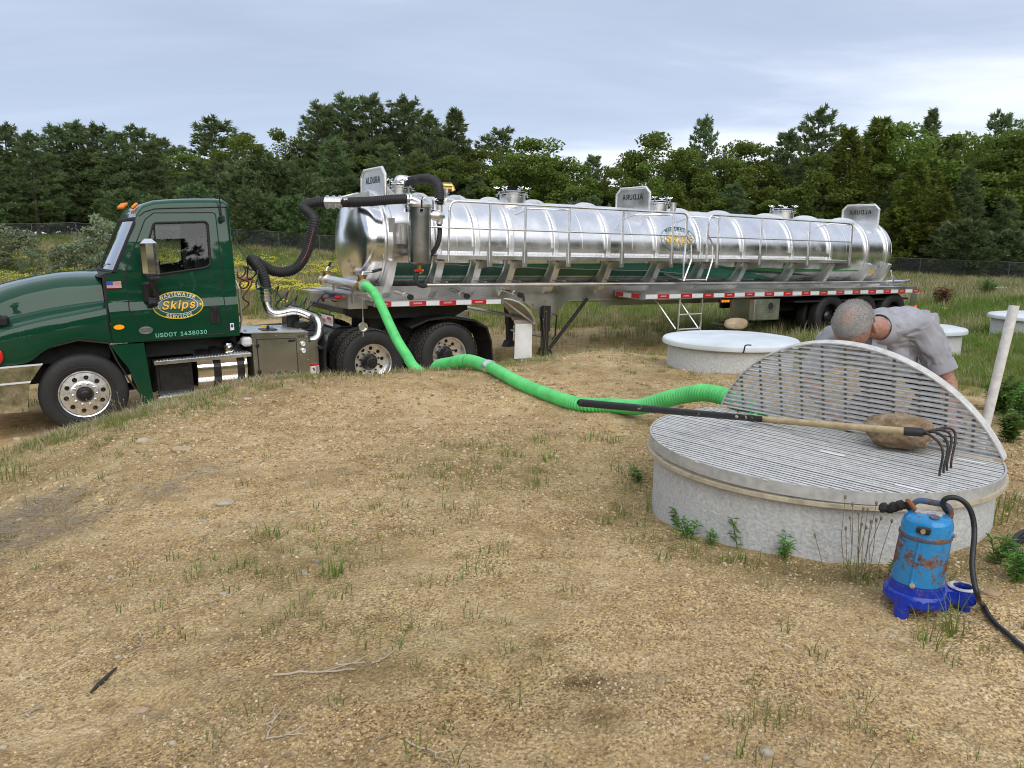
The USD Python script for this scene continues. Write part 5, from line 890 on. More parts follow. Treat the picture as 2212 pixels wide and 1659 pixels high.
# hand cultivator
cA, cC = crop(2500, 1300, 1.4439), None
h0 = at_y(*cA(-320, 412), 2.99); hm_ = at_z(*cA(720, 506), RIM + 0.03); h1_ = at_z(*cA(1540, 575), RIM + 0.14); h2_ = at_z(*cA(1640, 582), RIM + 0.143)
ax_ = (hm_ - h0) / np.linalg.norm(hm_ - h0)
rk = thing('hand_cultivator', 'long handled cultivator with black painted grip and four curved tines on the grate', 'garden tool')
wood = worn('ash_wood', (0.52, 0.40, 0.22), (0.40, 0.28, 0.14), 0.5, 9.0, 0.5, 0.25)
chip = worn('chipped_black', (0.012, 0.012, 0.013), (0.55, 0.48, 0.30), 0.66, 16.0, 0.5, 0.02)
part('grip', tube([h0, h0 + ax_ * 0.01, hm_ - ax_ * 0.01, hm_], [0.010, 0.0155, 0.0165, 0.0165], 16), chip, rk, smooth=40)
part('handle', tube([hm_, h1_], [0.0165, 0.0155], 16), wood, rk, smooth=40); part('ferrule', tube([h1_ - (h1_ - hm_) * 0.01, h2_], [0.0195, 0.019], 16), plain('black_tape', (0.02, 0.02, 0.022), 0.55), rk, smooth=40)
rust_iron = worn('rusty_iron', (0.025, 0.02, 0.018), (0.10, 0.045, 0.02), 0.5, 20.0, 0.6, 0.2)
part('tang', tube([h2_, h2_ + (h2_ - h1_) * 0.25], [0.013, 0.009], 10), rust_iron, rk)
for k, (mx, my, ex, ey) in enumerate(((1742, 660, 1732, 838), (1770, 625, 1757, 820), (1790, 590, 1778, 808), (1815, 575, 1800, 792))):
    tip = at_z(*cA(ex, ey), RIM - 0.015); b = h2_ + (h2_ - h1_) * 0.2; mid = at_y(*cA(mx, my), tip[1] + 0.03 + 0.005 * k); up_ = at_y(*cA(1680 + 18 * k, [598, 578, 566, 560][k]), (b[1] + mid[1]) / 2 + 0.0)
    low = at_y(*cA((mx + ex) / 2 + 6, my + 100), tip[1] + 0.012)
    part('tine', tube(smooth_path([b, up_, mid, low, tip], 26), np.linspace(0.0062, 0.0046, 26), 8), rust_iron, rk, smooth=True)
# white standpipe
p0, p1 = at_y(2127, 925, 3.86), at_y(2191, 660, 3.86); p0 = p0 + (p0 - p1) * 0.9
wpipe = thing('white_standpipe', 'leaning white plastic pipe standing beside the raised grate', 'pipe')
part('pipe', cat(tube([p0, p1], 0.0235, 24, False), tube([p0, p1], 0.0195, 24, False), grid_mesh(np.array([[p1 + (rt0 * math.cos(a) + np.cross((p1 - p0) / np.linalg.norm(p1 - p0), rt0) * math.sin(a)) * r for a in np.linspace(0, 2 * np.pi, 24, endpoint=False)] for r in (0.0195, 0.0235)]), close_v=True)), pvc, wpipe, smooth=30)
# ------------------------------------------------------------------ blue pump
PB = np.array([*(at_z(*crop(3300, 1800, 2.0738)(618, 1246), EYE - 1.21)[:2]), 0.0]); PB[2] = float(ground(PB[0], PB[1])) + 0.012
PS = np.array([0.84, 0.84, 0.97])
PR = rotz(-0.6)
pu = thing('submersible_pump', 'blue rusty submersible pump standing beside the near concrete riser', 'pump', mat4(PB, PR, PS))
def lean(m): v = np.array(m.vertices); v[:, 0] += 0.075 * np.clip(v[:, 2] - 0.12, 0, 1); v[:, 1] += 0.02 * np.clip(v[:, 2] - 0.12, 0, 1); m.vertices = v; return m
def rusty(name, base, thr, zc=None, gloss=0.4):
    n = {'tc': ('texture_coordinate', {}), 'n': ('noise_texture', {'scale': 8.0, 'detail': 11.0, 'roughness': 0.74, 'distortion': 0.35}), 'nf': ('noise_texture', {'scale': 46.0, 'detail': 5.0, 'roughness': 0.7}),
         'sp': ('separate_xyz', {}), 'd': ('math', {'math_type': 'subtract', 'value2': 0.20 if zc is None else zc}), 'ab': ('math', {'math_type': 'absolute'}), 'f': ('map_range', {'from_min': 0.0, 'from_max': 0.12, 'to_min': 0.115 if zc is not None else 0.02, 'to_max': -0.07 if zc is not None else 0.0}),
         'sum': ('math', {'math_type': 'add'}), 'm': ('map_range', {'from_min': thr, 'from_max': thr + 0.05}), 'rc': ('rgb_ramp', {'ramp': [(0.3, (0.045, 0.022, 0.012)), (0.5, (0.15, 0.060, 0.022)), (0.66, (0.27, 0.135, 0.06)), (0.8, (0.4, 0.33, 0.24))]}),
         'x': ('mix', {'color1': base}), 'sc': ('map_range', {'from_min': 0.56, 'from_max': 0.64, 'to_max': 0.6}), 'x2': ('mix', {'color2': (0.12, 0.075, 0.04)}), 'p': ('principled_bsdf', {}), 'ro': ('map_range', {'to_min': gloss, 'to_max': 0.9}), 'b': ('bump', {'strength': 0.35, 'distance': 0.004})}
    return mk(name, n, [('tc.object', 'n.vector'), ('tc.object', 'nf.vector'), ('tc.object', 'sp.vector'), ('sp.z', 'd.value1'), ('d.value', 'ab.value1'), ('ab.value', 'f.value'), ('n.fac', 'sum.value1'), ('f.result', 'sum.value2'), ('sum.value', 'm.value'), ('nf.fac', 'rc.fac'),
        ('m.result', 'x.fac'), ('rc.color', 'x.color2'), ('nf.fac', 'sc.value'), ('x.color', 'x2.color1'), ('sc.result', 'x2.fac'), ('x2.color', 'p.base_color'), ('m.result', 'ro.value'), ('ro.result', 'p.roughness'), ('sum.value', 'b.height'), ('b.normal', 'p.normal')])
blue_light = rusty('pump_light_blue', (0.020, 0.225, 0.50), 0.548, 0.185, 0.5); blue_top = rusty('pump_top_blue', (0.020, 0.235, 0.52), 0.60, None, 0.5); blue_dark = rusty('pump_dark_blue', (0.006, 0.033, 0.36), 0.60, None, 0.42); rust_mat = rusty('pump_rust', (0.05, 0.10, 0.19), 0.50)
mud = worn('dry_mud', (0.02, 0.03, 0.16), (0.16, 0.12, 0.075), 0.45, 30.0, 0.8, 0.15)
body = lathe([(0.0, 0.10), (0.094, 0.10), (0.0955, 0.105), (0.0945, 0.18), (0.092, 0.262), (0.092, 0.268)], 56, 'z')
part('motor_body', lean(body.subdivide()), blue_light, pu, smooth=40)
part('rust_seam', lean(lathe([(0.0925, 0.262), (0.0955, 0.266), (0.0955, 0.274), (0.092, 0.278)], 56, 'z')), rust_mat, pu, smooth=True); part('lower_seam', lean(lathe([(0.0955, 0.094), (0.0985, 0.098), (0.0965, 0.104)], 56, 'z')), rust_mat, pu)
def top_cap():
    P = []
    for z, k in ((0.276, 1.0), (0.300, 0.995), (0.318, 0.97), (0.330, 0.90), (0.338, 0.76), (0.343, 0.5), (0.345, 0.2), (0.345, 0.001)):
        row = []
        for a in np.linspace(0, 2 * np.pi, 56, endpoint=False):
            c, s_ = math.cos(a), math.sin(a); notch = 1 - (0.13 if z > 0.29 else 0.06 * (z > 0.28)) * math.exp(-((math.atan2(math.sin(a + 1.85), math.cos(a + 1.85))) / 0.40) ** 2)
            row.append((0.092 * k * c * notch, 0.092 * k * s_ * notch, z))
        P.append(row)
    return grid_mesh(np.array(P), close_v=True)
part('top_cover', lean(top_cap()), blue_top, pu, smooth=45)
part('carry_handle', lean(tube(smooth_path([(-0.064, 0.03, 0.330), (-0.064, 0.032, 0.356), (-0.050, 0.033, 0.370), (0.0, 0.034, 0.373), (0.050, 0.034, 0.370), (0.066, 0.034, 0.356), (0.070, 0.03, 0.33)], 36), 0.0105, 10)), rust_mat, pu, smooth=True)
part('name_plate', lean(cat(rbox((-0.05, -0.028, 0.341), (0.045, 0.02, 0.349), 0.002))), worn('scuffed_plate', (0.42, 0.41, 0.40), (0.2, 0.18, 0.16), 0.5, 40.0, 0.6), pu); part('filler_plug', lean(cyl((0.02, -0.045, 0.334), (0.022, -0.047, 0.347), 0.018, 14)), rust_mat, pu)
part('black_clip', lean(rbox((-0.028, -0.101, 0.294), (0.022, -0.083, 0.316), 0.004)), black_paint, pu); part('clip_screw', lean(cyl((-0.003, -0.1, 0.305), (-0.003, -0.106, 0.305), 0.009, 12)), chrome, pu)
part('tie_bolt', lean(cat(cyl((-0.005, -0.094, 0.112), (-0.005, -0.108, 0.112), 0.010, 10))), chrome, pu); part('tie_bolt', lean(cyl((0.091, 0.0, 0.283), (0.102, -0.005, 0.283), 0.008, 10)), chrome, pu)
part('body_rib', lean(tube([(-0.012, -0.095, 0.105), (-0.010, -0.094, 0.20), (-0.008, -0.092, 0.262)], 0.006, 8)), blue_light, pu)
vol = [m3.Manifold.batch_hull([m3.Manifold.cylinder(0.022, 0.119, 0.119, 48).translate([0, 0, 0.040]), m3.Manifold.cylinder(0.046, 0.108, 0.108, 48).translate([0, 0, 0.028])]), m3.Manifold.cylinder(0.030, 0.102, 0.0975, 48).translate([0, 0, 0.074])]
for a in (3.5, 1.3, 5.9): vol.append(m3.Manifold.batch_hull([m3.Manifold.cylinder(0.01, 0.026, 0.028, 16).translate([0.1 * math.cos(a), 0.1 * math.sin(a), -0.012]), m3.Manifold.cylinder(0.02, 0.03, 0.034, 16).translate([0.086 * math.cos(a), 0.086 * math.sin(a), 0.05])]))
vol.append(m3.Manifold.batch_hull([m3.Manifold.cylinder(0.045, 0.035, 0.035, 20).translate([0.07, -0.03, 0.03]), m3.Manifold.cylinder(0.045, 0.035, 0.035, 20).translate([0.155, -0.05, 0.03])]))
vol.append(m3.Manifold.batch_hull([m3.Manifold.cylinder(0.05, 0.052, 0.054, 32).translate([0.172, -0.055, 0.030]), m3.Manifold.cylinder(0.008, 0.03, 0.04, 24).translate([0.172, -0.055, 0.010])]))
vol.append(m3.Manifold.batch_hull([m3.Manifold.cylinder(0.02, 0.022, 0.026, 16).translate([0.178, -0.06, 0.0]), m3.Manifold.cylinder(0.008, 0.014, 0.014, 12).translate([0.186, -0.075, -0.045])]))
VM = m3.Manifold.batch_boolean(vol, m3.OpType.Add) - m3.Manifold.cylinder(0.1, 0.036, 0.036, 32).translate([0.172, -0.055, 0.02])
def turn(m): v, q, _ = meshkit.arrays(m); return trimesh.Trimesh(v @ rotz(0.86), q, process=False)
part('volute', turn(VM), blue_dark, pu, smooth=38); part('outlet_lip', turn(lathe([(0.036, 0.070), (0.036, 0.083), (0.045, 0.084), (0.054, 0.080)], 32, 'z', (0.172, -0.055, 0))), worn('scraped_lip', (0.5, 0.5, 0.48), (0.02, 0.03, 0.2), 0.5, 25.0, 0.6, 0.1), pu, smooth=30); part('outlet_bore', turn(lathe([(0.0362, 0.02), (0.0362, 0.078)], 32, 'z', (0.172, -0.055, 0))), rust_mat, pu); part('bore_bottom', turn(lathe([(0, 0.021), (0.036, 0.021)], 24, 'z', (0.172, -0.055, 0))), black_matte, pu)
part('mud_skirt', lathe([(0.0985, 0.075), (0.1005, 0.08), (0.0985, 0.097)], 48, 'z'), mud, pu)
hk = part('rope_shackle', lean(tube(smooth_path([(-0.070, 0.035, 0.345), (-0.085, 0.02, 0.366), (-0.075, -0.01, 0.372), (-0.050, -0.015, 0.35)], 16), 0.008, 8)), worn('orange_rust', (0.28, 0.10, 0.03), (0.10, 0.04, 0.02), 0.5, 30.0, 0.8), pu, smooth=True)
rng = np.random.default_rng(11)
blob = [m3.Manifold.sphere(float(rng.uniform(0.012, 0.020)), 12).translate([-0.085 - 0.075 * t + rng.normal(0, 0.006), 0.012 + 0.015 * t + rng.normal(0, 0.006), 0.350 - 0.022 * t + rng.normal(0, 0.006)]) for t in np.linspace(0, 1, 12)]
bm = m3.Manifold.batch_boolean(blob, m3.OpType.Add).refine_to_length(0.006); bv, bf, _ = meshkit.arrays(bm); bv = bv + 0.006 * (meshkit.noise(bv * 160)[:, None] - 0.5) * np.array([1, 1, 1]); part('tape_wrapped_knot', lean(trimesh.Trimesh(bv, bf, process=False)), black_matte, pu); part('knot_end', lean(cyl((-0.172, 0.018, 0.318), (-0.162, 0.022, 0.322), 0.009, 8)), white_print, pu)
PM = mat4(PB, PR, PS)
def pw(x, y, z): return np.array([x + 0.075 * max(z - 0.12, 0), y, z]) @ PM[:3, :3] + PB
c8 = crop(3300, 1800, 2.0738)
cs = pw(0.060, 0.045, 0.345); yd = PB[1] - 0.02
cord = [cs, at_y(*c8(890, 335), yd), at_y(*c8(975, 335), yd - 0.01), at_y(*c8(1060, 400), yd - 0.02), at_y(*c8(1105, 520), yd - 0.03), at_y(*c8(1112, 650), yd - 0.05), at_y(*c8(1098, 800), yd - 0.09), at_y(*c8(1100, 950), yd - 0.12), at_y(*c8(1135, 1120), yd - 0.16)]
for q in ((1180, 1250), (1260, 1370), (1380, 1480), (1520, 1590), (1720, 1700)): p = on_ground(*c8(*q)); cord.append(p + [0, 0, 0.012])
solo('pump_power_cord', tube(smooth_path(cord, 110), 0.0085, 12), plain('cord_black', (0.012, 0.012, 0.013), 0.45, 0.0, 0.2), 'black power cord arching out of the blue pump and trailing across the gravel', 'cord', smooth=True)
# coil of black hose at the right edge
for k in range(3):
    c = on_ground(*c8(1560 + 6 * k, 960 + 8 * k)) + [0.25, 0.10, 0.02 + 0.014 * k]; a = np.linspace(0, 2 * np.pi, 70); r1 = 0.21 + 0.02 * math.sin(5 * k)
    if k == 0: coilp = []
    coilp.append(np.c_[c[0] + r1 * np.cos(a + k) * 1.1, c[1] + r1 * np.sin(a + k), c[2] + 0.02 * np.sin(2 * a + k) + 0.012 * a / 6])
solo('black_hose_coil', tube(np.vstack(coilp), 0.011, 10), plain('coil_black', (0.014, 0.014, 0.015), 0.4), 'coil of thin black hose lying in weeds right of the blue pump', 'hose coil', smooth=True)
# ------------------------------------------------------------------ green suction hose
cG = crop(1400, 1300, 1.58)
dk_h = np.array([rw(-0.85, -1.58, -0.63), rw(-0.84, -1.66, -0.632)])
P_ = [at_y(*c2(*q), Y) for q, Y in zip(((1045, 1005), (1085, 1070), (1120, 1140), (1155, 1220), (1195, 1305), (1245, 1400), (1300, 1485)), np.linspace(dk_h[-1][1] - 0.12, 9.75, 7))]
e1 = at_y(*c2(1345, 1545), 9.4); e1[2] -= 0.02
ex0 = at_y(965, 790, 8.1)
top_ = [on_ground(*cG(640, 215)) , on_ground(*cG(800, 255))]
gh = thing('green_suction_hose', 'bright green ribbed suction hose running from the tank trailer into the near chamber', 'hose')
dip = [np.array([e1[0] + 0.25, e1[1] - 0.4, ground(e1[0] + 0.25, e1[1] - 0.4) + 0.08]), np.array([(e1[0] + ex0[0]) / 2 + 0.1, ex0[1] + 0.35, ground((e1[0] + ex0[0]) / 2 + .1, ex0[1] + 0.35) + 0.07])]
def onG(x, y, r, dz=0.0): p = on_ground(*cG(x, y)); return p + [0, 0.5 * r, r * 0.9 + dz]
R1, R2 = 0.056, 0.053
first = [*dk_h, *P_, e1, *dip, ex0 - [0.1, -0.1, 0.02], at_y(*cG(600, 205), 7.75), at_y(*cG(690, 190), 7.45), at_y(*cG(760, 205), 7.25), at_y(*cG(835, 232), 7.05)]
fp = smooth_path(first, 260)
b0, b1 = fp[-26:], fp[:-25]
part('ribbed_hose', ribbed(b1, 0.066, 0.030, 0.008, 22), hose_green, gh, smooth=50); part('smooth_hose', tube(b0, np.r_[0.066, np.full(24, 0.063), 0.060], 22), hose_green, gh, smooth=True)
sec = [fp[-1], onG(930, 325, R2, 0.01), onG(1060, 390, R2), onG(1200, 445, R2), onG(1330, 492, R2), onG(1450, 515, R2), onG(1600, 520, R2), at_y(*cG(1760, 478), 5.15), at_y(*cG(1900, 440), 4.95), at_y(*cG(2040, 405), 4.78), at_y(*cG(2160, 390), 4.62), at_y(*cG(2270, 405), 4.48), at_y(*cG(2380, 450), 4.33), at_y(*cG(2480, 520), 4.2), at_y(*cG(2540, 620), 4.1), at_y(*cG(2560, 760), 4.05)]
sec_path = smooth_path(sec, 300)
def ring_rib(path, r, pitch=0.026):
    P = even_path(path, pitch / 4); k = np.arange(len(P)) % 4; return tube(P, r + np.array([-0.011, 0.0, 0.001, 0.0])[k], 26)
part('ribbed_hose', ring_rib(sec_path, R2), hose_green, gh, smooth=50)
jn = fp[-1]; jt = (fp[-1] - fp[-4]) / np.linalg.norm(fp[-1] - fp[-4])
part('hose_clamp', cat(tube([jn - jt * 0.05, jn - jt * 0.03, jn + jt * 0.02, jn + jt * 0.03], [0.062, 0.069, 0.069, 0.062], 26), rbox(jn + [-0.03, -0.095, -0.02], jn + [0.03, -0.06, 0.03], 0.008)), rail_metal, gh, smooth=40)
part('brass_lug', cat(tube([jn + [-0.02, -0.06, -0.06], jn + [-0.03, -0.08, -0.10], jn + [0.0, -0.09, -0.11]], 0.007, 6)), brass, gh)
# ------------------------------------------------------------------ other lids and risers
def lid_mesh(r, h=0.055):
    return lathe([(r - 0.01, 0.0), (r, 0.004), (r + 0.004, 0.02), (r, h - 0.012), (r - 0.012, h), (r - 0.05, h + 0.006), (r * 0.8, h + 0.016), (r * 0.45, h + 0.030), (0, h + 0.036)], 80, 'z')
def lidded(label, c, r, z_lid, crack=False):
    zg = float(ground(c[0], c[1])); t, w = riser('concrete_riser', label, c, r - 0.05, zg, z_lid - 0.002, None, int(c[0] * 10))
    m = lid_mesh(r); m.apply_translation((0, 0, z_lid)); q = part('lid', m, lid_white, t, smooth=35)
    if crack: part('crack', tube(smooth_path([(-0.06, -r - 0.004, z_lid), (-0.05, -r - 0.006, z_lid + 0.03), (-0.045, -r + 0.004, z_lid + 0.05), (-0.03, -r + 0.03, z_lid + 0.062), (0.02, -r + 0.035, z_lid + 0.063)], 14), 0.006, 5), black_matte, q)
LA = at_z(1577, 733, EYE - 0.885)
lidded('low concrete riser with a cracked white lid and a tan stone on top', LA[:2], 0.62, EYE - 0.925, True)
LB = at_z(2010, 712, EYE - 0.93); lidded('white lidded concrete riser half hidden behind the bent man', LB[:2] + [-0.05, 0.1], 0.46, EYE - 0.965)
LC = at_z(2225, 684, EYE - 0.95); lidded('white lidded concrete riser at the right edge behind the leaning pipe', LC[:2] + [0.25, 0.1], 0.66, EYE - 0.99)
LD = on_ground(2160, 636); zd = LD[2]; lidded('farthest low riser with a white lid out in the field', LD[:2], 0.3 * LD[1] / 34, zd + 0.28)
ls_ = at_z(*c4(598, 1195), EYE - 0.845); solo('tan_stone', rock(8, (0.115, 0.085, 0.058), 4, 0.16, 0.85).apply_translation(ls_ + [0, 0, 0.05]), rock_tan, 'flat topped tan stone sitting on the white domed lid', 'stone', smooth=True)
# lengths of white pipe lying behind the lid
pa, pb = on_ground(*c4(1090, 1262)), on_ground(*c4(1240, 1240)); dd = (pb - pa); solo('white_pipe_on_ground', tube([pa - dd * 0.3 + [0, 0, 0.03], pb + dd * 0.7 + [0, 0, 0.03]], 0.036, 14), pvc, 'upper white pipe lying in grass behind the domed lid', 'pipe', smooth=30)
pa, pb = on_ground(*c4(1095, 1290)), on_ground(*c4(1220, 1280)); dd = (pb - pa); solo('white_pipe_on_ground', tube([pa - dd * 0.4 + [0, 0, 0.025], pb + dd * 0.9 + [0, 0, 0.025]], 0.025, 14), pvc, 'thinner white pipe lying nearer beside the domed lid', 'pipe', smooth=30)
# ------------------------------------------------------------------ the man kneeling behind the chamber
shirt_mat = worn('work_shirt', (0.335, 0.335, 0.365), (0.31, 0.31, 0.34), 0.5, 3.0, 0.85, 0.3, bump=0.12, scale2=10.0)
trouser_mat = plain('dark_trousers', (0.018, 0.02, 0.026), 0.85, 0.0, 0.2, bump=0.2); boot_mat = plain('boot_leather', (0.05, 0.032, 0.02), 0.6)
skin_mat = worn('skin', (0.40, 0.215, 0.155), (0.33, 0.15, 0.105), 0.47, 12.0, 0.5, 0.25, bump=0.12, scale2=70.0, subsurface_weight=0.12, subsurface_scale=0.02)
hair_mat = worn('grey_hair', (0.30, 0.285, 0.27), (0.22, 0.205, 0.19), 0.5, 9.0, 0.75, 0.3, bump=0.25, scale2=120.0)
man = thing('person', 'man in a light grey work shirt kneeling and bending his head over the open chamber', 'person', mat4((2.35, 4.45, 0)))
MO = np.array([2.35, 4.45, 0.0])
def pj(px, py, Y): return at_y(px, py, Y) - MO
gz = float(ground(2.5, 4.7))
Hd = pj(1843, 703, 3.99); Nk = pj(1894, 708, 4.10); Ch = pj(1925, 722, 4.27)
SR, SL = pj(1992, 702, 4.16), pj(1800, 738, 4.33)
Mid = np.array([2.36, 4.60, EYE - 0.52]) - MO; Pel = np.array([2.44, 4.88, EYE - 0.62]) - MO
ER, HR_ = pj(2050, 832, 4.08), np.array([*at_y(2052, 905, 3.80)[:2], RIM + 0.05]) - MO
EL, HL_ = pj(1742, 822, 4.28), np.array([*at_y(1800, 890, 4.02)[:2], RIM + 0.03]) - MO
hipR, hipL = Pel + [0.10, 0.0, -0.03], Pel + [-0.11, 0.0, -0.03]
KR, KL = np.array([2.66, 4.52, gz + 0.07]) - MO, np.array([2.28, 4.66, gz + 0.07]) - MO
AR, AL = np.array([2.72, 4.98, gz + 0.07]) - MO, np.array([2.36, 5.08, gz + 0.07]) - MO
def hand(wr, el, curl_dir):
    f = (wr - el) / np.linalg.norm(wr - el); s = np.cross(f, curl_dir); s /= np.linalg.norm(s); n = np.cross(s, f); out = []
    pm = wr + f * 0.055; out.append((wr, 0.024, pm - s * 0.018, 0.022)); out.append((wr, 0.022, pm + s * 0.020, 0.020)); out.append((pm - s * 0.03, 0.016, pm + s * 0.03, 0.016))
    for k, (o, l) in enumerate(((-0.033, 0.072), (-0.011, 0.082), (0.011, 0.078), (0.033, 0.062))):
        a = wr + f * 0.085 + s * o; b = a + f * l * 0.45 + n * 0.010; c = b + f * l * 0.30 + n * 0.025; d = c + f * l * 0.10 + n * 0.022
        out += [(pm + s * o * 0.7, 0.012, a, 0.0098), (a, 0.0098, b, 0.0090), (b, 0.0090, c, 0.0082), (c, 0.0082, d, 0.0074)]
    t0 = wr + f * 0.02 - s * 0.025; t1 = t0 + f * 0.032 - s * 0.028 + n * 0.008; t2 = t1 + f * 0.030 - s * 0.006 + n * 0.012; out += [(t0, 0.014, t1, 0.0115), (t1, 0.0115, t2, 0.0095)]
    return out
chain = [(Nk, 0.062, Ch, 0.10), (Nk, 0.058, Hd + (Nk - Hd) * 0.45, 0.055), (Ch, 0.12, Mid, 0.125), (Mid, 0.125, Pel, 0.14), (Ch, 0.10, SR, 0.058), (Ch, 0.10, SL, 0.058),
         (SR, 0.058, ER, 0.043), (ER, 0.043, HR_ + (ER - HR_) * 0.55, 0.043), (HR_ + (ER - HR_) * 0.55, 0.043, HR_, 0.026), (SL, 0.058, EL, 0.043), (EL, 0.043, HL_ + (EL - HL_) * 0.55, 0.043), (HL_ + (EL - HL_) * 0.55, 0.043, HL_, 0.026),
         (hipR, 0.10, KR, 0.062), (KR, 0.058, AR, 0.04), (hipL, 0.10, KL, 0.062), (KL, 0.058, AL, 0.04), (hipR, 0.11, hipL, 0.11)] + hand(HR_, ER, np.array([-0.4, -0.5, 0.2])) + hand(HL_, EL, np.array([0.5, -0.4, 0.2]))
# head: crown towards the lens, face down
fdir = np.array([-0.50, -0.42, -0.76]); fdir /= np.linalg.norm(fdir); cdir_ = np.array([-0.46, -0.60, 0.64]); cdir_ -= fdir * (cdir_ @ fdir); cdir_ /= np.linalg.norm(cdir_); sdir = np.cross(fdir, cdir_)
HROT = np.stack([sdir, -fdir, cdir_])          # x sideways, -y the face, z the crown
hm0 = trimesh.creation.icosphere(5, 1.0); hv = np.array(hm0.vertices)
def bumpv(v, c, r, d, w=1.0): return d * np.exp(-(((v - np.asarray(c)) / r) ** 2).sum(1))
face = np.clip(-hv[:, 1], 0, 1); low = np.clip(-hv[:, 2], 0, 1)
hv2 = hv * np.array([0.094, 0.116, 0.134]); hv2[:, 0] *= 1 - 0.24 * low * (0.4 + 0.6 * face); hv2[:, 1] *= 1 - 0.06 * low
hv2[:, 1] += np.where(hv[:, 1] > 0, -0.018 * low, 0)
ex = []
dy = -bumpv(hv, (0, -0.98, -0.28), (0.13, 0.5, 0.20), 0.030) - bumpv(hv, (0, -1, -0.12), (0.10, 0.5, 0.2), 0.012) + bumpv(hv, (0.38, -0.9, -0.06), (0.17, 0.4, 0.10), 0.013) + bumpv(hv, (-0.38, -0.9, -0.06), (0.17, 0.4, 0.10), 0.013) - bumpv(hv, (0.35, -0.92, 0.10), (0.26, 0.5, 0.08), 0.006) - bumpv(hv, (-0.35, -0.92, 0.10), (0.26, 0.5, 0.08), 0.006) \
     - bumpv(hv, (0, -0.85, -0.58), (0.26, 0.5, 0.06), 0.005) - bumpv(hv, (0, -0.85, -0.68), (0.26, 0.5, 0.05), 0.004) + bumpv(hv, (0, -0.85, -0.63), (0.28, 0.5, 0.03), 0.005) - bumpv(hv, (0, -0.6, -0.85), (0.3, 0.5, 0.15), 0.010)
hv2[:, 1] += dy
def H(v): return v @ HROT + Hd
body = flesh([(np.asarray(a, float), ra, np.asarray(b, float), rb) for a, ra, b, rb in chain], 0.014, 6)
hm0 = trimesh.Trimesh(H(hv2), hm0.faces, process=False)
ears = []
for s in (-1, 1):
    e = trimesh.creation.icosphere(3, 1.0); ev = np.array(e.vertices); ev = ev * np.array([0.014, 0.025, 0.039]) ; ev[:, 0] -= s * 0.006 * np.exp(-((ev[:, 1] + 0.004) / 0.010) ** 2 - (ev[:, 2] / 0.018) ** 2); ev = ev @ np.array([[math.cos(0.5 * s), math.sin(0.5 * s), 0], [-math.sin(0.5 * s), math.cos(0.5 * s), 0], [0, 0, 1.0]]); ears.append(trimesh.Trimesh(H(ev + [s * 0.103, 0.014, -0.018]), e.faces, process=False))
MB = m3.Manifold(m3.Mesh(np.asarray(body.vertices, np.float32), np.asarray(body.faces, np.uint32)))
for q in [hm0] + ears: 
    MQ = m3.Manifold(m3.Mesh(np.asarray(q.vertices, np.float32), np.asarray(q.faces, np.uint32)))
    if MQ.volume() < 0: MQ = m3.Manifold(m3.Mesh(np.asarray(q.vertices, np.float32), np.asarray(q.faces[:, ::-1], np.uint32)))
    MB = MB + MQ
part('body', MB, skin_mat, man, smooth=50)
# hair: thin on the crown, short and grey all round, from the brow line to the nape
hh = hv[:, 2]; line = 0.30 - 0.95 * np.clip((hv[:, 1] + 0.55) / 1.2, 0, 1); on = (hh > line + 0.10 * (meshkit.noise(hv * 5) - 0.5)) & ~((np.abs(hv[:, 0]) > 0.78) & (hv[:, 2] < 0.22) & (np.abs(hv[:, 1] - 0.08) < 0.36))
thin = np.exp(-((hv[:, 2] - 0.92) / 0.22) ** 2 - (hv[:, 0] / 0.5) ** 2 - ((hv[:, 1] + 0.25) / 0.5) ** 2)
outw = hv2 / np.linalg.norm(hv2, axis=1, keepdims=True); lift = 0.0045 * (1 - 0.75 * thin) + 0.0012 * meshkit.noise(hv * 24)
fk = on[hm0.faces].all(1); bald = thin[hm0.faces].mean(1) + 0.25 * (meshkit.noise(hv[hm0.faces].mean(1) * 14) - 0.5) > 0.45
part('thinning_crown', trimesh.Trimesh(H(hv2 + outw * lift[:, None]), hm0.faces[fk & bald], process=True), worn('thin_hair', (0.36, 0.26, 0.215), (0.27, 0.235, 0.21), 0.48, 30.0, 0.6, 0.15, bump=0.4, scale2=160.0), man, smooth=60); hairm = trimesh.Trimesh(H(hv2 + outw * lift[:, None]), hm0.faces[fk & ~bald], process=True); part('hair', hairm, hair_mat, man, smooth=60)
rng = np.random.default_rng(3); ids = np.nonzero(on)[0]; pick = rng.choice(ids, 5200); keep = rng.random(5200) > 0.82 * thin[pick]; pick = pick[keep]
root = hv2[pick] + rng.normal(0, 0.0015, (len(pick), 3)); tipd = outw[pick] * 0.55 + np.array([0.0, 0.75, -0.25]) * (0.5 + rng.random((len(pick), 1))) + rng.normal(0, 0.12, (len(pick), 3)); ln = rng.uniform(0.008, 0.015, (len(pick), 1))
pts = np.stack([H(root), H(root + outw[pick] * ln * 0.35 + tipd * ln * 0.25), H(root + outw[pick] * ln * 0.4 + tipd * ln * 0.8)], 1)
hb = UsdGeom.BasisCurves.Define(stage, str(man.GetPath()) + '/hair_strands'); hb.CreateTypeAttr('linear'); hb.CreateCurveVertexCountsAttr(Vt.IntArray.FromNumpy(np.full(len(pts), 3, np.int32))); hb.CreatePointsAttr(Vt.Vec3fArray.FromNumpy(pts.reshape(-1, 3).astype(np.float32))); hb.CreateWidthsAttr(Vt.FloatArray.FromNumpy(np.full(len(pts) * 3, 0.0008, np.float32))); hb.SetWidthsInterpolation('vertex')
UsdShade.MaterialBindingAPI.Apply(hb.GetPrim()).Bind(hair_mat); tag(hb, kind='stuff')
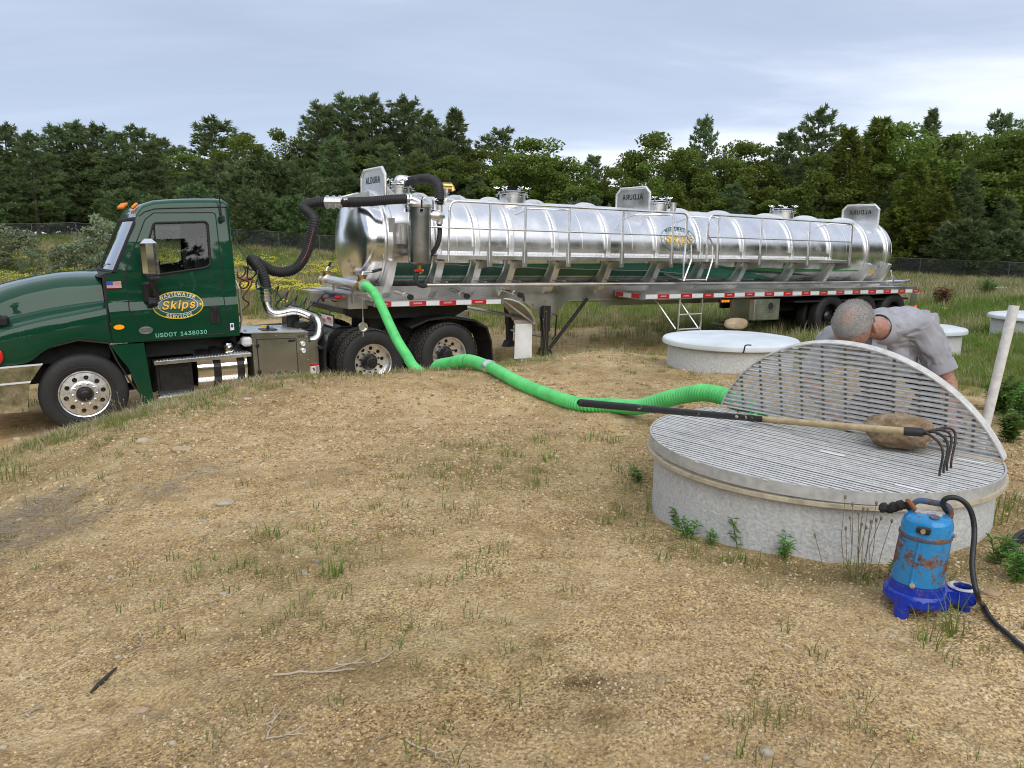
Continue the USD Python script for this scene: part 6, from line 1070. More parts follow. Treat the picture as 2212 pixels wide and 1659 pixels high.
# clothes
def cloth(ch, seed, amp, length=0.016):
    t = flesh([(np.asarray(a, float), ra, np.asarray(b, float), rb) for a, ra, b, rb in ch], length, 5); v = np.array(t.vertices); n = np.array(t.vertex_normals)
    k = meshkit.fbm(v * np.array([7, 7, 11]) + seed, 3) - 0.5; k2 = np.abs(meshkit.fbm(v * np.array([13, 13, 9]) + seed + 9, 3) - 0.5); t.vertices = v + n * (amp * k - amp * 0.8 * np.clip(0.08 - k2, 0, 1) * 6)[:, None]; return t
cuR, cuL = SR + (ER - SR) * 0.66, SL + (EL - SL) * 0.70
NkB = Nk + (Ch - Nk) * 0.28
shirt = cloth([(NkB + [0.03, 0.05, 0.03], 0.085, Ch, 0.15), (Ch + [0, -0.02, -0.10], 0.13, Mid + [0, 0, -0.12], 0.15), (Ch + [-0.12, 0.0, -0.10], 0.10, Ch + [0.02, -0.04, -0.12], 0.11), (NkB, 0.082, Ch, 0.145), (Ch, 0.155, Mid, 0.160), (Mid, 0.160, Pel, 0.165), (NkB, 0.088, SR, 0.092), (NkB, 0.088, SL, 0.088), (Ch, 0.14, SR + [0, 0.02, -0.03], 0.100), (Ch, 0.14, SL + [0, 0.02, -0.02], 0.095), (SR, 0.092, cuR, 0.073), (SR + [0, 0, -0.03], 0.098, cuR, 0.070), (SL, 0.088, cuL, 0.073)], 2.0, 0.035)
sp0 = part('shirt', shirt, shirt_mat, man, smooth=60)
ax2 = (Nk - Ch) / np.linalg.norm(Nk - Ch)
def loopc(c, axis, r, n=40, sq=1.0):
    a = np.cross(axis, [0, 0, 1.0]); a /= np.linalg.norm(a); b = np.cross(axis, a); t = np.linspace(0, 2 * np.pi, n, endpoint=False); return c + r * (np.cos(t)[:, None] * a + sq * np.sin(t)[:, None] * b)
colr = np.stack([loopc(NkB + ax2 * 0.015, ax2, 0.082), loopc(NkB + ax2 * 0.05, ax2, 0.076), loopc(NkB + ax2 * 0.062, ax2, 0.074), loopc(NkB + ax2 * 0.05, ax2, 0.083), loopc(NkB + ax2 * 0.0, ax2, 0.096), loopc(NkB - ax2 * 0.01, ax2, 0.094)])
part('collar', grid_mesh(colr, close_v=True), shirt_mat, man, smooth=50)
cfl = pj(1893, 728, 4.06); part('collar_tip', trimesh.convex.convex_hull(np.array([pj(1890, 690, 4.09), pj(1912, 700, 4.11), pj(1917, 758, 4.10), pj(1880, 765, 4.08), pj(1890, 690, 4.10), pj(1912, 700, 4.12), pj(1917, 758, 4.11), pj(1880, 765, 4.09)])), shirt_mat, man)
for c, a, r in ((cuR, ER - SR, 0.0745), (cuL, EL - SL, 0.0745)):
    a = a / np.linalg.norm(a); part('cuff', grid_mesh(np.stack([loopc(c - a * 0.02, a, r), loopc(c + a * 0.03, a, r + 0.002), loopc(c + a * 0.045, a, r + 0.001), loopc(c + a * 0.04, a, r - 0.006)]), close_v=True), shirt_mat, man, smooth=50)
part('trousers', cloth([(Pel, 0.158, Mid + (Pel - Mid) * 0.6, 0.15), (hipR, 0.125, hipL, 0.125), (hipR, 0.125, KR, 0.080), (KR, 0.078, AR, 0.062), (hipL, 0.125, KL, 0.080), (KL, 0.078, AL, 0.062)], 5.0, 0.03), trouser_mat, man, smooth=60)
for a, k in ((AR, KR), (AL, KL)):
    b = a + (a - k) / np.linalg.norm(a - k) * 0.05; part('boot', flesh([(a, 0.055, b, 0.052), (b, 0.052, b + [0.0, 0.06, -0.02], 0.045), (b + [0, 0.03, 0.06], 0.04, b + [0, 0.05, -0.02], 0.045)], 0.014, 4), boot_mat, man, smooth=50)
# ------------------------------------------------------------------ trees
def leaf_mat(name, lo, hi, trans=0.3, tint=None):
    tint = tint or tuple(min(1, c * 1.6) for c in hi)
    n = {'tc': ('texture_coordinate', {}), 'n': ('noise_texture', {'scale': 0.9, 'detail': 3.0}), 'wn': ('geometry', {}), 'oi': ('object_info', {}), 'nr': ('mix_float', {'fac': 0.45}), 'r': ('rgb_ramp', {'ramp': [(0.22, lo), (0.78, hi)]}),
         'hs': ('hsv', {}), 'hr': ('map_range', {'to_min': 0.485, 'to_max': 0.515}), 'hv': ('map_range', {'to_min': 0.75, 'to_max': 1.2}),
         'd': ('principled_bsdf', {'roughness': 0.6, 'specular_ior_level': 0.25}), 't': ('translucent_bsdf', {}), 'm': ('mix_closure', {'fac': trans})}
    return usdkit.material(stage, L + name, n, [('tc.object', 'n.vector'), ('n.fac', 'nr.a'), ('wn.random_per_island', 'nr.b'), ('nr.result', 'r.fac'), ('r.color', 'hs.color'), ('oi.random', 'hr.value'), ('hr.result', 'hs.hue'), ('oi.random', 'hv.value'), ('hv.result', 'hs.value'), ('hs.color', 'd.base_color'), ('hs.color', 't.color'), ('d.BSDF', 'm.closure1'), ('t.BSDF', 'm.closure2')], surface='m.closure')
pine_leaf = leaf_mat('pine_needles', (0.119, 0.170, 0.065), (0.274, 0.338, 0.142), 0.40)
young_leaf = leaf_mat('young_pine_needles', (0.086, 0.133, 0.048), (0.203, 0.265, 0.105), 0.22)
broad_leaf = leaf_mat('broad_leaves', (0.117, 0.171, 0.030), (0.289, 0.355, 0.065), 0.42)
cedar_leaf = leaf_mat('cedar_sprays', (0.110, 0.142, 0.022), (0.254, 0.295, 0.045), 0.28)
silver_leaf = leaf_mat('silver_leaves', (0.192, 0.240, 0.132), (0.396, 0.444, 0.276), 0.3)
bark = worn('bark', (0.06, 0.048, 0.037), (0.105, 0.088, 0.07), 0.5, 6.0, 0.9, 0.2)
def tri_spray(c, dirs, ln, wd, up_=None, rng=None):
    """one slim triangle per (centre, direction)"""
    side = np.cross(dirs, rng.normal(0, 1, dirs.shape)); side /= np.linalg.norm(side, axis=1, keepdims=True) + 1e-9
    a, b, t = c - side * wd[:, None] / 2, c + side * wd[:, None] / 2, c + dirs * ln[:, None]
    v = np.stack([a, b, t], 1).reshape(-1, 3); return trimesh.Trimesh(v, np.arange(len(v)).reshape(-1, 3), process=False)
def leaf_quads(c, size, rng, flat=0.0):
    n_ = rng.normal(0, 1, c.shape); n_[:, 2] = np.abs(n_[:, 2]) + flat; n_ /= np.linalg.norm(n_, axis=1, keepdims=True); a = np.cross(n_, rng.normal(0, 1, c.shape)); a /= np.linalg.norm(a, axis=1, keepdims=True); b = np.cross(n_, a)
    s = size[:, None]; v = np.stack([c - a * s * 0.5, c + b * s * 0.32, c + a * s * 0.5, c - b * s * 0.32], 1).reshape(-1, 3); k = np.arange(len(c)) * 4
    f = np.vstack([np.stack([k, k + 1, k + 2], 1), np.stack([k, k + 2, k + 3], 1)]); return trimesh.Trimesh(v, f, process=False)
def trunk_mesh(h, r, seed, limbs):
    rng = np.random.default_rng(seed); z = np.linspace(-0.6, h, 9); p = np.c_[np.cumsum(rng.normal(0, 0.05, 9)), np.cumsum(rng.normal(0, 0.05, 9)), z]; p[:, :2] -= p[1, :2]
    return cat(tube(p, np.linspace(r, r * 0.15, 9), 7), *[tube(np.array(l), np.linspace(0.04, 0.008, len(l)) * r / 0.2, 5) for l in limbs])
def pine(seed, h=15.0, spread=3.4, base=0.16, droop=0.0, tuft=0.42, per=9, nb=58, cone=0.8, upturn=0.25, mess=0.25):
    rng = np.random.default_rng(seed); C, D, LN, WD, limbs = [], [], [], [], []
    for k in range(nb):
        t = base + (1 - base) * ((k + rng.random()) / nb) ** 0.9; z = t * h; q = (t - base) / (1 - base)
        L_ = spread * ((1 - q) ** cone * (0.55 + 0.45 * min(1, q * 5)) + 0.10) * rng.uniform(1 - mess, 1 + mess); a = k * 2.4 + rng.normal(0, 0.35)
        rise = (upturn * (0.3 + q) - droop) * L_; m = max(4, int(L_ / 0.30)); s = np.linspace(0.18, 1, m); dx, dy = math.cos(a), math.sin(a)
        line = np.c_[dx * L_ * s, dy * L_ * s, z + rise * s ** 1.4 - droop * L_ * 0.4 * s ** 2]
        limbs.append([(0, 0, z), tuple(line[m // 2]), tuple(line[-1])] if k % 2 == 0 else [(0, 0, z), tuple(line[m // 2]), tuple(line[m // 2] * [1.05, 1.05, 1])])
        for i, p in enumerate(line):
            w = L_ * 0.30 * math.sin(math.pi * min(1, 0.25 + s[i] * 0.72)) + 0.12
            for _ in range(4 if s[i] > 0.35 else 2):
                o = rng.uniform(-1, 1) * w; c = p + np.array([-dy * o, dx * o, rng.normal(0, 0.20) - 0.10 * abs(o)]); outd = np.array([dx - dy * o / (w + .1) * 0.7, dy + dx * o / (w + .1) * 0.7, 0.0])
                dd = outd * 0.8 + rng.normal(0, 0.55, (per, 3)) + np.array([0, 0, 0.75 - 1.8 * droop]); dd /= np.linalg.norm(dd, axis=1, keepdims=True)
                C.append(np.repeat(c[None], per, 0) + rng.normal(0, 0.07, (per, 3))); D.append(dd); LN.append(rng.uniform(0.6, 1.15, per) * tuft); WD.append(rng.uniform(0.10, 0.17, per) * tuft / 0.42)
    topc = np.c_[rng.normal(0, 0.12, 60), rng.normal(0, 0.12, 60), h - rng.uniform(0, 1.2, 60)]; td = rng.normal(0, 0.5, (60, 3)) + [0, 0, 1.0]; C.append(topc); D.append(td / np.linalg.norm(td, axis=1, keepdims=True)); LN.append(np.full(60, tuft)); WD.append(np.full(60, 0.1))
    return tri_spray(np.vstack(C), np.vstack(D), np.hstack(LN), np.hstack(WD), None, rng), trunk_mesh(h * 0.97, 0.017 * h, seed, limbs)
def broad(seed, h=12.0, w=4.2, lobes=36, per=230, leaf=0.34, base=0.22, cedar=False):
    rng = np.random.default_rng(seed); C, limbs = [], []
    for k in range(lobes):
        u = rng.uniform(-0.75, 1); a = k * 2.4 + rng.normal(0, 0.3); rr = math.sqrt(max(0, 1 - u * u)) * rng.uniform(0.55, 1.05); cz = h * (base + (1 - base) * (0.5 + 0.46 * u)); c = np.array([w * rr * math.cos(a), w * rr * math.sin(a), cz]) + rng.normal(0, 0.25, 3)
        rad = rng.uniform(1.0, 1.75) * w / 4.2; p = rng.normal(0, 1, (per, 3)); p /= np.linalg.norm(p, axis=1, keepdims=True); p *= (rng.random((per, 1)) ** 0.45) * rad; p[:, 2] *= 0.62; C.append(c + p); limbs.append([(0, 0, max(h * 0.15, cz - rr * w * 0.8 - 0.5)), tuple(c * [0.6, 0.6, 1] - [0, 0, 0.3]), tuple(c)])
    C = np.vstack(C); return leaf_quads(C, rng.uniform(0.65, 1.2, len(C)) * leaf, rng, 0.4), trunk_mesh(h * 0.7, 0.014 * h, seed, limbs[::2])
KIND = {}
def proto_tree(key, meshes, mat_, hh):
    KIND[key] = dict(m=meshes, mat=mat_, h=hh, first=None, boxed=None)
proto_tree('white_pine', pine(1, 16, 3.6, 0.12, 0.0, 0.46, 9, 62, 0.62, 0.22, 0.30), pine_leaf, 16.3)
proto_tree('white_pine_b', pine(2, 15, 3.9, 0.08, 0.02, 0.46, 9, 60, 0.75, 0.18, 0.35), pine_leaf, 15.3)
proto_tree('ragged_pine', pine(3, 15, 3.0, 0.38, 0.05, 0.50, 9, 34, 0.45, 0.25, 0.45), pine_leaf, 15.3)
proto_tree('spire_pine', pine(4, 15, 3.3, 0.10, 0.08, 0.40, 8, 74, 1.05, 0.10, 0.22), pine_leaf, 15.3)
proto_tree('young_pine', pine(5, 6, 2.3, 0.02, -0.10, 0.42, 8, 54, 0.62, 0.55, 0.30), young_leaf, 6.3)
proto_tree('broadleaf_tree', broad(6, 12, 4.0), broad_leaf, 12.0)
proto_tree('broadleaf_tree_b', broad(7, 12, 3.5, 32, 230, 0.36, 0.12), broad_leaf, 12.0)
proto_tree('cedar', pine(8, 13, 3.4, 0.04, 0.22, 0.44, 10, 70, 0.85, 0.30, 0.28), cedar_leaf, 13.3)
proto_tree('silver_shrub', broad(9, 2.4, 1.25, 22, 110, 0.17, 0.05), silver_leaf, 2.4)
NICE = {'white_pine': 'pine_tree', 'white_pine_b': 'pine_tree', 'ragged_pine': 'pine_tree', 'spire_pine': 'pine_tree', 'young_pine': 'young_pine', 'broadleaf_tree': 'broadleaf_tree', 'broadleaf_tree_b': 'broadleaf_tree', 'cedar': 'cedar_tree', 'silver_shrub': 'silver_shrub'}
_rt = np.random.default_rng(77)
ORD = ['first', 'second', 'third', 'fourth', 'fifth', 'sixth', 'seventh', 'eighth', 'ninth', 'tenth', 'eleventh', 'twelfth']
_seen = {}
def plant_tree(key, px, ytop, Y, label, group=None, width=1.0, hh=None):
    if '%s' in label: _seen[label] = _seen.get(label, -1) + 1; label = label % ORD[_seen[label]]
    k = KIND[key]; r = ray(px, ytop); x = r[0] / r[1] * Y; z0 = float(ground(x, Y)); h = hh or (r[2] / r[1] * Y + EYE - z0); h = max(1.2, h); s = h / k['h']; sw = s ** 0.6 * (k['h'] / k['h']) * width if hh is None else s * width
    m = mat4((x, Y, z0 - 0.05), np.diag([sw, sw, s]) @ rotz(_rt.uniform(0, 6.28))); nm = NICE[key]; cat_ = {'pine_tree': 'pine tree', 'young_pine': 'young pine', 'broadleaf_tree': 'tree', 'cedar_tree': 'cedar tree', 'silver_shrub': 'shrub'}[nm]
    if k['first'] is None:
        t = thing(nm, label, cat_, m, group); part('crown', k['m'][0], k['mat'], t); part('trunk', k['m'][1], bark, t); k['first'] = t; return t
    return copy_of(k['first'], nm, label, cat_, m, group)
GL, GC, GR = 'pines in the treeline left of the cab', 'pines in the treeline above the hose and tank nose', 'leafy trees in the treeline above the tank'
LL, LC_, LR_ = '%s dense dark pine from the left edge in the front treeline', '%s tall dark pine from the left in the clump above the tank nose', '%s leafy green tree from the left in the row above the tank'
LB_, GB = 'dark pine standing deeper in the woodland behind the front trees', 'pines deeper in the woodland'
LD_, GD = 'leafy tree standing deeper in the woodland behind the front trees', 'leafy trees deeper in the woodland'
for key, px, yt, Y, lab, grp, w in sorted([
    ('white_pine_b', -60, 262, 66, 'pine just beyond the left edge of the view', None, 1.15), ('white_pine', 8, 268, 72, LL, GL, 1.1), ('white_pine_b', 62, 285, 68, LL, GL, 1.2), ('white_pine', 118, 270, 72, LL, GL, 1.2), ('white_pine_b', 160, 262, 74, LL, GL, 1.15), ('white_pine', 206, 268, 73, LL, GL, 1.2), ('white_pine_b', 248, 284, 72, LL, GL, 1.2),
    ('ragged_pine', 292, 275, 78, 'pine with a ragged flat top rising just left of the cab roof', None, 1.3), ('white_pine_b', 322, 305, 74, LL, GL, 1.2), ('ragged_pine', 350, 298, 88, 'far small flat topped pine beside the first whip aerial', None, 1.2),
    ('ragged_pine', 458, 258, 98, 'lone wide open crowned pine rising behind between the two aerials', None, 1.9), ('broadleaf_tree', 385, 330, 84, 'yellowish leafy tree low between the far pine and the aerial', None, 1.1), ('broadleaf_tree', 512, 288, 84, 'bright leafy tree right behind the second aerial', None, 0.95), ('broadleaf_tree_b', 592, 277, 82, 'bright leafy tree left of the tall pine clump', None, 0.9), ('broadleaf_tree', 636, 296, 82, 'small leafy tree tucked against the tall pine clump', None, 0.8), ('white_pine_b', 420, 345, 76, LL, GL, 1.2), ('white_pine', 470, 350, 78, LL, GL, 1.2),
    ('white_pine', 694, 222, 80, LC_, GC, 1.25), ('white_pine', 748, 206, 82, 'tallest pine of the clump above the tank nose', None, 1.3), ('white_pine_b', 800, 205, 83, LC_, GC, 1.2), ('white_pine', 872, 213, 84, LC_, GC, 1.45), ('white_pine_b', 926, 244, 80, LC_, GC, 1.2), ('spire_pine', 984, 232, 82, 'pointed spire shaped dark pine right of the tall clump', None, 1.3), ('white_pine', 720, 300, 74, LC_, GC, 1.2), ('white_pine_b', 835, 310, 74, LC_, GC, 1.2), ('white_pine', 905, 330, 76, LC_, GC, 1.1),
    ('broadleaf_tree', 1040, 318, 82, LR_, GR, 0.9), ('ragged_pine', 1082, 276, 92, 'thin pale topped pine behind leafy trees right of the spire pine', None, 1.2), ('broadleaf_tree', 1150, 298, 82, 'round headed dark leafy tree above the first walkway', None, 1.15), ('broadleaf_tree_b', 1108, 330, 80, LR_, GR, 0.9), ('broadleaf_tree', 1215, 345, 82, LR_, GR, 0.95), ('white_pine_b', 1282, 335, 86, 'light pine in the dip of the skyline above the tank middle', None, 1.1), ('broadleaf_tree_b', 1250, 350, 80, LR_, GR, 0.9), ('broadleaf_tree', 1335, 360, 82, LR_, GR, 0.9), ('broadleaf_tree', 1425, 286, 86, 'large bright leafy tree above the middle rollover guard', None, 1.05), ('broadleaf_tree_b', 1385, 350, 80, LR_, GR, 0.9),
    ('white_pine', 1522, 254, 88, 'slim pine between two bright leafy trees above the side logo', None, 0.85), ('broadleaf_tree', 1480, 320, 84, LR_, GR, 0.85), ('broadleaf_tree', 1592, 304, 84, LR_, GR, 0.95), ('broadleaf_tree_b', 1640, 310, 82, LR_, GR, 0.9), ('white_pine_b', 1705, 282, 84, 'broad pine above the rear half of the tank', None, 1.2), ('ragged_pine', 1772, 236, 90, 'tall open pine leaning right above the rear hatch', None, 1.25), ('broadleaf_tree_b', 1760, 330, 78, LR_, GR, 1.0),
    ('cedar', 1838, 275, 80, 'yellow green cedar above the last rollover guard', None, 1.25), ('cedar', 1905, 252, 82, 'tall yellow green cedar right of the last rollover guard', None, 1.3), ('broadleaf_tree', 1965, 262, 82, 'round leafy tree between the cedars and the spire at right', None, 1.05), ('spire_pine', 2015, 232, 86, 'narrow green spire topping the right hand trees', None, 0.9), ('broadleaf_tree', 2062, 285, 82, 'broad leafy tree right of the narrow spire', None, 1.1), ('cedar', 1985, 345, 70, 'front yellow green cedar behind the tank rear', None, 1.2), ('cedar', 2040, 415, 68, 'lowest yellow green cedar at the tank tail', None, 1.2), ('cedar', 1945, 430, 70, 'drooping cedar close behind the tank tail', None, 1.1), ('spire_pine', 2095, 360, 74, 'soft conical pine behind the white pipe', None, 1.2), ('ragged_pine', 2165, 246, 98, 'dark pine poking above the trees near the right edge', None, 1.2), ('broadleaf_tree', 2150, 292, 84, 'leafy tree right of the soft conical pine', None, 1.15), ('broadleaf_tree_b', 2215, 282, 78, 'leafy tree cut by the right edge', None, 1.15), ('broadleaf_tree', 2285, 270, 80, 'leafy tree just beyond the right edge', None, 1.2), ('spire_pine', 2180, 420, 72, 'dark lower pine near the right edge', None, 1.3)], key=lambda t: t[1]):
    plant_tree(key, px, yt, Y, lab, grp, w)
YP, GY = '%s young light green pine from the left in the thicket behind the cab', 'young pines behind the hose'
for px, yt, Y, w in sorted([(270, 410, 66, 1.1), (330, 425, 66, 1.0), (420, 400, 66, 1.1), (520, 372, 68, 1.3), (565, 340, 70, 1.4), (610, 352, 69, 1.4), (660, 385, 68, 1.3), (540, 410, 64, 1.2), (590, 430, 65, 1.2), (635, 425, 65, 1.2), (690, 430, 66, 1.2), (730, 440, 67, 1.1)]): plant_tree('young_pine', px, yt, Y, YP, GY, w)
plant_tree('young_pine', 2085, 478, 64, 'rounded dark bush at the fence behind the white pipe', None, 1.5); plant_tree('young_pine', 2175, 500, 66, 'low dark bush at the fence near the right edge', None, 1.5); plant_tree('young_pine', 1270, 430, 72, 'young pine glimpsed above the tank between hatches', None, 1.2)
for px, yt, Y, lab, w in [(22, 488, 42, 'round silvery shrub at the left edge below the pines', 1.1), (168, 516, 33, 'silvery shrub left of the windscreen', 1.0), (206, 495, 38, 'silvery shrub partly behind the windscreen', 1.1), (222, 468, 44, 'taller silvery shrub behind the windscreen top', 0.8), (62, 535, 36, 'small dark shrub in the grass left of the hood', 0.5)]: plant_tree('silver_shrub', px, yt, Y, lab, None, w * 1.0)
# deeper rows close the wood
for i, px in enumerate(range(-180, 2420, 62)):
    sky_y = np.interp(px, [0, 300, 350, 420, 520, 640, 690, 900, 990, 1050, 1150, 1280, 1340, 1430, 1520, 1640, 1780, 1900, 2212], [295, 300, 330, 345, 320, 300, 245, 245, 275, 335, 325, 360, 372, 330, 320, 325, 295, 275, 300]) + 14 + _rt.uniform(0, 26)
    leafy = 1020 < px < 1680 or px > 1940
    plant_tree(('broadleaf_tree', 'broadleaf_tree_b')[i % 2] if leafy else ('white_pine', 'white_pine_b')[i % 2], px + _rt.uniform(-18, 18), sky_y, 94 + _rt.uniform(-3, 8), LD_ if leafy else LB_, GD if leafy else GB, 1.35)
    plant_tree(('broadleaf_tree_b', 'white_pine_b', 'cedar')[i % 3], px + 30, sky_y + 60, 78 + _rt.uniform(-2, 2), ('leafy tree', 'dark pine', 'cedar')[i % 3] + ' filling the understorey of the treeline', ('leafy trees', 'pines', 'cedars')[i % 3] + ' filling the understorey', 1.2)
# woodland round the rest of the clearing, as the tank and the chrome see it
far = UsdGeom.PointInstancer.Define(stage, '/World/woodland'); tag(far, 'woodland closing the clearing behind the viewer', 'woodland', None, 'stuff'); prs = []
for i, key in enumerate(('white_pine', 'broadleaf_tree', 'white_pine_b')):
    q = usdkit.mesh(stage, '/World/woodland/tree_kind_%d' % i if False else '/World/woodland/' + ('pine_crown', 'leafy_crown', 'dark_pine_crown')[i], KIND[key]['m'][0], KIND[key]['mat']); prs.append(q.GetPath())
far.CreatePrototypesRel().SetTargets(prs); A_ = np.radians(np.r_[np.arange(52, 309, 2.4), np.arange(53, 308, 2.4)]); R_ = np.r_[_rt.uniform(52, 60, 108), _rt.uniform(64, 74, len(A_) - 108)]; FX, FY = R_ * np.sin(A_), R_ * np.cos(A_)
far.CreatePositionsAttr(Vt.Vec3fArray.FromNumpy(np.c_[FX, FY, ground(FX, FY)].astype(np.float32))); far.CreateProtoIndicesAttr(Vt.IntArray.FromNumpy((np.arange(len(A_)) % 3).astype(np.int32))); far.CreateScalesAttr(Vt.Vec3fArray.FromNumpy(np.repeat(_rt.uniform(0.8, 1.2, len(A_))[:, None], 3, 1).astype(np.float32) * np.array([1.2, 1.2, 0.9], np.float32)))
# chain link fence along the foot of the wood
fence = thing('chain_link_fence', 'dark chain link fence with thin posts along the foot of the wood', 'fence')
wire = usdkit.material(stage, L + 'chain_link', {'t': ('transparent_bsdf', {'color': (1, 1, 1)}), 'd': ('principled_bsdf', {'base_color': (0.03, 0.03, 0.03), 'roughness': 0.6}), 'm': ('mix_closure', {'fac': 0.20})}, [('t.BSDF', 'm.closure1'), ('d.BSDF', 'm.closure2')], surface='m.closure')
steel = plain('fence_steel', (0.10, 0.105, 0.10), 0.5, 0.5); fpts = []
for px, Y in [(-120, 60), (40, 61), (165, 62), (330, 62), (480, 62), (600, 63), (760, 64), (900, 66), (1200, 68), (1500, 68), (1800, 67), (1960, 64), (2090, 62), (2230, 61), (2380, 60)]:
    r = ray(px, 560); x = r[0] / r[1] * Y; fpts.append((x, Y, float(ground(x, Y))))
fpts = even_path(np.array(fpts), 3.05); fpts[:, 2] = ground(fpts[:, 0], fpts[:, 1])
for p in fpts: part('post', tube([p - [0, 0, 0.1], p + [0, 0, 1.5]], 0.032, 6), steel, fence)
part('top_rail', tube(fpts + [0, 0, 1.48], 0.022, 5), steel, fence); part('mesh_panel', grid_mesh(np.stack([fpts + [0, 0, 0.03], fpts + [0, 0, 1.46]])), wire, fence)
# ------------------------------------------------------------------ ground cover
def instancer(name, protos, P, idx, scales, yaw, tilt_=None, label=None, cat_=None):
    pi = UsdGeom.PointInstancer.Define(stage, '/World/' + name); tag(pi, label, cat_, None, 'stuff'); rel = []
    for nm, mesh, mat_ in protos: rel.append(usdkit.mesh(stage, '/World/%s/%s' % (name, nm), mesh, mat_).GetPath())
    pi.CreatePrototypesRel().SetTargets(rel); pi.CreatePositionsAttr(Vt.Vec3fArray.FromNumpy(P.astype(np.float32))); pi.CreateProtoIndicesAttr(Vt.IntArray.FromNumpy(idx.astype(np.int32))); pi.CreateScalesAttr(Vt.Vec3fArray.FromNumpy((scales if scales.ndim == 2 else np.repeat(scales[:, None], 3, 1)).astype(np.float32)))
    h = np.zeros((len(P), 4)); cy, sy = np.cos(yaw / 2), np.sin(yaw / 2)
    if tilt_ is None: q = np.c_[0 * cy, 0 * cy, sy, cy]
    else: ct, st = np.cos(tilt_ / 2), np.sin(tilt_ / 2); q = np.c_[cy * st, sy * st, sy * ct, cy * ct]
    pi.CreateOrientationsAttr(Vt.QuathArray.FromNumpy(q.astype(np.float16)))
    return pi
def blades(seed, n, h, spread, w, lean_=0.5, seg=3):
    rng = np.random.default_rng(seed); out = []
    V, F = [], []
    for k in range(n):
        a, r = rng.uniform(0, 6.28), spread * math.sqrt(rng.random()); b = np.array([r * math.cos(a), r * math.sin(a), -0.01]); a2 = a + rng.normal(0, 0.8); hh = h * rng.uniform(0.5, 1.1); l = lean_ * hh * rng.uniform(0.2, 1.2); s = np.array([-math.sin(a2), math.cos(a2), 0]); d = np.array([math.cos(a2), math.sin(a2), 0]); o = len(V) and sum(len(v) for v in V)
        t = np.linspace(0, 1, seg + 1); c = b + d * (l * t ** 2)[:, None] + np.array([0, 0, 1]) * (hh * (t - 0.18 * t ** 3))[:, None]; ww = w * (1 - t) ** 0.7 * 0.5
        v = np.vstack([c - s * ww[:, None], c + s * ww[:, None]]); m = seg + 1; f = [(i, i + 1, m + i + 1) for i in range(seg)] + [(i, m + i + 1, m + i) for i in range(seg)]; V.append(v); F.append(np.array(f) + (o or 0))
    return trimesh.Trimesh(np.vstack(V), np.vstack(F), process=False)
def grass_mat(name, ramp):
    n = {'oi': ('object_info', {}), 'g': ('geometry', {}), 'k': ('mix_float', {'fac': 0.35}), 'r': ('rgb_ramp', {'ramp': ramp}), 'd': ('principled_bsdf', {'roughness': 0.65, 'specular_ior_level': 0.25}), 't': ('translucent_bsdf', {}), 'm': ('mix_closure', {'fac': 0.3}), 'n': ('noise_texture', {'scale': 0.16, 'detail': 3.0}), 'k2': ('mix_float', {'fac': 0.5}), 'st': ('map_range', {'from_min': 0.32, 'from_max': 0.68})}
    return usdkit.material(stage, L + name, n, [('oi.random', 'k.a'), ('g.random_per_island', 'k.b'), ('g.position', 'n.vector'), ('n.fac', 'st.value'), ('k.result', 'k2.a'), ('st.result', 'k2.b'), ('k2.result', 'r.fac'), ('r.color', 'd.base_color'), ('r.color', 't.color'), ('d.BSDF', 'm.closure1'), ('t.BSDF', 'm.closure2')], surface='m.closure')
field_mat = grass_mat('field_grass_look', [(0.15, (0.105, 0.145, 0.030)), (0.42, (0.165, 0.200, 0.050)), (0.62, (0.26, 0.245, 0.09)), (0.85, (0.36, 0.295, 0.15))])
lush_mat = grass_mat('lush_grass_look', [(0.1, (0.095, 0.170, 0.024)), (0.5, (0.165, 0.245, 0.046)), (0.9, (0.25, 0.27, 0.08))])
straw_mat = grass_mat('straw_look', [(0.1, (0.32, 0.24, 0.14)), (0.5, (0.46, 0.37, 0.24)), (0.9, (0.60, 0.53, 0.40))])
flower_mat = plain('yellow_petals', (0.72, 0.64, 0.03), 0.6)
def in_things(x, y):
    d = np.hypot(x - RISER_C[0], y - RISER_C[1]) < RISER_R + 0.02
    for c, r in ((LA, 0.6), (LB, 0.5), (LC, 0.75)): d |= np.hypot(x - c[0], y - c[1]) < r
    return d
rg = np.random.default_rng(21)
def scatter(n, r0, r1, power, az=46):
    a = np.radians(rg.uniform(-az, az, n)); r = r0 * (r1 / r0) ** (rg.random(n) ** power); x, y = r * np.sin(a), r * np.cos(a); return x, y, r
x, y, r = scatter(95000, 6.0, 85, 0.75); g = greenness(x, y); rel = np.stack([x - T_O[0], y - T_O[1]], -1) @ T_ROT[:2, :2].T
track = (rel[:, 1] > -1.5) & (rel[:, 1] < 4.0) & (rel[:, 0] < 12)
keep = (rg.random(len(x)) < (0.04 + 0.96 * g) * np.where(track, 0.25, 1.0)) & ~in_things(x, y); x, y, r, g = x[keep], y[keep], r[keep], g[keep]
tufts = [('low_tuft', blades(1, 16, 0.22, 0.16, 0.014, 0.6, 2), field_mat), ('tall_tuft', blades(2, 14, 0.42, 0.14, 0.013, 0.45, 3), field_mat), ('lush_tuft', blades(3, 18, 0.28, 0.18, 0.018, 0.6, 2), lush_mat), ('dry_tuft', blades(4, 12, 0.40, 0.12, 0.010, 0.5, 3), straw_mat)]
pt = meshkit.fbm(np.stack([x * 0.06, y * 0.06, 0 * x], -1), 3, 31)
idx = np.where(rg.random(len(x)) < np.clip((pt - 0.45) * 5, 0.05, 0.85), 2, rg.choice([0, 1, 0, 3], len(x)))
sc_ = np.clip(0.45 + r / 26, 0.5, 2.6) * rg.uniform(0.65, 1.25, len(x)) * (0.55 + 0.45 * g)
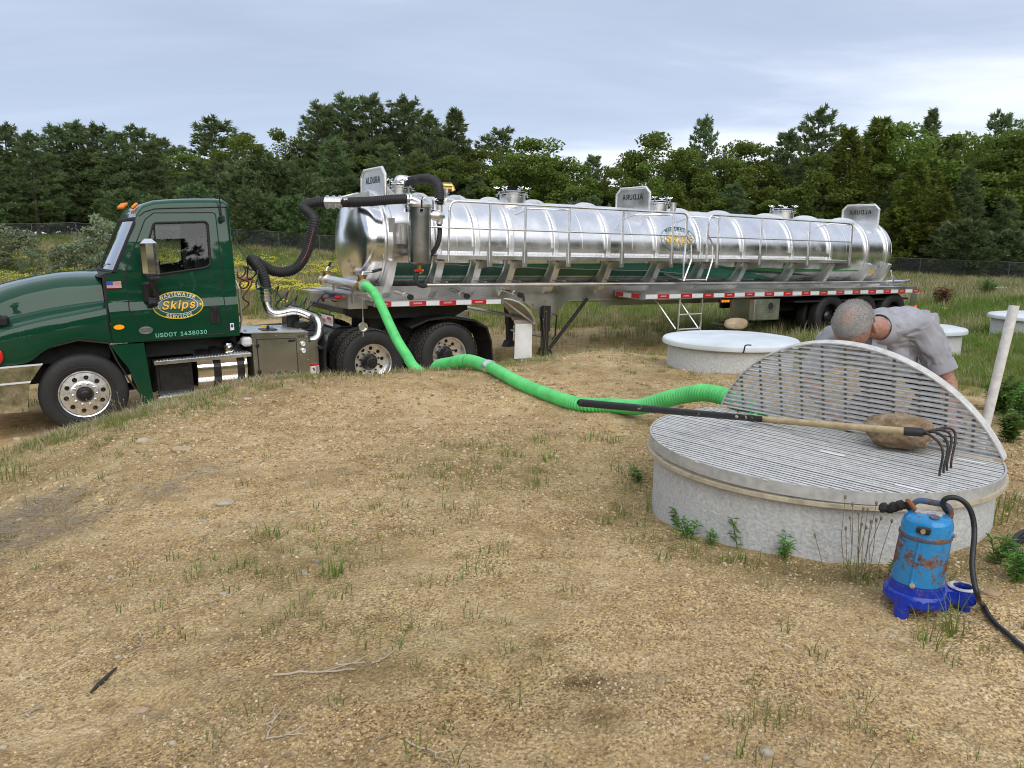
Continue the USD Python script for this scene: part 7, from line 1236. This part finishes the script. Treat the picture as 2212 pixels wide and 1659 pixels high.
rel = np.stack([x - T_O[0], y - T_O[1]], -1) @ T_ROT[:2, :2].T; sc_ = sc_ * np.where((rel[:, 1] < -0.7) & (rel[:, 0] < 5.5), 0.42, np.where(r < 13, 0.50, 1.0)); idx = np.where((rel[:, 1] < -0.7) & (rel[:, 0] < 5.5), rg.choice([0, 0, 0, 3], len(x)), idx)
instancer('field_grass', tufts, np.c_[x, y, ground(x, y)], idx, np.c_[sc_, sc_, np.minimum(sc_, 1.5) * rg.uniform(0.7, 1.2, len(x))], rg.uniform(0, 6.28, len(x)), None, 'rough green and straw coloured grass over the field', 'grass')
# short turf along the shoulder of the mound
su, sv = rg.uniform(-4, 7.5, 16000), rg.normal(-3.0, 0.75, 16000); sx_, sy_ = T_O[0] + su * T_ROT[0, 0] + sv * T_ROT[1, 0], T_O[1] + su * T_ROT[0, 1] + sv * T_ROT[1, 1]; sn = meshkit.fbm(np.stack([sx_ * 0.9, sy_ * 0.9, 0 * sx_], -1), 3, 81); kk = (rg.random(16000) < np.clip((sn - 0.38) * 4, 0.05, 1) * np.clip((7.5 - su) / 5, 0.15, 1)) & (sy_ > 2); sx_, sy_ = sx_[kk], sy_[kk]
instancer('shoulder_grass', [('short_turf', blades(21, 12, 0.07, 0.07, 0.006, 0.9, 2), field_mat), ('dry_turf', blades(22, 10, 0.08, 0.07, 0.005, 1.1, 2), straw_mat), ('green_turf', blades(23, 10, 0.06, 0.05, 0.007, 0.8, 2), lush_mat)], np.c_[sx_, sy_, ground(sx_, sy_)], rg.choice([0, 0, 1, 1, 2], len(sx_)), rg.uniform(0.6, 1.5, len(sx_)), rg.uniform(0, 6.28, len(sx_)), None, 'short olive and straw turf along the shoulder of the mound', 'grass')
# yellow flowers massed in the meadow
fx, fy = [], []
for (cx_, cy_, sx, sy, n) in [(tuple(at_y(600, 585, 48)[:2]) + (5.0, 3.0, 1500)), (tuple(at_y(690, 620, 36)[:2]) + (4.5, 2.6, 1700)), (tuple(at_y(585, 630, 34)[:2]) + (2.5, 2.2, 700)), (tuple(at_y(60, 585, 38)[:2]) + (6, 2.6, 1500)), (tuple(at_y(90, 560, 46)[:2]) + (7, 2.5, 700)), (tuple(at_y(660, 588, 44)[:2]) + (6.0, 2.2, 900)), (tuple(at_y(2080, 640, 24)[:2]) + (3.0, 3.0, 14)), (tuple(at_y(1620, 690, 20)[:2]) + (1.2, 1.0, 16))]:
    fx.append(rg.normal(cx_, sx, n)); fy.append(rg.normal(cy_, sy, n))
fx, fy = np.hstack(fx), np.hstack(fy); nz = meshkit.fbm(np.stack([fx * 0.35, fy * 0.5, 0 * fx], -1), 3, 41); kf = (nz > 0.52) & (rg.random(len(nz)) < 0.6); fx, fy = fx[kf], fy[kf]
ico = trimesh.creation.icosphere(0, 0.030); ico.apply_scale((1.3, 1.3, 0.5)); pet = cat(*[ico.copy().apply_translation((0.12 * math.cos(t) * q, 0.12 * math.sin(t) * q, 0.02 * k)) for k, (t, q) in enumerate(((0, 0), (1, 1), (2.6, 1.2), (4.1, 0.9), (5.3, 1.3)))])
instancer('yellow_flowers', [('flower_head', pet, flower_mat)], np.c_[fx, fy, ground(fx, fy) + rg.uniform(0.25, 0.5, len(fx))], np.zeros(len(fx)), rg.uniform(0.5, 1.2, len(fx)), rg.uniform(0, 6.28, len(fx)), None, 'yellow wildflowers massed in the meadow', 'flowers')
# sparse blades over the mound
x, y, r = scatter(15000, 1.4, 11, 0.9, 44); g = greenness(x, y); n2 = meshkit.fbm(np.stack([x * 1.1, y * 1.1, 0 * x], -1), 3, 51); keep = (rg.random(len(x)) < np.clip((n2 - 0.48) * 1.6, 0.0, 0.4) * 0.38 + 0.8 * g * g + 0.25 * g) & ~in_things(x, y) & ((np.hypot(x - PB[0], y - PB[1]) > 0.13)); x, y, r, g = x[keep], y[keep], r[keep], g[keep]
sm = [('thin_sprig', blades(11, 6, 0.075, 0.03, 0.006, 0.7, 3), lush_mat), ('grass_sprig', blades(12, 9, 0.11, 0.045, 0.006, 0.7, 3), field_mat), ('dry_sprig', blades(13, 6, 0.09, 0.04, 0.005, 0.9, 3), straw_mat)]
instancer('sparse_grass', sm, np.c_[x, y, ground(x, y)], rg.choice([0, 1, 1, 2], len(x)), rg.uniform(0.5, 1.15, len(x)) * (0.65 + 0.6 * g), rg.uniform(0, 6.28, len(x)), None, 'sparse grass sprigs over the sandy mound', 'grass')
# gravel, straw and twigs
def pebble(seed): m = trimesh.creation.icosphere(1, 1.0); v = np.array(m.vertices); m.vertices = v * (1 + 0.5 * (meshkit.noise(v * 1.3 + seed * 5, seed)[:, None] - 0.5)) * [1.0, 0.75, 0.5]; return m
def peb_mat(name, ramp):
    return mk(name, {'oi': ('object_info', {}), 'r': ('rgb_ramp', {'ramp': ramp}), 'p': ('principled_bsdf', {'roughness': 0.9, 'specular_ior_level': 0.1})}, [('oi.random', 'r.fac'), ('r.color', 'p.base_color')])
pb = peb_mat('pebble_look', [(0.0, (0.24, 0.16, 0.08)), (0.3, (0.37, 0.265, 0.14)), (0.65, (0.46, 0.345, 0.195)), (0.9, (0.55, 0.44, 0.27)), (0.98, (0.60, 0.52, 0.38)), (1.0, (0.30, 0.245, 0.18))])
pb2 = peb_mat('pebble_look_dark', [(0.0, (0.17, 0.115, 0.06)), (0.6, (0.29, 0.205, 0.12)), (0.9, (0.33, 0.265, 0.185)), (1.0, (0.18, 0.145, 0.11))])
def gravel(n, r0, r1, smin, smax, name, lab, power):
    x, y, r = scatter(n, r0, r1, power, 44); pn = meshkit.fbm(np.stack([x * 1.4, y * 1.4, 0 * x], -1), 4, 71); keep = ~in_things(x, y) & (rg.random(n) < (1 - 0.75 * greenness(x, y)) * np.clip((pn - 0.34) * 4.5, 0.3, 1)); x, y, r = x[keep], y[keep], r[keep]
    s = smin * (smax / smin) ** (rg.random(len(x)) ** 2.6) * np.clip(r / 3.0, 0.75, 2.2)
    instancer(name, [('round_pebble', pebble(1), pb), ('flat_pebble', pebble(2), pb), ('dark_pebble', pebble(3), pb2)], np.c_[x, y, ground(x, y) + s * 0.10], rg.choice([0, 0, 0, 1, 1, 1, 2], len(x)), s, rg.uniform(0, 6.28, len(x)), rg.normal(0, 0.3, len(x)), lab, 'gravel')
gravel(170000, 1.25, 6.5, 0.0022, 0.0085, 'fine_gravel', 'fine tan gravel covering the sandy mound', 0.95)
gravel(9000, 1.3, 11, 0.004, 0.012, 'coarse_gravel', 'coarser tan pebbles scattered on the mound and yard', 0.8)
def straw(seed, l, w, bend_=0.2):
    rng = np.random.default_rng(seed); t = np.linspace(-0.5, 0.5, 5); p = np.c_[l * t, bend_ * l * (t ** 2) + rng.normal(0, 0.02 * l, 5), 0.002 + rng.uniform(0, 0.06 * l, 5)]; return tube(p, w, 4)
x, y, r = scatter(9000, 1.3, 9, 0.9, 44); n2 = meshkit.fbm(np.stack([x * 0.8, y * 0.8, 0 * x], -1), 3, 61); keep = (rg.random(len(x)) < np.clip((n2 - 0.42) * 4, 0.08, 1) * np.where(x < -1.2, 1, 0.6)) & ~in_things(x, y); x, y = x[keep], y[keep]
instancer('dead_stems', [('short_stem', straw(1, 0.055, 0.0010), straw_mat), ('long_stem', straw(2, 0.13, 0.0011, 0.35), straw_mat), ('bent_stem', straw(3, 0.08, 0.0010, 0.7), straw_mat)], np.c_[x, y, ground(x, y) + 0.0015], rg.choice([0, 0, 0, 0, 0, 1, 2], len(x)), rg.uniform(0.5, 1.3, len(x)), rg.uniform(0, 6.28, len(x)), rg.normal(0, 0.15, len(x)), 'dead straw coloured stems lying on the ground', 'dead stems')
c5 = crop(0, 1500, 1.3825)
# heap of grey stems at the left
hx, hy = [], []
for q, n, sx in (((110, 880), 170, 0.20), ((30, 790), 110, 0.17), ((270, 690), 80, 0.18), ((480, 800), 30, 0.16), ((1080, 500), 30, 0.12), ((880, 620), 25, 0.1)): p = on_ground(*c5(*q)); hx.append(rg.normal(p[0], sx, n)); hy.append(rg.normal(p[1], sx * 0.8, n))
hx, hy = np.hstack(hx), np.hstack(hy); grey_stem = grass_mat('grey_stem_look', [(0.1, (0.24, 0.205, 0.165)), (0.5, (0.42, 0.36, 0.28)), (0.9, (0.60, 0.53, 0.42))])
instancer('brush_heap', [('grey_stem', straw(7, 0.26, 0.0014, 0.4), grey_stem), ('crooked_stem', straw(8, 0.18, 0.0012, 0.9), grey_stem)], np.c_[hx, hy, ground(hx, hy) + rg.uniform(0.0, 0.035, len(hx))], rg.integers(0, 2, len(hx)), rg.uniform(0.5, 1.3, len(hx)), rg.normal(2.6, 1.3, len(hx)), rg.normal(0, 0.12, len(hx)), 'heap of dry grey brush stems at the left', 'brush')
# ------------------------------------------------------------------ single stones, twigs and weeds
c7_, c8_, c2b = crop(0, 2100, 1.2289), crop(2200, 2100, 1.2074), c2
STONES = [(c5(780, 335), 46, 0.55, rock_pale, 'pale rounded stone high on the left of the mound'), (c5(1135, 320), 40, 0.45, rock_tan, 'tan flat stone right of the pale rounded stone'), (c5(990, 378), 75, 0.28, rock_tan, 'long low tan stone below the pale rounded stone'), (c5(800, 483), 30, 0.5, rock_pink, 'small pinkish stone below the long tan stone'), (c5(600, 537), 46, 0.42, rock_tan, 'oval tan stone near the left brush heap'), (c5(1225, 672), 70, 0.26, rock_pale, 'long pale slab lying mid mound'), (c5(1380, 790), 50, 0.28, rock_pink, 'flat pinkish slab below the long pale slab'), (c5(605, 1075), 29, 0.55, rock_pale, 'bright cream chip in the lower left sand'), (c5(345, 580), 26, 0.5, rock_pale, 'small pale stone above the brush heap'), (c5(1110, 764), 28, 0.35, rock_grey, 'small grey sliver left of the pinkish slab'), (c5(1730, 985), 36, 0.4, rock_slate, 'slate grey stone left of the green grass tuft'), (c5(1215, 1160), 30, 0.4, rock_grey, 'rounded grey pebble low on the sand'), (c5(1655, 1055), 32, 0.45, rock_grey, 'dull grey stone below the slate stone'), (c5(1570, 45), 34, 0.4, rock_tan, 'tan stone on the shoulder in front of the drive wheel'), (c5(1160, 155), 20, 0.8, rock_tan, 'upright tan stone on the shoulder below the steps'), (c5(95, 322), 30, 0.5, rock_pale, 'pale stone in grass in front of the bumper'), (c5(1345, 102), 34, 0.32, rock_pale, 'low pale stone on the shoulder below the cabinet'), (c5(1140, 280), 34, 0.35, rock_pink, 'reddish low stone above the tan flat stone'), (c5(920, 342), 26, 0.35, rock_tan, 'tan chip between the two larger mound stones'), (c5(495, 760), 40, 0.3, rock_tan, 'ochre flat stone beside the brush heap'), (c5(762, 942), 18, 0.6, rock_grey, 'small grey chip with a dark side'), (c5(950, 1110), 16, 0.5, rock_slate, 'tiny slate pebble in the lower left sand'),
          (c8_(990, 1058), 48, 0.75, rock_grey, 'largest grey stone at the bottom edge'), (c8_(1145, 1095), 46, 0.5, rock_tan, 'brown stone beside the largest grey stone'), (c8_(700, 1075), 30, 0.5, rock_grey, 'grey stone left of the largest grey stone'), (c8_(1600, 478), 20, 0.5, rock_pale, 'pale pebble in front of the blue pump'), (c8_(1000, 515), 40, 0.2, rock_tan, 'flat sandy stone left of the blue pump'), (c8_(2060, 290), 60, 0.35, rock_tan, 'broad tan stone right of the blue pump'),
          (c7_(1360, 517), 36, 0.45, rock_tan, 'oval tan stone mid foreground'), (c7_(690, 862), 46, 0.35, rock_pink, 'long pinkish stone in the lower left'), (c7_(835, 1022), 28, 0.35, rock_pale, 'pale grey leaf shaped chip at the bottom left'), (c7_(570, 602), 22, 0.5, rock_pale, 'cream chip right of the dark scrape'), (c7_(1630, 1012), 36, 0.5, rock_tan, 'sandy rounded stone at the bottom middle'), (c7_(1880, 1017), 18, 0.75, rock_tan, 'round tan pebble right of the sandy stone'), (c7_(15, 1045), 26, 0.6, rock_pale, 'pale stone at the bottom left edge'), (c7_(1395, 1082), 26, 0.55, rock_brown, 'dark brown stone at the bottom middle'), (c7_(1010, 78), 14, 0.7, rock_brown, 'small brown stone high in the left sand'),
          (c2(1400, 1556), 100, 0.35, rock_pale, 'big flat pale rock on the crest by the green hose'), (c2(1060, 1594), 70, 0.32, rock_tan, 'flat tan rock on the crest before the drive wheel'), (c2(610, 1615), 26, 0.8, rock_tan, 'tan stone on the crest below the warning label'), (c2(515, 1630), 30, 0.6, rock_tan, 'tan stone on the crest below the cabinet door'), (c3(1360, 1618), 34, 0.35, rock_tan, 'small ochre stone in grass before the white lidded riser'), (crop(1400, 1300, 1.58)(500, 955), 26, 0.4, rock_pale, 'cream stone chip on open sand left of the near riser'), (crop(1400, 1300, 1.58)(260, 377), 20, 0.45, rock_pale, 'cream pebble near the smooth green hose')]
for i, (q, wpx, fl_, mt, lab) in enumerate(STONES):
    p = on_ground(*q); d = np.linalg.norm(p - [0, 0, EYE]); w = wpx / 1.8228 / 2 * d / FPX * 0.95; m = rock(40 + i, (w, w * 0.68, max(w * fl_, 0.006)), 3, 0.22, 0.85); m.apply_transform(trimesh.transformations.rotation_matrix(_rt.uniform(-0.5, 0.5), [0, 0, 1])); solo('stone', m.apply_translation(p + [0, 0, w * fl_ * 0.30]), mt, lab, 'stone', smooth=True)
bkp = [on_ground(*c7_(*q)) for q in ((440, 780), (480, 740), (520, 700), (565, 662))]; solo('bark_strip', tube(np.array(bkp) + [0, 0, 0.006], [0.003, 0.007, 0.006, 0.003], 7), plain('dark_bark', (0.045, 0.035, 0.022), 0.9, 0.0, 0.4, 40.0), 'dark strip standing in for a shaded hole in the lower left sand', 'bark')  # added dark strip in place of the shaded hole in kicked turf
TW = [((1335, 697), (1720, 672), 0.0035, 'longest pale twig lying in the lower middle'), ((1640, 650), (1760, 632), 0.0028, 'short pale twig right of the longest twig'), ((1810, 640), (1888, 598), 0.003, 'slanting pale twig beside the dark scuff'), ((670, 490), (690, 540), 0.003, 'bleached forked twig in the left sand'), ((600, 610), (700, 555), 0.002, 'thin twig below the bleached forked twig'), ((130, 895), (190, 845), 0.003, 'pale stem at the lower left'), ((1290, 995), (1330, 860), 0.003, 'grey upright twig in the bottom middle'), ((1300, 1005), (1480, 985), 0.0025, 'grey twig lying at the bottom middle'), ((1960, 1010), (2190, 1120), 0.0028, 'grey twigs at the bottom right of the middle')]
for a, b, w, lab in TW:
    A_, B_ = on_ground(*c7_(*a)), on_ground(*c7_(*b)); t = np.linspace(0, 1, 8); p = A_ + np.outer(t, B_ - A_); p[:, 0] += _rt.normal(0, 0.006, 8); p[:, 2] = ground(p[:, 0], p[:, 1]) + w + np.abs(_rt.normal(0, 0.003, 8)); fk_ = p[4] + np.outer(np.linspace(0, 1, 4), (B_ - A_) * 0.28 + np.array([0.02, 0.03, 0.008])); solo('twig', cat(tube(p, np.linspace(w, w * 0.5, 8), 6), tube(fk_, [w * 0.6, w * 0.5, w * 0.4, w * 0.3], 5)), plain('twig_look_%d' % len(_names), (0.42, 0.36, 0.27), 0.8), lab, 'twig')
def leafy(seed, h, n, lf, w, mat_stem=None):
    rng = np.random.default_rng(seed); V = []; st = []
    for k in range(n):
        a = rng.uniform(0, 6.28); b = np.array([rng.normal(0, 0.03), rng.normal(0, 0.03), 0]) * h * 3; tip = b + [0.25 * h * math.cos(a), 0.25 * h * math.sin(a), h * rng.uniform(0.6, 1)]; st.append(tube(smooth_path([b, (b + tip) / 2 + [0, 0, 0.06 * h], tip], 5), 0.004 * h / 0.25, 4))
        for s in np.linspace(0.15, 1, 9):
            for _ in range(2):
                c = b + (tip - b) * s; t = rng.uniform(0, 6.28); d = np.array([math.cos(t), math.sin(t), rng.uniform(0.0, 0.7)]); d /= np.linalg.norm(d); sd = np.cross(d, [0, 0, 1]); sd /= np.linalg.norm(sd); l_ = lf * rng.uniform(0.6, 1.1); V.append(np.array([c, c + d * l_ * 0.5 + sd * w, c + d * l_ - [0, 0, 0.2 * l_], c + d * l_ * 0.5 - sd * w]))
    V = np.array(V).reshape(-1, 3); k = np.arange(len(V) // 4) * 4; return trimesh.Trimesh(V, np.vstack([np.stack([k, k + 1, k + 2], 1), np.stack([k, k + 2, k + 3], 1)]), process=False), cat(*st)
weed_leaf = leaf_mat('weed_leaves', (0.095, 0.210, 0.034), (0.231, 0.388, 0.074), 0.3); stem_green = plain('weed_stem', (0.09, 0.12, 0.035), 0.7); seed_stem = plain('seed_stem', (0.20, 0.165, 0.10), 0.8)
def weed(q, h, n, lf, w, lab, sd):
    p = on_ground(*q); t = thing('weed_plant', lab, 'weed', mat4(p)); a, b = leafy(sd, h * 0.85, n, lf * 0.8, w * 0.8); part('leaves', a, weed_leaf, t); part('stems', b, stem_green, t, kind='stuff')
cN = cA
for i, (q, h, n, lf, w, lab) in enumerate([(cN(250, 1130), 0.11, 7, 0.05, 0.007, 'leafy weed cluster at the left foot of the near riser'), (cN(600, 1235), 0.15, 1, 0.06, 0.009, 'single upright leafy weed against the near riser wall'), (cN(850, 1300), 0.12, 4, 0.05, 0.006, 'feathery weed against the middle of the near riser wall'), (cN(430, 1225), 0.08, 3, 0.04, 0.006, 'low weed between the cluster and the single weed'), (cN(20, 870), 0.10, 3, 0.06, 0.010, 'broad leaved weed left of the near riser'), (cN(310, 1190), 0.12, 4, 0.05, 0.008, 'second weed in the cluster by the riser'), (cN(2080, 480), 0.32, 26, 0.09, 0.011, 'dense tall leafy weeds at the foot of the leaning white pipe'), (cN(2190, 560), 0.34, 24, 0.09, 0.011, 'dense leafy weeds right of the white pipe'), (cN(2130, 640), 0.22, 16, 0.08, 0.010, 'lower weeds in front of the dense clump'), (cN(2180, 1430), 0.16, 10, 0.06, 0.007, 'feathery weed among the black hose coils'), (cN(2060, 1330), 0.14, 7, 0.05, 0.007, 'weed left of the black hose coil'), (cN(640, 170), 0.30, 6, 0.08, 0.010, 'tall weed at the foot of the cracked lid riser'), (cN(590, 195), 0.20, 6, 0.07, 0.009, 'weed left of the tall one at the cracked lid riser'), (cN(1480, 1430), 0.10, 6, 0.05, 0.006, 'small weed at the foot of the pump'), (cN(1810, 940), 0.13, 1, 0.04, 0.005, 'slim weed rising behind the pump handle')]):
    weed(q, h, n, lf, w, lab, 300 + i)
def tuft_thing(q, h, n, spread, w, lab, sd, mt=lush_mat, name='grass_tuft'):
    p = on_ground(*q); solo(name, blades(sd, n, h, spread, w, 0.55, 4).apply_translation(p), mt, lab, 'grass tuft', None)
for i, (q, h, n, s, w, lab, mt) in enumerate([(c7_(1610, 200), 0.095, 26, 0.045, 0.006, 'lone bright green grass tuft in the middle of the sand', lush_mat), (c7_(1520, 75), 0.05, 8, 0.02, 0.005, 'small grass sprig above the lone bright tuft', lush_mat), (c8_(1755, 530), 0.16, 16, 0.04, 0.005, 'grass tuft in front of the pump', lush_mat), (c8_(1880, 480), 0.17, 18, 0.04, 0.005, 'grass tuft under the pump outlet', lush_mat), (cN(2030, 1090), 0.22, 16, 0.06, 0.007, 'grass tuft right of the near riser behind the cord', lush_mat), (c8_(1075, 470), 0.10, 6, 0.015, 0.005, 'thin grass sprig on the sand left of the pump', lush_mat), (c5(100, 530), 0.22, 20, 0.10, 0.010, 'coarse grass clump at the left edge', field_mat), (c5(360, 330), 0.16, 22, 0.10, 0.008, 'grass clump on the shoulder left of the front wheel', field_mat), (c5(660, 240), 0.16, 26, 0.12, 0.008, 'grass clump on the shoulder in front of the front wheel', field_mat), (c5(1090, 150), 0.14, 20, 0.12, 0.008, 'grass clump below the cab steps', lush_mat), (crop(1400, 1300, 1.58)(1150, 700), 0.09, 24, 0.06, 0.006, 'left grass tuft of the patch before the grate', lush_mat), (crop(1400, 1300, 1.58)(1465, 680), 0.10, 34, 0.09, 0.006, 'widest grass tuft of the patch before the grate', lush_mat), (crop(1400, 1300, 1.58)(1215, 815), 0.08, 20, 0.05, 0.006, 'lowest grass tuft of the patch before the grate', lush_mat), (crop(1400, 1300, 1.58)(1610, 700), 0.10, 16, 0.05, 0.006, 'right grass tuft of the patch near the grate edge', lush_mat), (crop(1400, 1300, 1.58)(870, 870), 0.08, 14, 0.05, 0.005, 'thin grass tuft alone on the sand left of the patch', lush_mat), (crop(1400, 1300, 1.58)(1850, 1115), 0.14, 18, 0.05, 0.006, 'grass tuft at the left foot of the near riser', lush_mat)]):
    tuft_thing(q, h, n, s, w, lab, 500 + i, mt)
def seed_stalks(q, n, h, spread, lab, sd, flower=None, leafy_=True):
    rng = np.random.default_rng(sd); p = on_ground(*q); t = thing('seed_stalks', lab, 'weed', mat4(p)); ss, hs = [], []
    for k in range(n):
        b = np.array([rng.normal(0, spread), rng.normal(0, spread * 0.5), -0.01]); tip = b * [1.5, 1.5, 0] + [rng.normal(0, 0.05 * h), rng.normal(0, 0.05 * h), h * rng.uniform(0.6, 1.05)]; ss.append(tube([b, (b + tip) / 2 + [rng.normal(0, .01), 0, 0.02 * h], tip], 0.0013 * max(1, (h / 0.3) ** 0.5), 4)); m = trimesh.creation.icosphere(1, 0.005 * max(1, (h / 0.3) ** 0.6)); m.apply_scale((1, 1, 1.8)); hs.append(m.apply_translation(tip))
    part('stalks', cat(*ss), seed_stem if not flower else stem_green, t, kind='stuff'); part('seed_heads', cat(*hs), flower or seed_stem, t, kind='stuff')
seed_stalks(cN(1270, 1420), 16, 0.30, 0.05, 'thin brown seed stalks in front of the near riser', 1); seed_stalks(c5(320, 240), 22, 0.16, 0.16, 'seed stalks on the shoulder before the front tyre', 2); seed_stalks(c5(730, 190), 26, 0.19, 0.16, 'seed stalks on the shoulder right of the front tyre', 3); seed_stalks(c5(200, 300), 14, 0.12, 0.16, 'seed stalks below the chrome bumper', 4)
seed_stalks(c4(830, 1200), 12, 0.75, 0.25, 'tall yellow flowered weeds in front of the tread plate box', 5, flower_mat); seed_stalks(c4(1330, 1180), 14, 0.95, 0.15, 'tall dry stalks in front of the trailer wheels', 6); seed_stalks(c3(1560, 1420), 10, 0.5, 0.3, 'dry stalks and yellow flowers left of the white lid', 7, flower_mat); seed_stalks(c3(900, 1500), 10, 0.9, 0.12, 'tall grass stalks right of the landing leg', 8); seed_stalks(c3(700, 1560), 9, 1.0, 0.1, 'tall grass stalks in front of the landing leg', 9)
# rusty red weed and a few bushes of leaves in the right field
for q, Y, h, lab, mt, sd in [(cN(2130, -190 + 0), 30, 0.9, 'leafy green bush in the field right of the trailer', weed_leaf, 1), (None, 27, 0.7, 'rusty red dead bush in the field right of the trailer tail', worn('rust_leaves', (0.22, 0.07, 0.03), (0.14, 0.05, 0.025), 0.5, 3.0, 0.8), 2)]:
    p = at_y(2035 if sd == 2 else 2130, 640, Y); p[2] = float(ground(p[0], p[1])); t = thing('field_bush', lab, 'bush', mat4(p)); a, b = leafy(800 + sd, h, 26, 0.22, 0.03); part('leaves', a, mt, t); part('stems', b, seed_stem, t, kind='stuff')
